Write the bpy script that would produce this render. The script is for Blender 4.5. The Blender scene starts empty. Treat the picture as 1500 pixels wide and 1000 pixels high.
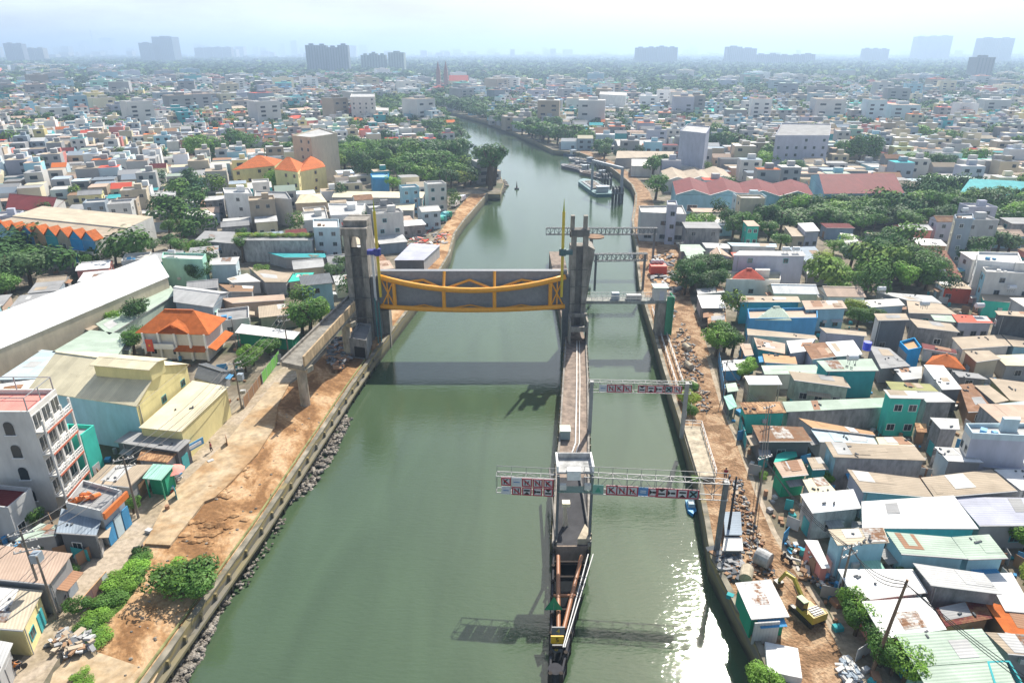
import bpy, bmesh, math, random
from mathutils import Vector, Matrix
R = math.radians
rnd = random.Random(7)
# ---------------- camera, sky, sun, exposure ----------------
PITCH, CAMH, LENS = 22.9, 60.0, 24.0
scn = bpy.context.scene
col = scn.collection
cd = bpy.data.cameras.new('camera'); cam = bpy.data.objects.new('camera', cd); col.objects.link(cam)
cd.lens = LENS; cd.sensor_width = 36; cd.clip_end = 60000; cd.clip_start = .5
cam.location = (0, 0, CAMH); cam.rotation_euler = (R(90 - PITCH), 0, 0)
scn.camera = cam
SUN_EL, SUN_AZ = 46.0, 22.0          # azimuth measured from +Y towards +X
w = bpy.data.worlds.new('World'); scn.world = w; w.use_nodes = True
nt = w.node_tree; N = nt.nodes; L = nt.links
bg = N['Background']; sky = N.new('ShaderNodeTexSky'); sky.sky_type = 'NISHITA'
sky.sun_disc = False; sky.sun_elevation = R(SUN_EL); sky.sun_rotation = R(SUN_AZ)
sky.air_density = 1.3; sky.dust_density = 2.2; sky.ozone_density = 1.5
tc = N.new('ShaderNodeTexCoord'); mp = N.new('ShaderNodeMapping'); mp.inputs['Scale'].default_value = (1, 1, 5)
nz = N.new('ShaderNodeTexNoise'); nz.inputs['Scale'].default_value = 3.2; nz.inputs['Detail'].default_value = 7
nz.inputs['Roughness'].default_value = .55
rp = N.new('ShaderNodeMapRange'); rp.inputs[1].default_value = .36; rp.inputs[2].default_value = .64
mx = N.new('ShaderNodeMix'); mx.data_type = 'RGBA'; mx.inputs[7].default_value = (9.6, 10, 10.7, 1)
sz = N.new('ShaderNodeSeparateXYZ'); hz = N.new('ShaderNodeMapRange'); hz.inputs[1].default_value = .05; hz.inputs[2].default_value = .32; hz.inputs[3].default_value = 1; hz.inputs[4].default_value = .1
cm_ = N.new('ShaderNodeMath'); cm_.operation = 'MULTIPLY'
L.new(tc.outputs['Generated'], mp.inputs[0]); L.new(mp.outputs[0], nz.inputs['Vector']); L.new(nz.outputs[0], rp.inputs[0])
L.new(tc.outputs['Generated'], sz.inputs[0]); L.new(sz.outputs[2], hz.inputs[0]); L.new(hz.outputs[0], cm_.inputs[0]); L.new(rp.outputs[0], cm_.inputs[1]); L.new(cm_.outputs[0], mx.inputs[0]); L.new(sky.outputs[0], mx.inputs[6]); L.new(mx.outputs[2], bg.inputs[0])
bg.inputs[1].default_value = .08
sd = bpy.data.lights.new('sun', 'SUN'); sd.energy = 5.0; sd.angle = R(.6); sd.color = (1, .94, .84)
so = bpy.data.objects.new('sun', sd); col.objects.link(so)
so.rotation_euler = (R(90 - SUN_EL), 0, R(180 - SUN_AZ))
S2 = Vector((math.sin(R(SUN_AZ)) * math.cos(R(SUN_EL)), math.cos(R(SUN_AZ)) * math.cos(R(SUN_EL)), math.sin(R(SUN_EL))))
so.rotation_euler = S2.to_track_quat('Z', 'Y').to_euler(); so.location = (0, 0, 300)
scn.view_settings.view_transform = 'Standard'; scn.view_settings.look = 'None'
scn.view_settings.exposure = 0.78; scn.view_settings.gamma = 1
# ---------------- survey: picture measurements to ground co-ordinates ----------------
cp, sp_ = math.cos(R(PITCH)), math.sin(R(PITCH)); F = LENS / 36 * 1500
def ray(px, py):
    u, v = (px - 750) / F, (500 - py) / F
    return Vector((u, cp + v * sp_, -sp_ + v * cp))
def G(px, py, z=2.8):
    r = ray(px, py); t = (z - CAMH) / r.z
    return Vector((r.x * t, r.y * t, z))
def WY(px, py, Y):
    r = ray(px, py); t = Y / r.y
    return Vector((r.x * t, Y, CAMH + r.z * t))
def pix(p):
    d = p[1] * cp + (CAMH - p[2]) * sp_
    return 750 + p[0] / d * F, 500 - F * (p[1] * sp_ - (CAMH - p[2]) * cp) / d
GZ = 2.8                              # street level above the water
# ---------------- materials ----------------
MC = {}
def nmat(name):
    m = bpy.data.materials.new(name); m.use_nodes = True
    return m, m.node_tree.nodes, m.node_tree.links, m.node_tree.nodes['Principled BSDF']
def objmat(name, rough=.85, stain=.35, scale=.6, spec=.3, stripes=0, bump=.0, streak=False, rust=0, src='obj', metal=0, tint=None, cells=0):
    """surface whose colour comes from the object's own colour, with stains, ribs and dirt"""
    if name in MC: return MC[name]
    m, N, L, b = nmat(name)
    if src == 'obj':
        oi = N.new('ShaderNodeObjectInfo'); c = oi.outputs['Color']
    elif src == 'att':
        at = N.new('ShaderNodeAttribute'); at.attribute_name = 'Col'; c = at.outputs['Color']
    else:
        rg = N.new('ShaderNodeRGB'); rg.outputs[0].default_value = (*tint, 1); c = rg.outputs[0]
    ge = N.new('ShaderNodeNewGeometry'); n1 = N.new('ShaderNodeTexNoise'); n1.inputs['Scale'].default_value = scale
    n1.inputs['Detail'].default_value = 6; n1.inputs['Roughness'].default_value = .65
    vec = ge.outputs['Position']
    if streak:
        ma = N.new('ShaderNodeMapping'); ma.inputs['Scale'].default_value = (1.1, 1.1, .42); L.new(vec, ma.inputs[0]); vec = ma.outputs[0]
    L.new(vec, n1.inputs['Vector'])
    r = N.new('ShaderNodeMapRange'); r.inputs[1].default_value = .3; r.inputs[2].default_value = .72
    r.inputs[3].default_value = 1 - stain; r.inputs[4].default_value = 1.08; L.new(n1.outputs[0], r.inputs[0])
    mu = N.new('ShaderNodeVectorMath'); mu.operation = 'SCALE'; L.new(c, mu.inputs[0]); L.new(r.outputs[0], mu.inputs['Scale'])
    out = mu.outputs[0]; h = None
    if stripes:
        uv = N.new('ShaderNodeUVMap'); uv.uv_map = 'UVMap'
        wv = N.new('ShaderNodeTexWave'); wv.wave_type = 'BANDS'; wv.bands_direction = 'X'; wv.wave_profile = 'SIN'
        wv.inputs['Scale'].default_value = .314 / stripes
        L.new(uv.outputs[0], wv.inputs['Vector'])
        r2 = N.new('ShaderNodeMapRange'); r2.inputs[1].default_value = .0; r2.inputs[2].default_value = .25
        r2.inputs[3].default_value = .88; r2.inputs[4].default_value = 1; L.new(wv.outputs['Fac'], r2.inputs[0])
        m2 = N.new('ShaderNodeVectorMath'); m2.operation = 'SCALE'; L.new(out, m2.inputs[0]); L.new(r2.outputs[0], m2.inputs['Scale'])
        # each metal sheet a little different from the next one
        sx = N.new('ShaderNodeVectorMath'); sx.operation = 'MULTIPLY'; sx.inputs[1].default_value = (1 / 1.05, 1 / 6., 0); L.new(uv.outputs[0], sx.inputs[0])
        fl = N.new('ShaderNodeVectorMath'); fl.operation = 'FLOOR'; L.new(sx.outputs[0], fl.inputs[0])
        wn = N.new('ShaderNodeTexWhiteNoise'); oi2 = N.new('ShaderNodeObjectInfo'); ad = N.new('ShaderNodeVectorMath'); ad.operation = 'ADD'
        L.new(fl.outputs[0], ad.inputs[0]); L.new(oi2.outputs['Random'], ad.inputs[1]); L.new(ad.outputs[0], wn.inputs[0])
        r3 = N.new('ShaderNodeMapRange'); r3.inputs[3].default_value = .88; r3.inputs[4].default_value = 1.03; L.new(wn.outputs['Value'], r3.inputs[0])
        m3 = N.new('ShaderNodeVectorMath'); m3.operation = 'SCALE'; L.new(m2.outputs[0], m3.inputs[0]); L.new(r3.outputs[0], m3.inputs['Scale'])
        out = m3.outputs[0]; h = wv.outputs['Fac']
    if rust:
        n2 = N.new('ShaderNodeTexNoise'); n2.inputs['Scale'].default_value = .9; n2.inputs['Detail'].default_value = 8; n2.inputs['Roughness'].default_value = .7
        L.new(ge.outputs['Position'], n2.inputs['Vector'])
        r4 = N.new('ShaderNodeMapRange'); r4.inputs[1].default_value = 1 - rust; r4.inputs[2].default_value = 1.12 - rust; L.new(n2.outputs[0], r4.inputs[0])
        mr = N.new('ShaderNodeMix'); mr.data_type = 'RGBA'; mr.inputs[7].default_value = (.2, .1, .05, 1)
        L.new(r4.outputs[0], mr.inputs[0]); L.new(out, mr.inputs[6]); out = mr.outputs[2]
    L.new(out, b.inputs['Base Color'])
    b.inputs['Roughness'].default_value = rough; b.inputs['Specular IOR Level'].default_value = spec; b.inputs['Metallic'].default_value = metal
    if bump:
        bp = N.new('ShaderNodeBump'); bp.inputs['Strength'].default_value = bump; bp.inputs['Distance'].default_value = .06
        L.new(h if h is not None else n1.outputs[0], bp.inputs['Height']); L.new(bp.outputs[0], b.inputs['Normal'])
    MC[name] = m; return m
M_wall = objmat('painted plaster', .9, .2, .55, streak=True)
M_conc = objmat('weathered concrete', .92, .6, .9, streak=True, bump=.2)
M_tin = objmat('ribbed metal sheet', .7, .22, .28, .13, stripes=.35, bump=.3, rust=.31)
M_rust = objmat('rusty metal sheet', .8, .5, .5, .2, stripes=.35, bump=.4, rust=.56)
M_tile = objmat('clay roof tiles', .8, .3, .9, .2, stripes=.12, bump=.6)
M_flat = objmat('flat roof screed', .92, .5, .35, .2, rust=.3)
M_paint = objmat('painted steel', .45, .25, 1.5, .5, rust=.33)
M_plain = objmat('plain painted metal', .5, .12, 2, .5)
M_cloth = objmat('cloth', .95, .15, 3, .1)
M_leaf_far = objmat('far foliage', .9, .3, .05, .1, src='att')
M_far = objmat('far plaster', .9, .2, .04, .2, src='att')
def leafmat():
    m, N, L, b = nmat('leaves')
    oi = N.new('ShaderNodeObjectInfo'); ge = N.new('ShaderNodeNewGeometry')
    n = N.new('ShaderNodeTexNoise'); n.inputs['Scale'].default_value = .45; n.inputs['Detail'].default_value = 4; L.new(ge.outputs['Position'], n.inputs['Vector'])
    r = N.new('ShaderNodeMapRange'); r.inputs[1].default_value = .3; r.inputs[2].default_value = .7; r.inputs[3].default_value = .55; r.inputs[4].default_value = 1.6; L.new(n.outputs[0], r.inputs[0])
    wn = N.new('ShaderNodeMapRange'); wn.inputs[3].default_value = .8; wn.inputs[4].default_value = 1.25; L.new(ge.outputs['Random Per Island'], wn.inputs[0])
    a = N.new('ShaderNodeVectorMath'); a.operation = 'SCALE'; L.new(oi.outputs['Color'], a.inputs[0]); L.new(r.outputs[0], a.inputs['Scale'])
    c = N.new('ShaderNodeVectorMath'); c.operation = 'SCALE'; L.new(a.outputs[0], c.inputs[0]); L.new(wn.outputs[0], c.inputs['Scale'])
    L.new(c.outputs[0], b.inputs['Base Color']); b.inputs['Roughness'].default_value = .6; b.inputs['Specular IOR Level'].default_value = .25
    t = N.new('ShaderNodeBsdfTranslucent'); L.new(c.outputs[0], t.inputs[0]); mxs = N.new('ShaderNodeMixShader'); mxs.inputs[0].default_value = .35
    L.new(b.outputs[0], mxs.inputs[1]); L.new(t.outputs[0], mxs.inputs[2]); L.new(mxs.outputs[0], N['Material Output'].inputs[0])
    return m
M_leaf = leafmat()
M_bark = objmat('bark', .95, .4, 3, .1, src='rgb', tint=(.12, .09, .06))
def glassmat():
    m, N, L, b = nmat('window glass'); b.inputs['Base Color'].default_value = (.035, .045, .05, 1)
    b.inputs['Roughness'].default_value = .12; b.inputs['Specular IOR Level'].default_value = .6; return m
M_glass = glassmat()
def groundmat(name, cols, scale, rough=.95, bump=.3, d2=None, mid=(.42, .58), aniso=None):
    m, N, L, b = nmat(name); ge = N.new('ShaderNodeNewGeometry')
    n = N.new('ShaderNodeTexNoise'); n.inputs['Scale'].default_value = scale; n.inputs['Detail'].default_value = 9; n.inputs['Roughness'].default_value = .68
    n.inputs['Distortion'].default_value = .6
    if aniso:
        mp_ = N.new('ShaderNodeMapping'); mp_.vector_type = 'TEXTURE'; mp_.inputs['Rotation'].default_value = (0, 0, aniso[0]); mp_.inputs['Scale'].default_value = (1 / aniso[1], 1, 1); L.new(ge.outputs['Position'], mp_.inputs[0]); L.new(mp_.outputs[0], n.inputs['Vector'])
    else: L.new(ge.outputs['Position'], n.inputs['Vector'])
    cr = N.new('ShaderNodeValToRGB'); e = cr.color_ramp.elements
    e[0].position = mid[0]; e[1].position = mid[1]; e[0].color = (*cols[0], 1); e[1].color = (*cols[1], 1)
    if len(cols) > 2:
        x = cr.color_ramp.elements.new((mid[0] + mid[1]) / 2); x.color = (*cols[2], 1)
    L.new(n.outputs[0], cr.inputs[0])
    n2 = N.new('ShaderNodeTexNoise'); n2.inputs['Scale'].default_value = scale * 9; n2.inputs['Detail'].default_value = 6; L.new(ge.outputs['Position'], n2.inputs['Vector'])
    r = N.new('ShaderNodeMapRange'); r.inputs[1].default_value = .3; r.inputs[2].default_value = .7; r.inputs[3].default_value = .7; r.inputs[4].default_value = 1.15; L.new(n2.outputs[0], r.inputs[0])
    a = N.new('ShaderNodeVectorMath'); a.operation = 'SCALE'; L.new(cr.outputs[0], a.inputs[0]); L.new(r.outputs[0], a.inputs['Scale'])
    L.new(a.outputs[0], b.inputs['Base Color']); b.inputs['Roughness'].default_value = rough; b.inputs['Specular IOR Level'].default_value = .2
    bp = N.new('ShaderNodeBump'); bp.inputs['Strength'].default_value = bump; bp.inputs['Distance'].default_value = .3
    L.new(n2.outputs[0], bp.inputs['Height']); L.new(bp.outputs[0], b.inputs['Normal']); return m
M_ground = groundmat('town ground', [(.09, .1, .06), (.26, .23, .18), (.18, .15, .11)], .06)
M_dirt = groundmat('orange earth', [(.22, .115, .05), (.5, .34, .2), (.38, .22, .105)], .2, bump=.35, aniso=(R(-57), .55))
M_dirt2 = groundmat('churned earth', [(.2, .12, .065), (.42, .29, .18), (.3, .18, .1)], .35, bump=.9)
M_alley = groundmat('dusty concrete lane', [(.32, .26, .18), (.42, .35, .27)], .2, bump=.15)
M_slab = groundmat('sandy concrete slab', [(.36, .23, .12), (.46, .36, .24), (.42, .31, .19)], .12, bump=.15)
M_grass = groundmat('grass', [(.05, .1, .015), (.12, .2, .04)], .5, bump=.8)
M_rock = groundmat('bank rubble', [(.17, .15, .125), (.42, .38, .33)], 1.2, bump=.9)
def bankmat():
    m, N, L, b = nmat('stained quay concrete'); ge = N.new('ShaderNodeNewGeometry'); sx = N.new('ShaderNodeSeparateXYZ'); L.new(ge.outputs['Position'], sx.inputs[0])
    ma = N.new('ShaderNodeMapping'); ma.inputs['Scale'].default_value = (.35, .35, 1.2); L.new(ge.outputs['Position'], ma.inputs[0])
    n = N.new('ShaderNodeTexNoise'); n.inputs['Scale'].default_value = 1; n.inputs['Detail'].default_value = 7; L.new(ma.outputs[0], n.inputs['Vector'])
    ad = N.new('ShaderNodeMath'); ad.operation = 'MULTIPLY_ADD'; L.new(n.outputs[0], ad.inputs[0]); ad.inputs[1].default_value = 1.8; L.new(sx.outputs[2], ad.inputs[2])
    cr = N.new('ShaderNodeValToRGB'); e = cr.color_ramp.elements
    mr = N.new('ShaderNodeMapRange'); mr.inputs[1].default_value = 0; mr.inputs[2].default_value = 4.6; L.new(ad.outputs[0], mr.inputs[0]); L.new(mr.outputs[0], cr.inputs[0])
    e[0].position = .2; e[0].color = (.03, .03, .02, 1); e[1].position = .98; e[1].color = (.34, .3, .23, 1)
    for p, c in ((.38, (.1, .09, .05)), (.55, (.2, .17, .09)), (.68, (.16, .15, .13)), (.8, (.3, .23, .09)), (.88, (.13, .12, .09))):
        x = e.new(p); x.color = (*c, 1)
    L.new(cr.outputs[0], b.inputs['Base Color']); b.inputs['Roughness'].default_value = .9; return m
M_bank = bankmat()
def watermat():
    m, N, L, b = nmat('turbid river water'); ge = N.new('ShaderNodeNewGeometry')
    n0 = N.new('ShaderNodeTexNoise'); n0.inputs['Scale'].default_value = .012; n0.inputs['Detail'].default_value = 3; L.new(ge.outputs['Position'], n0.inputs['Vector'])
    cr = N.new('ShaderNodeValToRGB'); e = cr.color_ramp.elements; e[0].position = .35; e[0].color = (.05, .084, .042, 1); e[1].position = .65; e[1].color = (.066, .1, .058, 1)
    L.new(n0.outputs[0], cr.inputs[0]); ms = N.new('ShaderNodeMapping'); ms.inputs['Scale'].default_value = (.12, .022, 1); ms.inputs['Rotation'].default_value = (0, 0, .06); L.new(ge.outputs['Position'], ms.inputs[0])
    ns = N.new('ShaderNodeTexNoise'); ns.inputs['Scale'].default_value = 1; ns.inputs['Detail'].default_value = 6; ns.inputs['Distortion'].default_value = 1.2; L.new(ms.outputs[0], ns.inputs['Vector'])
    rs = N.new('ShaderNodeMapRange'); rs.inputs[1].default_value = .35; rs.inputs[2].default_value = .68; rs.inputs[3].default_value = .9; rs.inputs[4].default_value = 1.1; L.new(ns.outputs[0], rs.inputs[0])
    vs_ = N.new('ShaderNodeVectorMath'); vs_.operation = 'SCALE'; L.new(cr.outputs[0], vs_.inputs[0]); L.new(rs.outputs[0], vs_.inputs['Scale']); L.new(vs_.outputs[0], b.inputs['Base Color'])
    b.inputs['Roughness'].default_value = .035; b.inputs['IOR'].default_value = 1.56; b.inputs['Specular IOR Level'].default_value = .5
    h = None
    for sc, st, mps in ((.8, .34, (.4, 1.4, 1)), (2.0, .42, (.5, 1.3, 1)), (.25, .12, (.3, 1.2, 1))):
        ma = N.new('ShaderNodeMapping'); ma.inputs['Scale'].default_value = mps; L.new(ge.outputs['Position'], ma.inputs[0])
        n = N.new('ShaderNodeTexNoise'); n.inputs['Scale'].default_value = sc; n.inputs['Detail'].default_value = 4; n.inputs['Distortion'].default_value = .3; L.new(ma.outputs[0], n.inputs['Vector'])
        mu = N.new('ShaderNodeMath'); mu.operation = 'MULTIPLY'; mu.inputs[1].default_value = st; L.new(n.outputs[0], mu.inputs[0])
        if h is None: h = mu.outputs[0]
        else:
            ad = N.new('ShaderNodeMath'); ad.operation = 'ADD'; L.new(h, ad.inputs[0]); L.new(mu.outputs[0], ad.inputs[1]); h = ad.outputs[0]
    bp = N.new('ShaderNodeBump'); bp.inputs['Strength'].default_value = .15; bp.inputs['Distance'].default_value = .4
    L.new(h, bp.inputs['Height']); L.new(bp.outputs[0], b.inputs['Normal']); return m
M_water = watermat()
# ---------------- palette (key: words, colour) ----------------
PAL = {
 'wh': ('white', (.8, .79, .77)), 'ow': ('off-white', (.66, .64, .6)), 'cr': ('cream', (.66, .6, .44)), 'lg': ('light grey', (.5, .5, .49)),
 'gr': ('grey', (.33, .33, .33)), 'dg': ('dark grey', (.14, .15, .16)), 'tn': ('tan', (.42, .35, .27)), 'pt': ('pinkish tan', (.5, .38, .3)),
 'br': ('brown', (.3, .19, .12)), 'ot': ('orange-tan', (.52, .32, .18)), 'mr': ('maroon', (.16, .035, .035)), 'rd': ('red', (.6, .12, .08)),
 'or': ('orange', (.56, .165, .055)), 'pk': ('pink', (.7, .3, .26)), 'ye': ('pale yellow', (.68, .6, .32)), 'mg': ('pale green', (.42, .5, .42)),
 'mi': ('mint green', (.34, .58, .48)), 'te': ('teal', (.07, .34, .36)), 'tq': ('turquoise', (.08, .5, .4)), 'gn': ('green', (.04, .3, .18)),
 'lb': ('light blue', (.32, .52, .6)), 'bl': ('blue', (.1, .3, .52)), 'db': ('bright blue', (.02, .3, .6)), 'pb': ('pale blue', (.5, .6, .64)),
 'li': ('lilac grey', (.46, .47, .54)), 'bg': ('beige', (.55, .48, .37)), 'ru': ('rust-brown', (.34, .2, .13)), 'og': ('olive', (.3, .3, .14)),
 'bs': ('blue-grey', (.3, .35, .4))}
def vivid(c, k=1.1):
    m = sum(c) / 3; return tuple(max(.01, min(.82, m + (v - m) * k)) for v in c)
PAL = {k: (n, vivid(c)) for k, (n, c) in PAL.items()}
def pc(k): return (*PAL[k][1], 1)
# ---------------- mesh builder ----------------
class MB:
    def __init__(s): s.v = []; s.f = []; s.uv = None
    def quad(s, *p):
        n = len(s.v); s.v += [tuple(q) for q in p]; s.f.append(tuple(range(n, n + len(p)))); return s
    def box(s, c, d, rz=0, rx=0, ry=0):
        m = Matrix.Rotation(rz, 3, 'Z') @ Matrix.Rotation(rx, 3, 'X') @ Matrix.Rotation(ry, 3, 'Y'); n = len(s.v); c = Vector(c)
        for x in (-.5, .5):
            for y in (-.5, .5):
                for z in (-.5, .5): s.v.append(tuple(c + m @ Vector((x * d[0], y * d[1], z * d[2]))))
        for f in ((0, 1, 3, 2), (4, 6, 7, 5), (0, 4, 5, 1), (2, 3, 7, 6), (0, 2, 6, 4), (1, 5, 7, 3)): s.f.append(tuple(n + i for i in f))
        return s
    def prism(s, poly, z0, z1, cap=True):
        """poly: list of (x,y[,..]); z0/z1 number or list per vertex"""
        n = len(s.v); k = len(poly)
        a = z0 if isinstance(z0, (list, tuple)) else [z0] * k; b = z1 if isinstance(z1, (list, tuple)) else [z1] * k
        s.v += [(p[0], p[1], a[i]) for i, p in enumerate(poly)] + [(p[0], p[1], b[i]) for i, p in enumerate(poly)]
        for i in range(k):
            j = (i + 1) % k; s.f.append((n + i, n + j, n + k + j, n + k + i))
        if cap: s.f.append(tuple(n + k + i for i in range(k))); s.f.append(tuple(n + i for i in reversed(range(k))))
        return s
    def bar(s, p, q, w=.1, h=None, up=(0, 0, 1)):
        p, q = Vector(p), Vector(q); d = (q - p); l = d.length
        if l < 1e-6: return s
        d.normalize(); u = Vector(up)
        if abs(d.dot(u)) > .98: u = Vector((1, 0, 0))
        a = d.cross(u).normalized() * (w / 2); b = a.cross(d).normalized() * ((h or w) / 2); n = len(s.v)
        for e in (p, q):
            for x, y in ((-1, -1), (1, -1), (1, 1), (-1, 1)): s.v.append(tuple(e + a * x + b * y))
        for i in range(4): j = (i + 1) % 4; s.f.append((n + i, n + j, n + 4 + j, n + 4 + i))
        s.f.append((n + 3, n + 2, n + 1, n)); s.f.append((n + 4, n + 5, n + 6, n + 7)); return s
    def tube(s, pts, r, k=8, r2=None):
        pts = [Vector(p) for p in pts]; n0 = len(s.v); m = len(pts)
        for i, p in enumerate(pts):
            d = (pts[min(i + 1, m - 1)] - pts[max(i - 1, 0)]).normalized(); u = Vector((0, 0, 1)) if abs(d.z) < .95 else Vector((1, 0, 0))
            a = d.cross(u).normalized(); b = a.cross(d); rr = r + ((r2 - r) * i / (m - 1) if r2 is not None else 0)
            for j in range(k):
                t = 2 * math.pi * j / k; s.v.append(tuple(p + a * math.cos(t) * rr + b * math.sin(t) * rr))
        for i in range(m - 1):
            for j in range(k):
                j2 = (j + 1) % k; s.f.append((n0 + i * k + j, n0 + i * k + j2, n0 + (i + 1) * k + j2, n0 + (i + 1) * k + j))
        s.f.append(tuple(n0 + j for j in reversed(range(k)))); s.f.append(tuple(n0 + (m - 1) * k + j for j in range(k))); return s
    def blob(s, c, r, seed=0, jit=.2, sub=1):
        rr = random.Random(seed); bm = bmesh.new(); bmesh.ops.create_icosphere(bm, subdivisions=sub, radius=1); n = len(s.v)
        for v in bm.verts:
            k = 1 + rr.uniform(-jit, jit); s.v.append((c[0] + v.co.x * r[0] * k, c[1] + v.co.y * r[1] * k, c[2] + v.co.z * r[2] * k))
        for f in bm.faces: s.f.append(tuple(n + v.index for v in f.verts))
        bm.free(); return s
    def mesh(s, name, org=(0, 0, 0), mat=None, uvdir=None, smooth=False):
        me = bpy.data.meshes.new(name); ox, oy, oz = org
        me.from_pydata([(x - ox, y - oy, z - oz) for x, y, z in s.v], [], s.f)
        if uvdir is not None:
            A, e = uvdir; uvl = me.uv_layers.new(name='UVMap'); li = me.loops; q = (-e[1], e[0])
            for i, lp in enumerate(li):
                x, y, z = s.v[lp.vertex_index]; dx, dy = x - A[0], y - A[1]
                uvl.data[i].uv = (dx * q[0] + dy * q[1] + 50, dx * e[0] + dy * e[1] + 50)
        if smooth: me.polygons.foreach_set('use_smooth', [True] * len(me.polygons))
        if mat: me.materials.append(mat)
        me.update(); return me
    def part(s, name, mat, parent=None, color=None, uvdir=None, smooth=False, label=None):
        org = parent['org'] if parent is not None and 'org' in parent else (0, 0, 0)
        o = bpy.data.objects.new(name, s.mesh(name, org, mat, uvdir, smooth)); col.objects.link(o)
        if parent is not None:
            if 'org' not in parent: pass
            o.parent = parent
        if color: o.color = color
        if label: o['label'] = label
        return o
THINGS = []
def thing(name, label, cat, loc, group=None):
    o = bpy.data.objects.new(name, None); col.objects.link(o); o.location = loc; o.empty_display_size = .5
    o['org'] = tuple(loc); o['category'] = cat
    if label: o['label'] = label
    if group: o['group'] = group
    THINGS.append(o); return o
def subpart(mb, name, mat, parent, color=None, uvdir=None, root=None, label=None):
    """child of a part (part objects sit at their thing's base)"""
    o = bpy.data.objects.new(name, mb.mesh(name, root['org'], mat, uvdir)); col.objects.link(o); o.parent = parent
    if color: o.color = color
    if label: o['label'] = label
    return o
def single(name, mb, mat, label, cat, group=None, color=None, uvdir=None, loc=None, smooth=False):
    if loc is None:
        xs = [v[0] for v in mb.v]; ys = [v[1] for v in mb.v]; zs = [v[2] for v in mb.v]
        loc = ((min(xs) + max(xs)) / 2, (min(ys) + max(ys)) / 2, min(zs))
    o = bpy.data.objects.new(name, mb.mesh(name, loc, mat, uvdir, smooth)); col.objects.link(o); o.location = loc
    o['label'] = label; o['category'] = cat
    if group: o['group'] = group
    if color: o.color = color
    return o
def struct(name, mb, mat, color=None, kind='structure', label=None, cat=None):
    o = bpy.data.objects.new(name, mb.mesh(name, (0, 0, 0), mat)); col.objects.link(o); o['kind'] = kind
    o['label'] = label or name.replace('_', ' '); o['category'] = cat or name.split('_')[-1]
    if color: o.color = color
    return o
def copy_tree(o, parent=None):
    c = o.copy(); col.objects.link(c)
    if parent is not None: c.parent = parent
    for ch in o.children: copy_tree(ch, c)
    return c
def inpoly(x, y, poly):
    c = False; j = len(poly) - 1
    for i in range(len(poly)):
        xi, yi = poly[i][0], poly[i][1]; xj, yj = poly[j][0], poly[j][1]
        if (yi > y) != (yj > y) and x < (xj - xi) * (y - yi) / (yj - yi) + xi: c = not c
        j = i
    return c
# ---------------- river, ground, lanes ----------------
LB = [(60, 1220), (140, 1106), (215, 1000), (333, 836), (381, 769), (449, 666), (485, 612), (515, 566), (553, 512), (600, 452), (645, 395), (659, 372), (667, 341), (680, 323), (700, 300), (715, 283),
      (733, 283), (738, 268), (733, 256), (715, 250), (698, 250), (683, 246), (680, 228), (676, 205), (672, 190), (658, 180), (647, 171), (634, 164)]
RB = [(648, 160), (673, 167), (713, 177), (747, 190), (783, 206), (810, 219), (848, 223), (871, 232), (898, 248), (912, 259), (925, 270), (931, 284), (930, 300), (926, 322), (927, 337), (932, 360), (933, 385), (937, 420),
      (946, 452), (958, 490), (972, 540), (996, 618), (1021, 701), (1032, 760), (1041, 816), (1077, 887), (1108, 944), (1131, 1000), (1180, 1090), (1240, 1220)]
WT = 3.25
lbw = [G(x, y, WT) for x, y in LB]; rbw = [G(x, y, WT) for x, y in RB]
river = [(p.x, p.y) for p in lbw + rbw]
gp = river + [(30000, rbw[-1].y - 5), (30000, 30000), (-30000, 30000), (-30000, lbw[0].y - 5)]
from mathutils.geometry import delaunay_2d_cdt
dv, de, df, _a, _b, _c = delaunay_2d_cdt([Vector(p) for p in gp], [], [list(range(len(gp)))], 1, 1e-4)
me = bpy.data.meshes.new('ground'); me.from_pydata([(v.x, v.y, GZ) for v in dv], [], [list(f) for f in df]); me.materials.append(M_ground)
for p in me.polygons:
    if p.normal.z < 0: p.flip()
o = bpy.data.objects.new('ground', me); col.objects.link(o); o['kind'] = 'structure'; o['label'] = 'bare town ground between the houses'; o['category'] = 'ground'
struct('river_water', MB().quad((-160, -20, 0), (200, -20, 0), (260, 1100, 0), (-300, 1100, 0)), M_water, label='green river water', cat='water')
def sheet(name, pts, mat, dz, label, th=0, z=GZ):
    w = [G(x, y, z) for x, y in pts]; b = MB()
    if th: b.prism([(p.x, p.y) for p in w], z - .3, z + th)
    else: b.quad(*[(p.x, p.y, z + dz) for p in w])
    bm = bmesh.new(); me = b.mesh(name, (0, 0, 0), mat); bm.from_mesh(me); bmesh.ops.triangulate(bm, faces=[f for f in bm.faces if len(f.verts) > 4]); bmesh.ops.recalc_face_normals(bm, faces=bm.faces)
    if not th:
        for f in bm.faces:
            if f.normal.z < 0: f.normal_flip()
    bm.to_mesh(me); bm.free()
    o = bpy.data.objects.new(name, me); col.objects.link(o); o['kind'] = 'structure'; o['label'] = label; o['category'] = name.split('_')[-1]
    return [(p.x, p.y) for p in w]
BAN = [river]
BAN.append(sheet('left_earth', [(40, 1040), (75, 1000), (120, 915), (205, 800), (250, 745), (320, 680), (400, 580), (450, 545), (520, 470), (560, 440), (598, 405), (640, 345), (668, 308), (690, 284), (714, 284), (699, 301), (679, 324), (666, 342), (658, 373), (644, 396), (599, 453), (552, 513), (514, 567), (484, 613), (448, 667), (380, 770), (332, 837), (214, 1001), (139, 1107), (100, 1107)], M_dirt, .004, 'orange earth beside the left river wall'))
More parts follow.
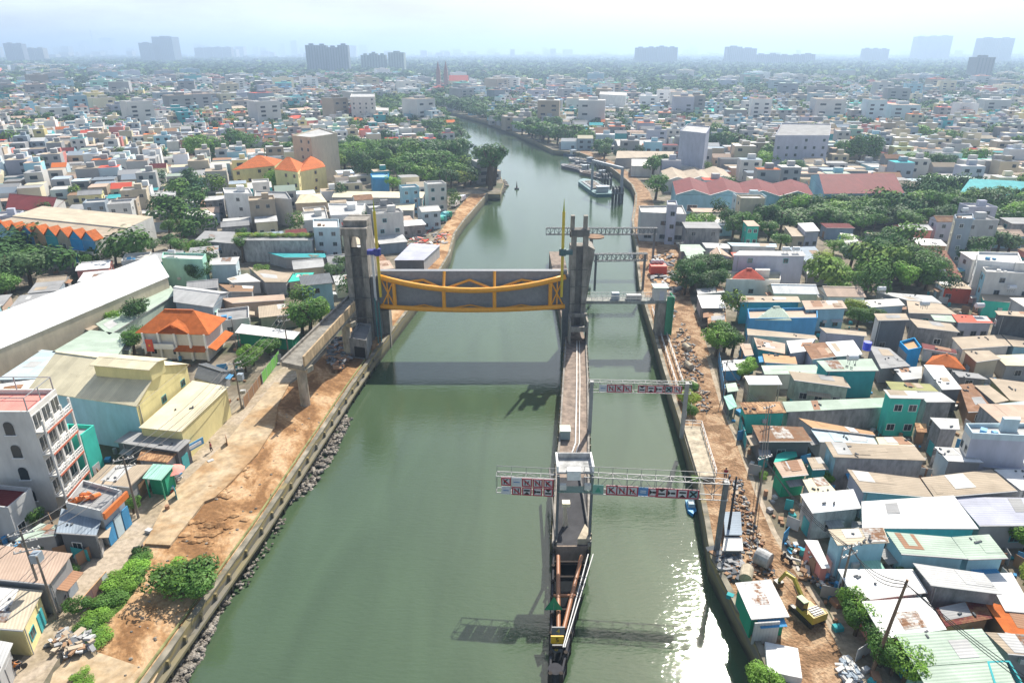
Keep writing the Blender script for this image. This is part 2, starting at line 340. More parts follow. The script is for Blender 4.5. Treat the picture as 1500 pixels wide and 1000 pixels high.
BAN.append(sheet('left_lane', [(-40, 1080), (5, 1010), (25, 975), (60, 920), (100, 862), (150, 795), (200, 742), (250, 690), (305, 640), (345, 600), (395, 548), (420, 535), (440, 548), (404, 576), (385, 595), (330, 655), (280, 705), (230, 760), (205, 795), (165, 850), (120, 915), (88, 960), (60, 1005), (10, 1080)], M_alley, .008, 'pale concrete lane beside the left houses'))
sheet('concrete_yard', [(60, 1040), (78, 985), (118, 946), (232, 985), (205, 1040)], M_slab, .012, 'pale concrete patch in the lower left')
sheet('slab_road', [(213, 799), (250, 801), (300, 737), (315, 731), (340, 707), (378, 666), (403, 626), (408, 593), (425, 562), (402, 562), (333, 648), (290, 690), (247, 730)], M_slab, 0, 'raised sandy concrete slab road', th=.35)
BAN.append(sheet('right_earth', [(944, 324), (958, 300), (952, 282), (938, 265), (917, 250), (895, 236), (880, 227), (853, 219), (848, 224), (870, 233), (897, 249), (911, 260), (924, 271), (930, 284), (929, 300), (925, 322), (928, 337), (933, 360), (934, 385), (938, 420), (947, 452), (959, 490), (973, 540), (997, 618), (1022, 701), (1033, 760), (1042, 816), (1078, 887), (1109, 944), (1132, 1000), (1182, 1090), (1330, 1090), (1268, 1000), (1240, 950), (1205, 880), (1170, 830), (1138, 780), (1112, 720), (1085, 650), (1060, 590), (1040, 520), (1012, 440), (1003, 385), (985, 345), (960, 335)], M_dirt2, .004, 'churned earth track along the right bank'))
sheet('right_lane', [(1268, 1000), (1240, 950), (1205, 880), (1170, 830), (1138, 780), (1112, 720), (1085, 650), (1060, 590), (1040, 520), (1034, 520), (1054, 590), (1079, 650), (1105, 720), (1130, 780), (1160, 830), (1194, 880), (1229, 950), (1256, 1000)], M_alley, .012, 'narrow concrete lane in front of the right houses')
sheet('right_side_path', [(1215, 895), (1225, 872), (1262, 920), (1330, 1040), (1290, 1040), (1240, 950)], M_alley, .016, 'grey concrete path by the bushes')
sheet('grass_verge', [(105, 935), (125, 900), (190, 820), (215, 815), (212, 845), (180, 890), (150, 915), (120, 945)], M_grass, .016, 'grass verge beside the lane')
def pline(pts, h, w=.3, z0=0, side=1): pass
def bank(name, pts, z1, mat, label, cap=.7):
    b = MB()
    for i in range(len(pts) - 1):
        p, q = pts[i], pts[i + 1]; d = Vector((q.x - p.x, q.y - p.y, 0)); n = Vector((-d.y, d.x, 0)).normalized() * cap
        q = q + d.normalized() * .02
        b.prism([(p.x, p.y), (q.x, q.y), (q.x + n.x, q.y + n.y), (p.x + n.x, p.y + n.y)], -2.5, z1 + .0007 * i)
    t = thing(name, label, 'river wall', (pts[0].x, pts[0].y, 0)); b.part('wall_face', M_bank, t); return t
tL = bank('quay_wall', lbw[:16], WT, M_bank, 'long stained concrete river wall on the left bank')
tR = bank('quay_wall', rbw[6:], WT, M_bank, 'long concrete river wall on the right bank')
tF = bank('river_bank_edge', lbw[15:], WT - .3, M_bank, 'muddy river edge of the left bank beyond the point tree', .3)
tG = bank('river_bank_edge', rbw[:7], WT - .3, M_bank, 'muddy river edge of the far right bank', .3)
# posts and pipe rail along the left wall
b = MB(); pr = MB()
for i in range(2, 8):
    p, q = lbw[i], lbw[i + 1]; n = max(2, int((q - p).length / 3)); nn = Vector((-(q - p).y, (q - p).x, 0)).normalized()
    for k in range(n):
        c = p.lerp(q, k / n) - nn * .14; b.box((c.x, c.y, 1.2), (.28, .28, 3.2), math.atan2((q - p).y, (q - p).x))
    a0, a1 = p + nn * 1.3, q + nn * 1.3; pr.tube([a0 + Vector((0, 0, -.3)), a1 + Vector((0, 0, -.3))], .16, 6)
for i in range(0, 8):
    p, q = lbw[i], lbw[i + 1]; nn = Vector((-(q - p).y, (q - p).x, 0)).normalized(); b.bar(p - nn * .3 + Vector((0, 0, -1.5)), q - nn * .3 + Vector((0, 0, -1.5)), .6, .35)
b.part('buttress', M_bank, tL); pr.part('drain_pipe', M_conc, tL, pc('og'))
# ---------------- rubble banks ----------------
def rocks(name, pts, n, label, zr=(-.1, .8), s=(.25, .8), mat=None, seed=1):
    r = random.Random(seed); b = MB(); w = [G(x, y, 0.3) for x, y in pts]; xs = [p.x for p in w]; ys = [p.y for p in w]; k = 0; tr = 0
    while k < n and tr < n * 20:
        tr += 1; x, y = r.uniform(min(xs), max(xs)), r.uniform(min(ys), max(ys))
        if inpoly(x, y, w): s0 = r.uniform(*s); b.blob((x, y, r.uniform(*zr)), (s0, s0 * r.uniform(.6, 1.2), s0 * .6), r.random(), .25); k += 1
    o = struct(name, b, mat or M_rock, kind='stuff', label=label, cat='rubble'); return o
rocks('bank_rubble', [(440, 690), (462, 655), (500, 606), (515, 612), (482, 680), (455, 716), (425, 738), (415, 728)], 700, 'grey rubble spilling into the river under the left wall', zr=(-.2, .5), s=(.15, .5))
rocks('bank_rubble', [(232, 1010), (330, 872), (345, 868), (318, 905), (300, 950), (250, 1040), (215, 1040)], 420, 'grey rubble at the foot of the near left wall', zr=(-.15, .45), s=(.15, .45), seed=2)
rocks('bank_rubble', [(345, 862), (415, 758), (420, 762), (355, 868)], 60, 'thin line of stones along the left wall foot', s=(.12, .3), seed=3)
rocks('bank_rubble', [(716, 284), (734, 286), (745, 272), (738, 262), (730, 270)], 60, 'rubble round the point under the big tree', s=(.5, 1.2), seed=4)
# ---------------- window / door prototypes ----------------
def wproto():
    f = MB(); 
    for c, d in (((-.47, 0, .5), (.06, .1, 1)), ((.47, 0, .5), (.06, .1, 1)), ((0, 0, .97), (.88, .1, .06)), ((0, 0, .03), (.88, .1, .06)), ((0, .01, .5), (.03, .07, .88))): f.box(c, d)
    return f.mesh('window_frame', mat=M_plain), MB().box((0, .005, .5), (.9, .05, .9)).mesh('window_pane', mat=M_glass), MB().box((0, 0, 0), (1.15, .22, .08)).mesh('window_sill', mat=M_plain)
WF, WPN, WS = wproto()
DRM = MB().box((0, 0, .5), (1, .09, 1)).mesh('door', mat=M_plain)
AWN = None
def put_window(root, p, ang, w, h, color, sill=True):
    o = bpy.data.objects.new('window', WF); col.objects.link(o); o.parent = root; o.location = Vector(p) - root.location; o.rotation_euler = (0, 0, ang); o.scale = (w, 1, h); o.color = color
    q = bpy.data.objects.new('pane', WPN); col.objects.link(q); q.parent = o
    return o
def put_door(root, p, ang, w, h, color):
    o = bpy.data.objects.new('door', DRM); col.objects.link(o); o.parent = root; o.location = Vector(p) - root.location; o.rotation_euler = (0, 0, ang); o.scale = (w, 1, h); o.color = color; return o
def face_windows(root, p, q, z0, z1, n, color, rr, doors=False, wsize=None, storeys=None):
    """windows on the wall p->q whose outside is to the right of p->q"""
    d = Vector((q[0] - p[0], q[1] - p[1], 0)); l = d.length
    if l < 1.6 or n < 1: return
    d.normalize(); nrm = Vector((d.y, -d.x, 0)); ang = math.atan2(d.y, d.x)
    st = storeys or max(1, int((z1 - z0) / 3.0)); fh = (z1 - z0) / st; ww, wh = wsize or (min(1.3, l / (n + 1)), 1.25)
    for s in range(st):
        for k in range(n):
            if rr.random() < .18: continue
            t = (k + .5 + rr.uniform(-.12, .12) * (n < 4)) / n; c = Vector((p[0], p[1], 0)) + d * (l * t) + nrm * .03
            if doors and s == 0 and k == n // 2: put_door(root, (c.x, c.y, z0 + .02), ang, min(1.5, l / (n + .5)), 2.2, pc(rr.choice(['gr', 'bs', 'br', 'te', 'lg'])))
            else: put_window(root, (c.x, c.y, z0 + s * fh + 1.0), ang, ww, wh, color)
HOUSES = []; OCC = []
ROOFM = {'tin': M_tin, 'rust': M_rust, 'tile': M_tile, 'flat': M_flat}
def house_w(P, zn, zf, wall, roof, kind='shed', rm='tin', h=1.6, win=(1, 1), label=None, cat='house', name='house', walls=None, dirn=None, base=GZ, ridge='x', over=.3, group='houses of the riverside town', conc=False, seed=None, open_=False, extra=None, detail=True):
    """P: roof corners in plan, near-left, near-right, far-right, far-left"""
    P = [Vector((p[0], p[1], 0)) for p in P]; cen = sum(P, Vector()) / 4; t = thing(name, label, cat, (cen.x, cen.y, base), group)
    rr = random.Random(seed if seed is not None else int(cen.x * 13 + cen.y * 7)); Z = [zn, zn, zf, zf]
    if over: Q = [p + (cen - p).normalized() * over * 1.4 for p in P]
    else: Q = P
    e = (P[1] - P[0]).normalized(); e2 = (P[3] - P[0]).normalized(); ud = (P[0], (e.x, e.y) if dirn in (None, 0) else (e2.x, e2.y))
    wz = [z - .1 for z in Z]; wm = M_conc if conc else M_wall
    if open_:
        b = MB()
        for q in Q: b.box((q.x, q.y, (base + zn - .1) / 2), (.16, .16, zn - .1 - base))
        b.part('post', M_paint, t, pc(wall))
        b = MB(); b.prism([Q[3] * .3 + Q[0] * .7, Q[2] * .3 + Q[1] * .7, Q[2], Q[3]], base, zn - .6); b.part('wall', M_wall, t, pc(wall))
    else:
        if walls:
            for i, k in enumerate(walls):
                j = (i + 1) % 4; b = MB(); d = (Q[j] - Q[i]).normalized(); n_ = Vector((d.y, -d.x, 0)) * .03
                b.prism([Q[i] + n_, Q[j] + n_, Q[j] - n_ * 3, Q[i] - n_ * 3], [base] * 4, [wz[i], wz[j], wz[j], wz[i]]); b.part('wall', wm, t, pc(k))
        b = MB(); b.prism([q * .999 + cen * .001 for q in Q], base, wz); b.part('wall', wm, t, pc(wall))
    rf = MB()
    if kind == 'shed':
        rf.prism(P, [z - .09 for z in Z], Z)
        if detail and not open_ and rr.random() < .5:
            b = MB()
            for i in (0,): j = i + 1; dd = (P[j] - P[i]).normalized(); n_ = Vector((dd.y, -dd.x, 0)) * .07; b.bar(P[i] + n_ + Vector((0, 0, Z[i] - .08)), P[j] + n_ + Vector((0, 0, Z[j] - .08)), .13, .13)
            b.part('gutter', M_plain, t, pc('gr'))
    elif kind == 'flat':
        rf.prism(Q, [z - .12 for z in Z], [z - .02 for z in Z]); b = MB()
        for i in range(4):
            j = (i + 1) % 4; d = (Q[j] - Q[i]).normalized(); n_ = Vector((d.y, -d.x, 0)) * .06
            b.prism([Q[i] - n_ * 2, Q[j] - n_ * 2, Q[j] + n_, Q[i] + n_], Z[0] - .4, Z[0] + .55 + .003 * i)
        b.part('parapet', wm, t, pc(wall))
        if detail and rr.random() < .6:
            c = cen.lerp(Q[2], .3); b = MB().prism([c + (q - cen) * .28 for q in Q], Z[0] - .02, Z[0] + 2.0); b.part('stair_head', wm, t, pc(wall))
    else:
        if ridge == 'x': a, c = (P[0] + P[3]) / 2, (P[1] + P[2]) / 2; la = (P[1] - P[0]).length
        else: a, c = (P[0] + P[1]) / 2, (P[3] + P[2]) / 2; la = (P[3] - P[0]).length
        zr = (zn + zf) / 2 + h; ax = (c - a).normalized()
        wd = ((P[3] - P[0]).length if ridge == 'x' else (P[1] - P[0]).length)
        if kind == 'hip': ins = min(wd / 2, la * .42); a2, c2 = a + ax * ins, c - ax * ins
        else: a2, c2 = a, c
        zz = [Vector((p.x, p.y, Z[i])) for i, p in enumerate(P)]; A2 = Vector((a2.x, a2.y, zr)); C2 = Vector((c2.x, c2.y, zr))
        if ridge == 'x': fs = [(zz[0], zz[1], C2, A2), (zz[2], zz[3], A2, C2)]; en = [(zz[3], zz[0], A2), (zz[1], zz[2], C2)]
        else: fs = [(zz[1], zz[2], C2, A2), (zz[3], zz[0], A2, C2)]; en = [(zz[0], zz[1], A2), (zz[2], zz[3], C2)]
        for f in fs: rf.quad(*f); rf.quad(*[p - Vector((0, 0, .1)) for p in reversed(f)])
        if kind == 'hip':
            for f in en: rf.quad(*f)
        else:
            b = MB()
            for f in en:
                k = [p + (Vector((cen.x, cen.y, p.z)) - p) * .03 - Vector((0, 0, .06)) for p in f]; b.quad(*k)
            b.part('gable', wm, t, pc(walls[1] if walls else wall))
        b = MB().bar(A2 + Vector((0, 0, .03)), C2 + Vector((0, 0, .03)), .3, .12); cap = b
        for i in range(4):
            n_ = (i + 1) % 4; rf.quad(zz[i] - Vector((0, 0, .12)), zz[n_] - Vector((0, 0, .12)), zz[n_], zz[i])
        ud = (P[0], (ax.x, ax.y)) if rm == 'tile' else (P[0], (-ax.y, ax.x))
    ro = rf.part('roof', ROOFM[rm], t, pc(roof), uvdir=ud)
    if kind in ('gable', 'hip'): subpart(cap, 'ridge_cap', M_plain, ro, pc(roof), root=t)
    if not open_ and win:
        wc = pc(rr.choice(['wh', 'lg', 'bs', 'te', 'gr'])); g = (Vector(Q[0]), Vector(Q[1]))
        face_windows(t, Q[0], Q[1], base, zn, win[0], wc, rr)
        if cen.x < 0: face_windows(t, Q[1], Q[2], base, min(zn, zf), win[1], wc, rr, doors=True)
        else: face_windows(t, Q[3], Q[0], base, min(zn, zf), win[1], wc, rr, doors=True)
    if detail and cen.y < 215 and not open_ and over and base < 4:
        nrm_ = lambda a, b: P[0].lerp(P[1], a).lerp(P[3].lerp(P[2], a), b); zz_ = lambda b: zn + (zf - zn) * b
        LX, LY = (P[1] - P[0]).length, (P[3] - P[0]).length
        if kind == 'shed':
            for k in range(rr.choice([0, 1, 1, 2, 3])):
                a0 = rr.uniform(.04, .75); b0 = rr.uniform(.04, .6); a1 = min(.98, a0 + rr.uniform(.9, 3.2) / max(LX, 3)); b1 = min(.97, b0 + rr.uniform(1.5, 5) / max(LY, 3)); pm = MB(); q4 = [nrm_(a0, b0), nrm_(a1, b0), nrm_(a1, b1), nrm_(a0, b1)]; h4 = [zz_(b0) + .03 + .012 * k, zz_(b0) + .03 + .012 * k, zz_(b1) + .03 + .012 * k, zz_(b1) + .03 + .012 * k]
                pm.prism(q4, [h - .02 for h in h4], h4); subpart(pm, 'roof_patch', rr.choice([M_rust, M_tin, M_tin, M_tin, M_tin]), ro, pc(rr.choice([roof, roof, roof, 'lg', 'ru', 'tn', 'ow', 'gr'])), uvdir=ud, root=t)
            if rr.random() < .5:
                pm = MB(); c_ = nrm_(rr.uniform(.2, .8), rr.uniform(.2, .8)); hz_ = zn + (zf - zn) * .5
                for k in range(rr.randint(2, 5)): pm.box((c_.x + rr.uniform(-1.4, 1.4), c_.y + rr.uniform(-1, 1), hz_ + .12), (rr.uniform(.2, .7), .2, .15), rr.uniform(0, 3))
                subpart(pm, 'roof_weights', M_conc, ro, pc('dg'), root=t)
        if kind == 'flat':
            pm = MB(); c_ = nrm_(.25, .4); pm.box((c_.x, c_.y, zn + .3), (1.1, .8, .6), rr.uniform(0, 1)); pm.box((c_.x + 1.4, c_.y - .3, zn + .2), (.6, .6, .4)); subpart(pm, 'roof_clutter', M_plain, ro, pc(rr.choice(['lg', 'bl', 'br'])), root=t)
        sd_ = (Q[0], Q[1]) if rr.random() < .5 else ((Q[1], Q[2]) if cen.x < 0 else (Q[3], Q[0])); dd_ = sd_[1] - sd_[0]; l_ = dd_.length
        if l_ > 3:
            dd_.normalize(); nn_ = Vector((dd_.y, -dd_.x, 0)); w0 = min(l_ * .8, rr.uniform(1.8, 4)); m_ = sd_[0] + dd_ * rr.uniform(w0 / 2, l_ - w0 / 2) + nn_ * .55
            if rr.random() < .45: MB().box((m_.x, m_.y, base + 2.55), (w0, 1.25, .07), math.atan2(dd_.y, dd_.x), rx=.22).part('awning', M_tin, t, pc(rr.choice(['mi', 'gr', 'lg', 'bl', 'ru', 'tn'])), uvdir=((0, 0), (nn_.x, nn_.y)))
            if rr.random() < .4 and zn - base > 2.8: e_ = sd_[0] + dd_ * l_ * rr.uniform(.15, .85) + nn_ * .2; MB().box((e_.x, e_.y, base + 2.3), (.85, .35, .6), math.atan2(dd_.y, dd_.x)).part('air_conditioner', M_plain, t, pc('lg'))
            if rr.random() < .5: e_ = sd_[0] + dd_ * l_ * rr.uniform(.02, .1) + nn_ * .1; MB().tube([(e_.x, e_.y, base), (e_.x, e_.y, zn - .3)], .06, 6).part('downpipe', M_plain, t, pc('gr'))
    rec = dict(o=t, wall=wall, roof=roof, kind=kind, rm=rm, z=zn - base, c=(cen.x, cen.y, zn), auto=label is None)
    HOUSES.append(rec); OCC.append([(p.x, p.y) for p in P]); return t
def H(s, zn, wall, roof, kind='shed', zf=None, **k):
    """s: 'x,y x,y x,y [x,y]' picture corners of the roof: near-left near-right far-right far-left"""
    zf = zn + .0 if zf is None else zf
    x0 = float(s.split(',')[0])
    if x0 > 930 and zn < 9.45:
        f_ = .78 if zn < 9 else .86; zf = GZ + (zf - GZ) * f_; zn = GZ + (zn - GZ) * f_
        if 'base' in k: k['base'] = GZ + (k['base'] - GZ) * .78
    pts = [tuple(map(float, q.split(','))) for q in s.split()]
    zs = [zn, zn, zf, zf]; P = [G(x, y, zs[i]) for i, (x, y) in enumerate(pts)]
    if len(P) == 3: P.append(P[0] + P[2] - P[1])
    return house_w([(p.x, p.y) for p in P], zn, zf, wall, roof, kind, **k)
# ---------------- houses on the right bank (picture corners of each roof) ----------------
H('1340,976 1472,966 1438,920 1311,928', 7.2, 'mi', 'mg', zf=7.6, win=(0, 1))
H('1378,1045 1500,1035 1473,967 1341,977', 7.1, 'mi', 'mg', zf=7.3, win=(0, 1))
H('1294,935 1387,921 1356,874 1262,880', 7.0, 'pk', 'wh', zf=7.5, win=(0, 2))
H('1253,879 1358,866 1337,833 1227,833', 7.0, 'pb', 'wh', zf=7.4, win=(0, 2))
H('1364,857 1468,870 1441,839 1337,824', 8.2, 'gr', 'lg', conc=True, win=(0, 0))
H('1472,893 1516,897 1482,838 1443,840', 6.2, 'lg', 'wh', win=(0, 0))
H('1227,798 1303,794 1294,772 1213,775', 9.0, 'lb', 'bg', zf=9.3, win=(0, 1))
H('1320,810 1417,817 1393,786 1298,778', 8.6, 'lb', 'mg', zf=9, win=(0, 1))
H('1418,818 1476,816 1449,782 1394,786', 8.6, 'lb', 'mg', zf=9, win=(1, 0))
H('1263,772 1433,773 1397,725 1262,734', 8.4, 'te', 'wh', zf=9, win=(2, 0))
H('1190,751 1262,744 1250,716 1172,723', 8.3, 'lg', 'wh', zf=8.8, conc=True, win=(1, 1))
H('1434,769 1545,768 1530,729 1398,727', 7.6, 'gr', 'li', zf=7.9, win=(1, 0))
H('1263,719 1367,728 1347,700 1241,687', 8.4, 'li', 'tn', zf=8.8, win=(0, 2))
H('1369,728 1490,718 1453,687 1349,699', 8.3, 'gr', 'tn', zf=8.7, win=(1, 0))
H('1495,717 1550,716 1530,687 1456,687', 8.0, 'wh', 'wh', win=(1, 0))
H('1221,669 1357,674 1340,653 1208,646', 9.0, 'gr', 'tn', zf=9.4, conc=True, walls=['gr', 'gr', 'gr', 'lb'], win=(0, 1))
H('1200,646 1286,651 1278,638 1186,626', 7.2, 'lg', 'pb', win=(0, 0))
H('1190,626 1282,637 1278,632 1170,612', 7.6, 'lg', 'ot', win=(0, 0))
H('1288,651 1340,652 1322,639 1283,640', 7.4, 'cr', 'cr', win=(0, 0))
H('1112,646 1190,646 1176,625 1101,622', 7.6, 'dg', 'br', rm='rust', zf=8, win=(1, 0))
H('1146,698 1184,694 1174,672 1133,677', 7.4, 'gn', 'pt', zf=7.8, win=(1, 0))
H('1190,687 1214,686 1202,669 1182,670', 7.0, 'te', 'tn', win=(1, 0))
H('1186,722 1224,718 1206,698 1175,701', 6.8, 'lg', 'cr', win=(1, 0))
H('1133,678 1168,668 1165,655 1138,665', 5.2, 'gn', 'tq', win=(0, 0), open_=True)
H('1091,606 1152,604 1142,588 1083,589', 7.6, 'tq', 'ot', zf=7.9, rm='rust', win=(0, 1))
H('1152,603 1298,596 1296,582 1146,588', 7.6, 'gr', 'mg', zf=8, conc=True, win=(0, 0))
H('1303,582 1354,583 1343,573 1294,570', 9.8, 'tq', 'ow', zf=10.1, walls=['tq', 'tq', 'tq', 'tq'], win=(2, 1))
H('1356,588 1399,588 1378,574 1345,574', 9.3, 'gr', 'lg', conc=True, win=(1, 0))
H('1097,563 1146,563 1139,550 1090,550', 8.4, 'tn', 'wh', open_=True)
H('1163,556 1246,567 1235,552 1155,543', 8.6, 'mg', 'tn', zf=9, conc=True, win=(3, 0))
H('1120,548 1205,547 1195,534 1115,535', 6.8, 'lg', 'mg', win=(0, 0))
H('1210,543 1287,542 1277,525 1196,528', 9.2, 'te', 'mg', zf=9.6, walls=['te', 'te', 'te', 'te'], win=(0, 1))
H('1158,517 1182,514 1194,496 1152,499', 7.4, 'li', 'wh', win=(0, 1))
H('1189,526 1224,522 1208,501 1176,504', 7.6, 'li', 'ru', rm='rust', win=(1, 1))
H('1225,522 1264,519 1250,498 1209,501', 7.6, 'gr', 'wh', win=(0, 0))
H('1110,511 1150,518 1150,503 1104,494', 7.0, 'te', 'pt', win=(0, 1))
H('1120,530 1168,533 1165,522 1117,518', 6.6, 'bl', 'ot', win=(0, 1))
H('1095,490 1198,497 1194,491 1094,481', 7.2, 'ow', 'tn', win=(2, 1))
H('1210,487 1270,492 1269,486 1200,479', 8.0, 'li', 'tn', win=(1, 0))
H('1095,470 1200,469 1198,453 1092,455', 8.6, 'bl', 'pt', kind='flat', win=(0, 1))
H('1106,468 1160,469 1147,451 1130,450', 8.95, 'bl', 'mg', kind='hip', h=1.6, win=(0, 0), base=8.4, over=.05)
H('1180,453 1241,451 1234,440 1174,440', 9.0, 'lb', 'pt', zf=9.4, win=(3, 0))
H('1083,442 1173,442 1169,434 1081,433', 9.0, 'te', 'tn', win=(0, 1))
H('1028,451 1064,451 1056,432 1021,432', 7.2, 'gr', 'wh', win=(1, 0), open_=True)
H('1037,474 1064,473 1063,455 1036,457', 6.0, 'br', 'ot', rm='rust', win=(1, 0))
H('1022,431 1062,428 1058,419 1020,423', 6.2, 'gr', 'lg', win=(0, 0))
H('1062,412 1145,413 1145,401 1063,400', 8.2, 'ow', 'cr', kind='flat', win=(3, 1))
H('1072,409 1121,410 1113,401 1078,400', 8.8, 'ow', 'rd', kind='hip', rm='tile', h=2.1, win=(0, 0), base=8, over=.05)
H('1073,374 1181,375 1176,368 1083,367', 11.8, 'li', 'lg', win=(2, 1))
H('1182,384 1212,384 1194,361 1153,362', 7.2, 'gr', 'bs', win=(0, 0))
H('1182,402 1243,403 1235,386 1182,386', 6.8, 'gr', 'ow', win=(1, 0))
H('1095,331 1113,331 1104,323 1088,323', 9.5, 'tq', 'pt', walls=['tq', 'tq', 'tq', 'tq'], win=(2, 1))
H('1034,330 1075,330 1059,321 1022,322', 7.6, 'lb', 'wh', win=(1, 0))
H('997,368 1034,368 1025,358 995,358', 7.0, 'gr', 'mg', win=(1, 1))
H('1007,379 1036,377 1029,368 1002,368', 7.0, 'dg', 'mg', win=(1, 1))
H('1037,382 1073,377 1060,367 1040,369', 6.8, 'li', 'pt', kind='gable', ridge='y', h=1.4, win=(1, 1))
H('1034,363 1070,364 1068,357 1028,355', 7.0, 'lg', 'lg', win=(1, 0))
H('1072,360 1138,362 1137,357 1065,355', 7.4, 'wh', 'pb', win=(2, 0))
H('1160,346 1183,346 1174,336 1149,331', 8.0, 'bg', 'tn', win=(1, 1))
H('1180,339 1201,338 1191,326 1168,327', 9.4, 'li', 'wh', win=(2, 1))
H('1399,323 1427,323 1425,315 1396,316', 15.8, 'bs', 'ow', kind='flat', walls=['bs', 'bs', 'bs', 'cr'], win=(1, 1), name='tower_house', label='tall narrow blue-grey house standing above the right trees', cat='tower house', group=None)
H('1350,391 1374,391 1347,366 1320,363', 6.8, 'gr', 'mr', rm='rust', win=(0, 0))
H('1387,404 1410,406 1387,367 1354,367', 7.0, 'gr', 'mr', rm='rust', win=(1, 0))
H('1345,359 1388,360 1378,351 1336,348', 7.2, 'ot', 'wh', win=(2, 0))
H('1297,349 1342,352 1320,343 1266,340', 7.0, 'gr', 'tn', win=(1, 0))
H('1240,359 1262,359 1250,343 1230,341', 7.2, 'bl', 'ow', win=(1, 0))
H('1442,401 1535,405 1525,391 1436,394', 12, 'ow', 'lg', kind='flat', walls=['ow', 'ow', 'ow', 'lb'], win=(2, 1))
H('1430,384 1500,390 1492,373 1430,371', 13.2, 'wh', 'lg', kind='flat', win=(2, 1))
H('1383,421 1426,424 1410,413 1369,412', 7.8, 'rd', 'tn', walls=['rd', 'rd', 'ow', 'pb'], win=(2, 1))
H('1440,439 1520,446 1515,434 1437,430', 8.2, 'tq', 'tn', walls=['tq', 'tq', 'tq', 'tq'], win=(0, 1))
H('1462,461 1530,466 1525,457 1457,455', 10.4, 'dg', 'tn', win=(0, 1), conc=True)
H('1327,439 1380,444 1365,433 1282,427', 7.0, 'gr', 'lg', win=(0, 0))
H('1277,450 1326,447 1316,437 1257,440', 7.8, 'pb', 'ow', win=(1, 1))
H('1331,458 1401,460 1379,445 1328,440', 7.4, 'gr', 'tn', win=(1, 0))
H('1286,469 1332,468 1327,459 1280,459', 10, 'dg', 'tn', walls=['dg', 'dg', 'dg', 'ow'], win=(2, 1))
H('1369,469 1403,472 1394,462 1363,461', 7.8, 'gr', 'mg', win=(1, 0))
H('1403,472 1455,473 1446,463 1394,460', 8.2, 'li', 'rd', win=(3, 1))
H('1344,479 1406,486 1393,474 1332,466', 8.4, 'gr', 'tn', conc=True, win=(1, 0))
H('1409,511 1481,506 1466,490 1394,494', 7.6, 'ow', 'tn', win=(1, 1))
H('1484,507 1535,511 1525,499 1468,490', 7.6, 'lb', 'tn', win=(1, 0))
H('1329,517 1352,513 1339,497 1314,503', 8.2, 'db', 'ot', kind='flat', walls=['db', 'db', 'gr', 'gr'], win=(0, 1), detail=False)
H('1352,510 1402,518 1400,512 1350,502', 6.4, 'ow', 'mr', win=(1, 0))
H('1430,530 1466,525 1449,513 1412,514', 8.2, 'bg', 'tn', walls=['bg', 'bg', 'bg', 'br'], win=(0, 1))
H('1473,535 1525,536 1518,518 1457,520', 7.0, 'gr', 'cr', win=(1, 0))
H('1355,533 1415,541 1400,523 1366,521', 6.2, 'gr', 'or', kind='hip', rm='tile', h=1.6, win=(1, 0))
H('1290,539 1333,535 1303,510 1273,506', 7.0, 'gr', 'gr', win=(0, 0))
H('1322,556 1350,553 1351,536 1308,539', 6.6, 'gr', 'lg', win=(1, 0))
H('1380,570 1409,569 1382,535 1353,534', 8.6, 'gr', 'wh', walls=['dg', 'dg', 'lg', 'lg'], win=(1, 0))
H('1306,571 1375,573 1362,562 1297,558', 7.6, 'gr', 'og', win=(0, 0))
H('1418,603 1457,601 1424,561 1405,563', 6.6, 'br', 'ru', rm='rust', win=(1, 0))
H('1458,590 1478,586 1449,564 1427,564', 7.0, 'gr', 'tn', win=(0, 0))
H('1480,586 1530,592 1505,560 1449,553', 7.2, 'og', 'tn', win=(0, 1))
H('1404,551 1447,555 1433,547 1394,542', 6.4, 'gr', 'gr', win=(1, 0))
H('1482,607 1535,604 1515,586 1463,591', 7.6, 'ow', 'pb', win=(2, 1))
H('1420,639 1515,644 1510,624 1409,624', 10.8, 'pb', 'lg', kind='flat', walls=['li', 'li', 'li', 'ow'], win=(0, 2))
H('1377,627 1406,628 1404,613 1362,611', 9.2, 'gr', 'lg', conc=True, win=(1, 1))
H('1342,632 1358,633 1357,620 1340,619', 5.8, 'br', 'ot', rm='rust', win=(0, 1))
H('1388,674 1441,677 1411,656 1369,654', 8.6, 'gr', 'wh', walls=['gr', 'gr', 'lg', 'pb'], win=(0, 1))
H('1441,683 1520,692 1510,664 1420,659', 7.0, 'gr', 'li', win=(0, 0))
H('1386,917 1454,905 1439,874 1370,890', 6.0, 'br', 'mr', rm='rust', win=(0, 0))
H('1472,925 1535,937 1520,898 1440,879', 6.0, 'br', 'or', rm='tile', win=(0, 0))
H('1476,956 1540,962 1530,930 1443,925', 6.8, 'gr', 'tn', zf=7, win=(0, 0))
H('1452,1010 1505,1015 1478,970 1438,970', 6.6, 'te', 'gr', kind='flat', win=(0, 0), detail=False)
H('1204,832 1216,831 1198,791 1178,790', 6.2, 'pk', 'wh', win=(0, 1))
H('1068,600 1080,595 1072,577 1060,580', 5.4, 'dg', 'mi', open_=True)
H('1066,574 1082,572 1078,560 1063,562', 5.4, 'dg', 'mg', open_=True)
H('1060,543 1090,541 1093,526 1058,528', 5.8, 'bl', 'wh', win=(0, 1))
H('1091,521 1104,519 1099,503 1083,503', 5.6, 'bl', 'pt', win=(0, 1))
H('1213,743 1262,742 1260,735 1236,730', 5.0, 'gr', 'gr', win=(0, 0), detail=False)
H('1242,826 1300,824 1296,812 1240,814', 5.2, 'lb', 'tn', win=(0, 0), detail=False)
H('1112,668 1130,668 1128,655 1110,655', 5.6, 'te', 'gr', win=(1, 0), detail=False)
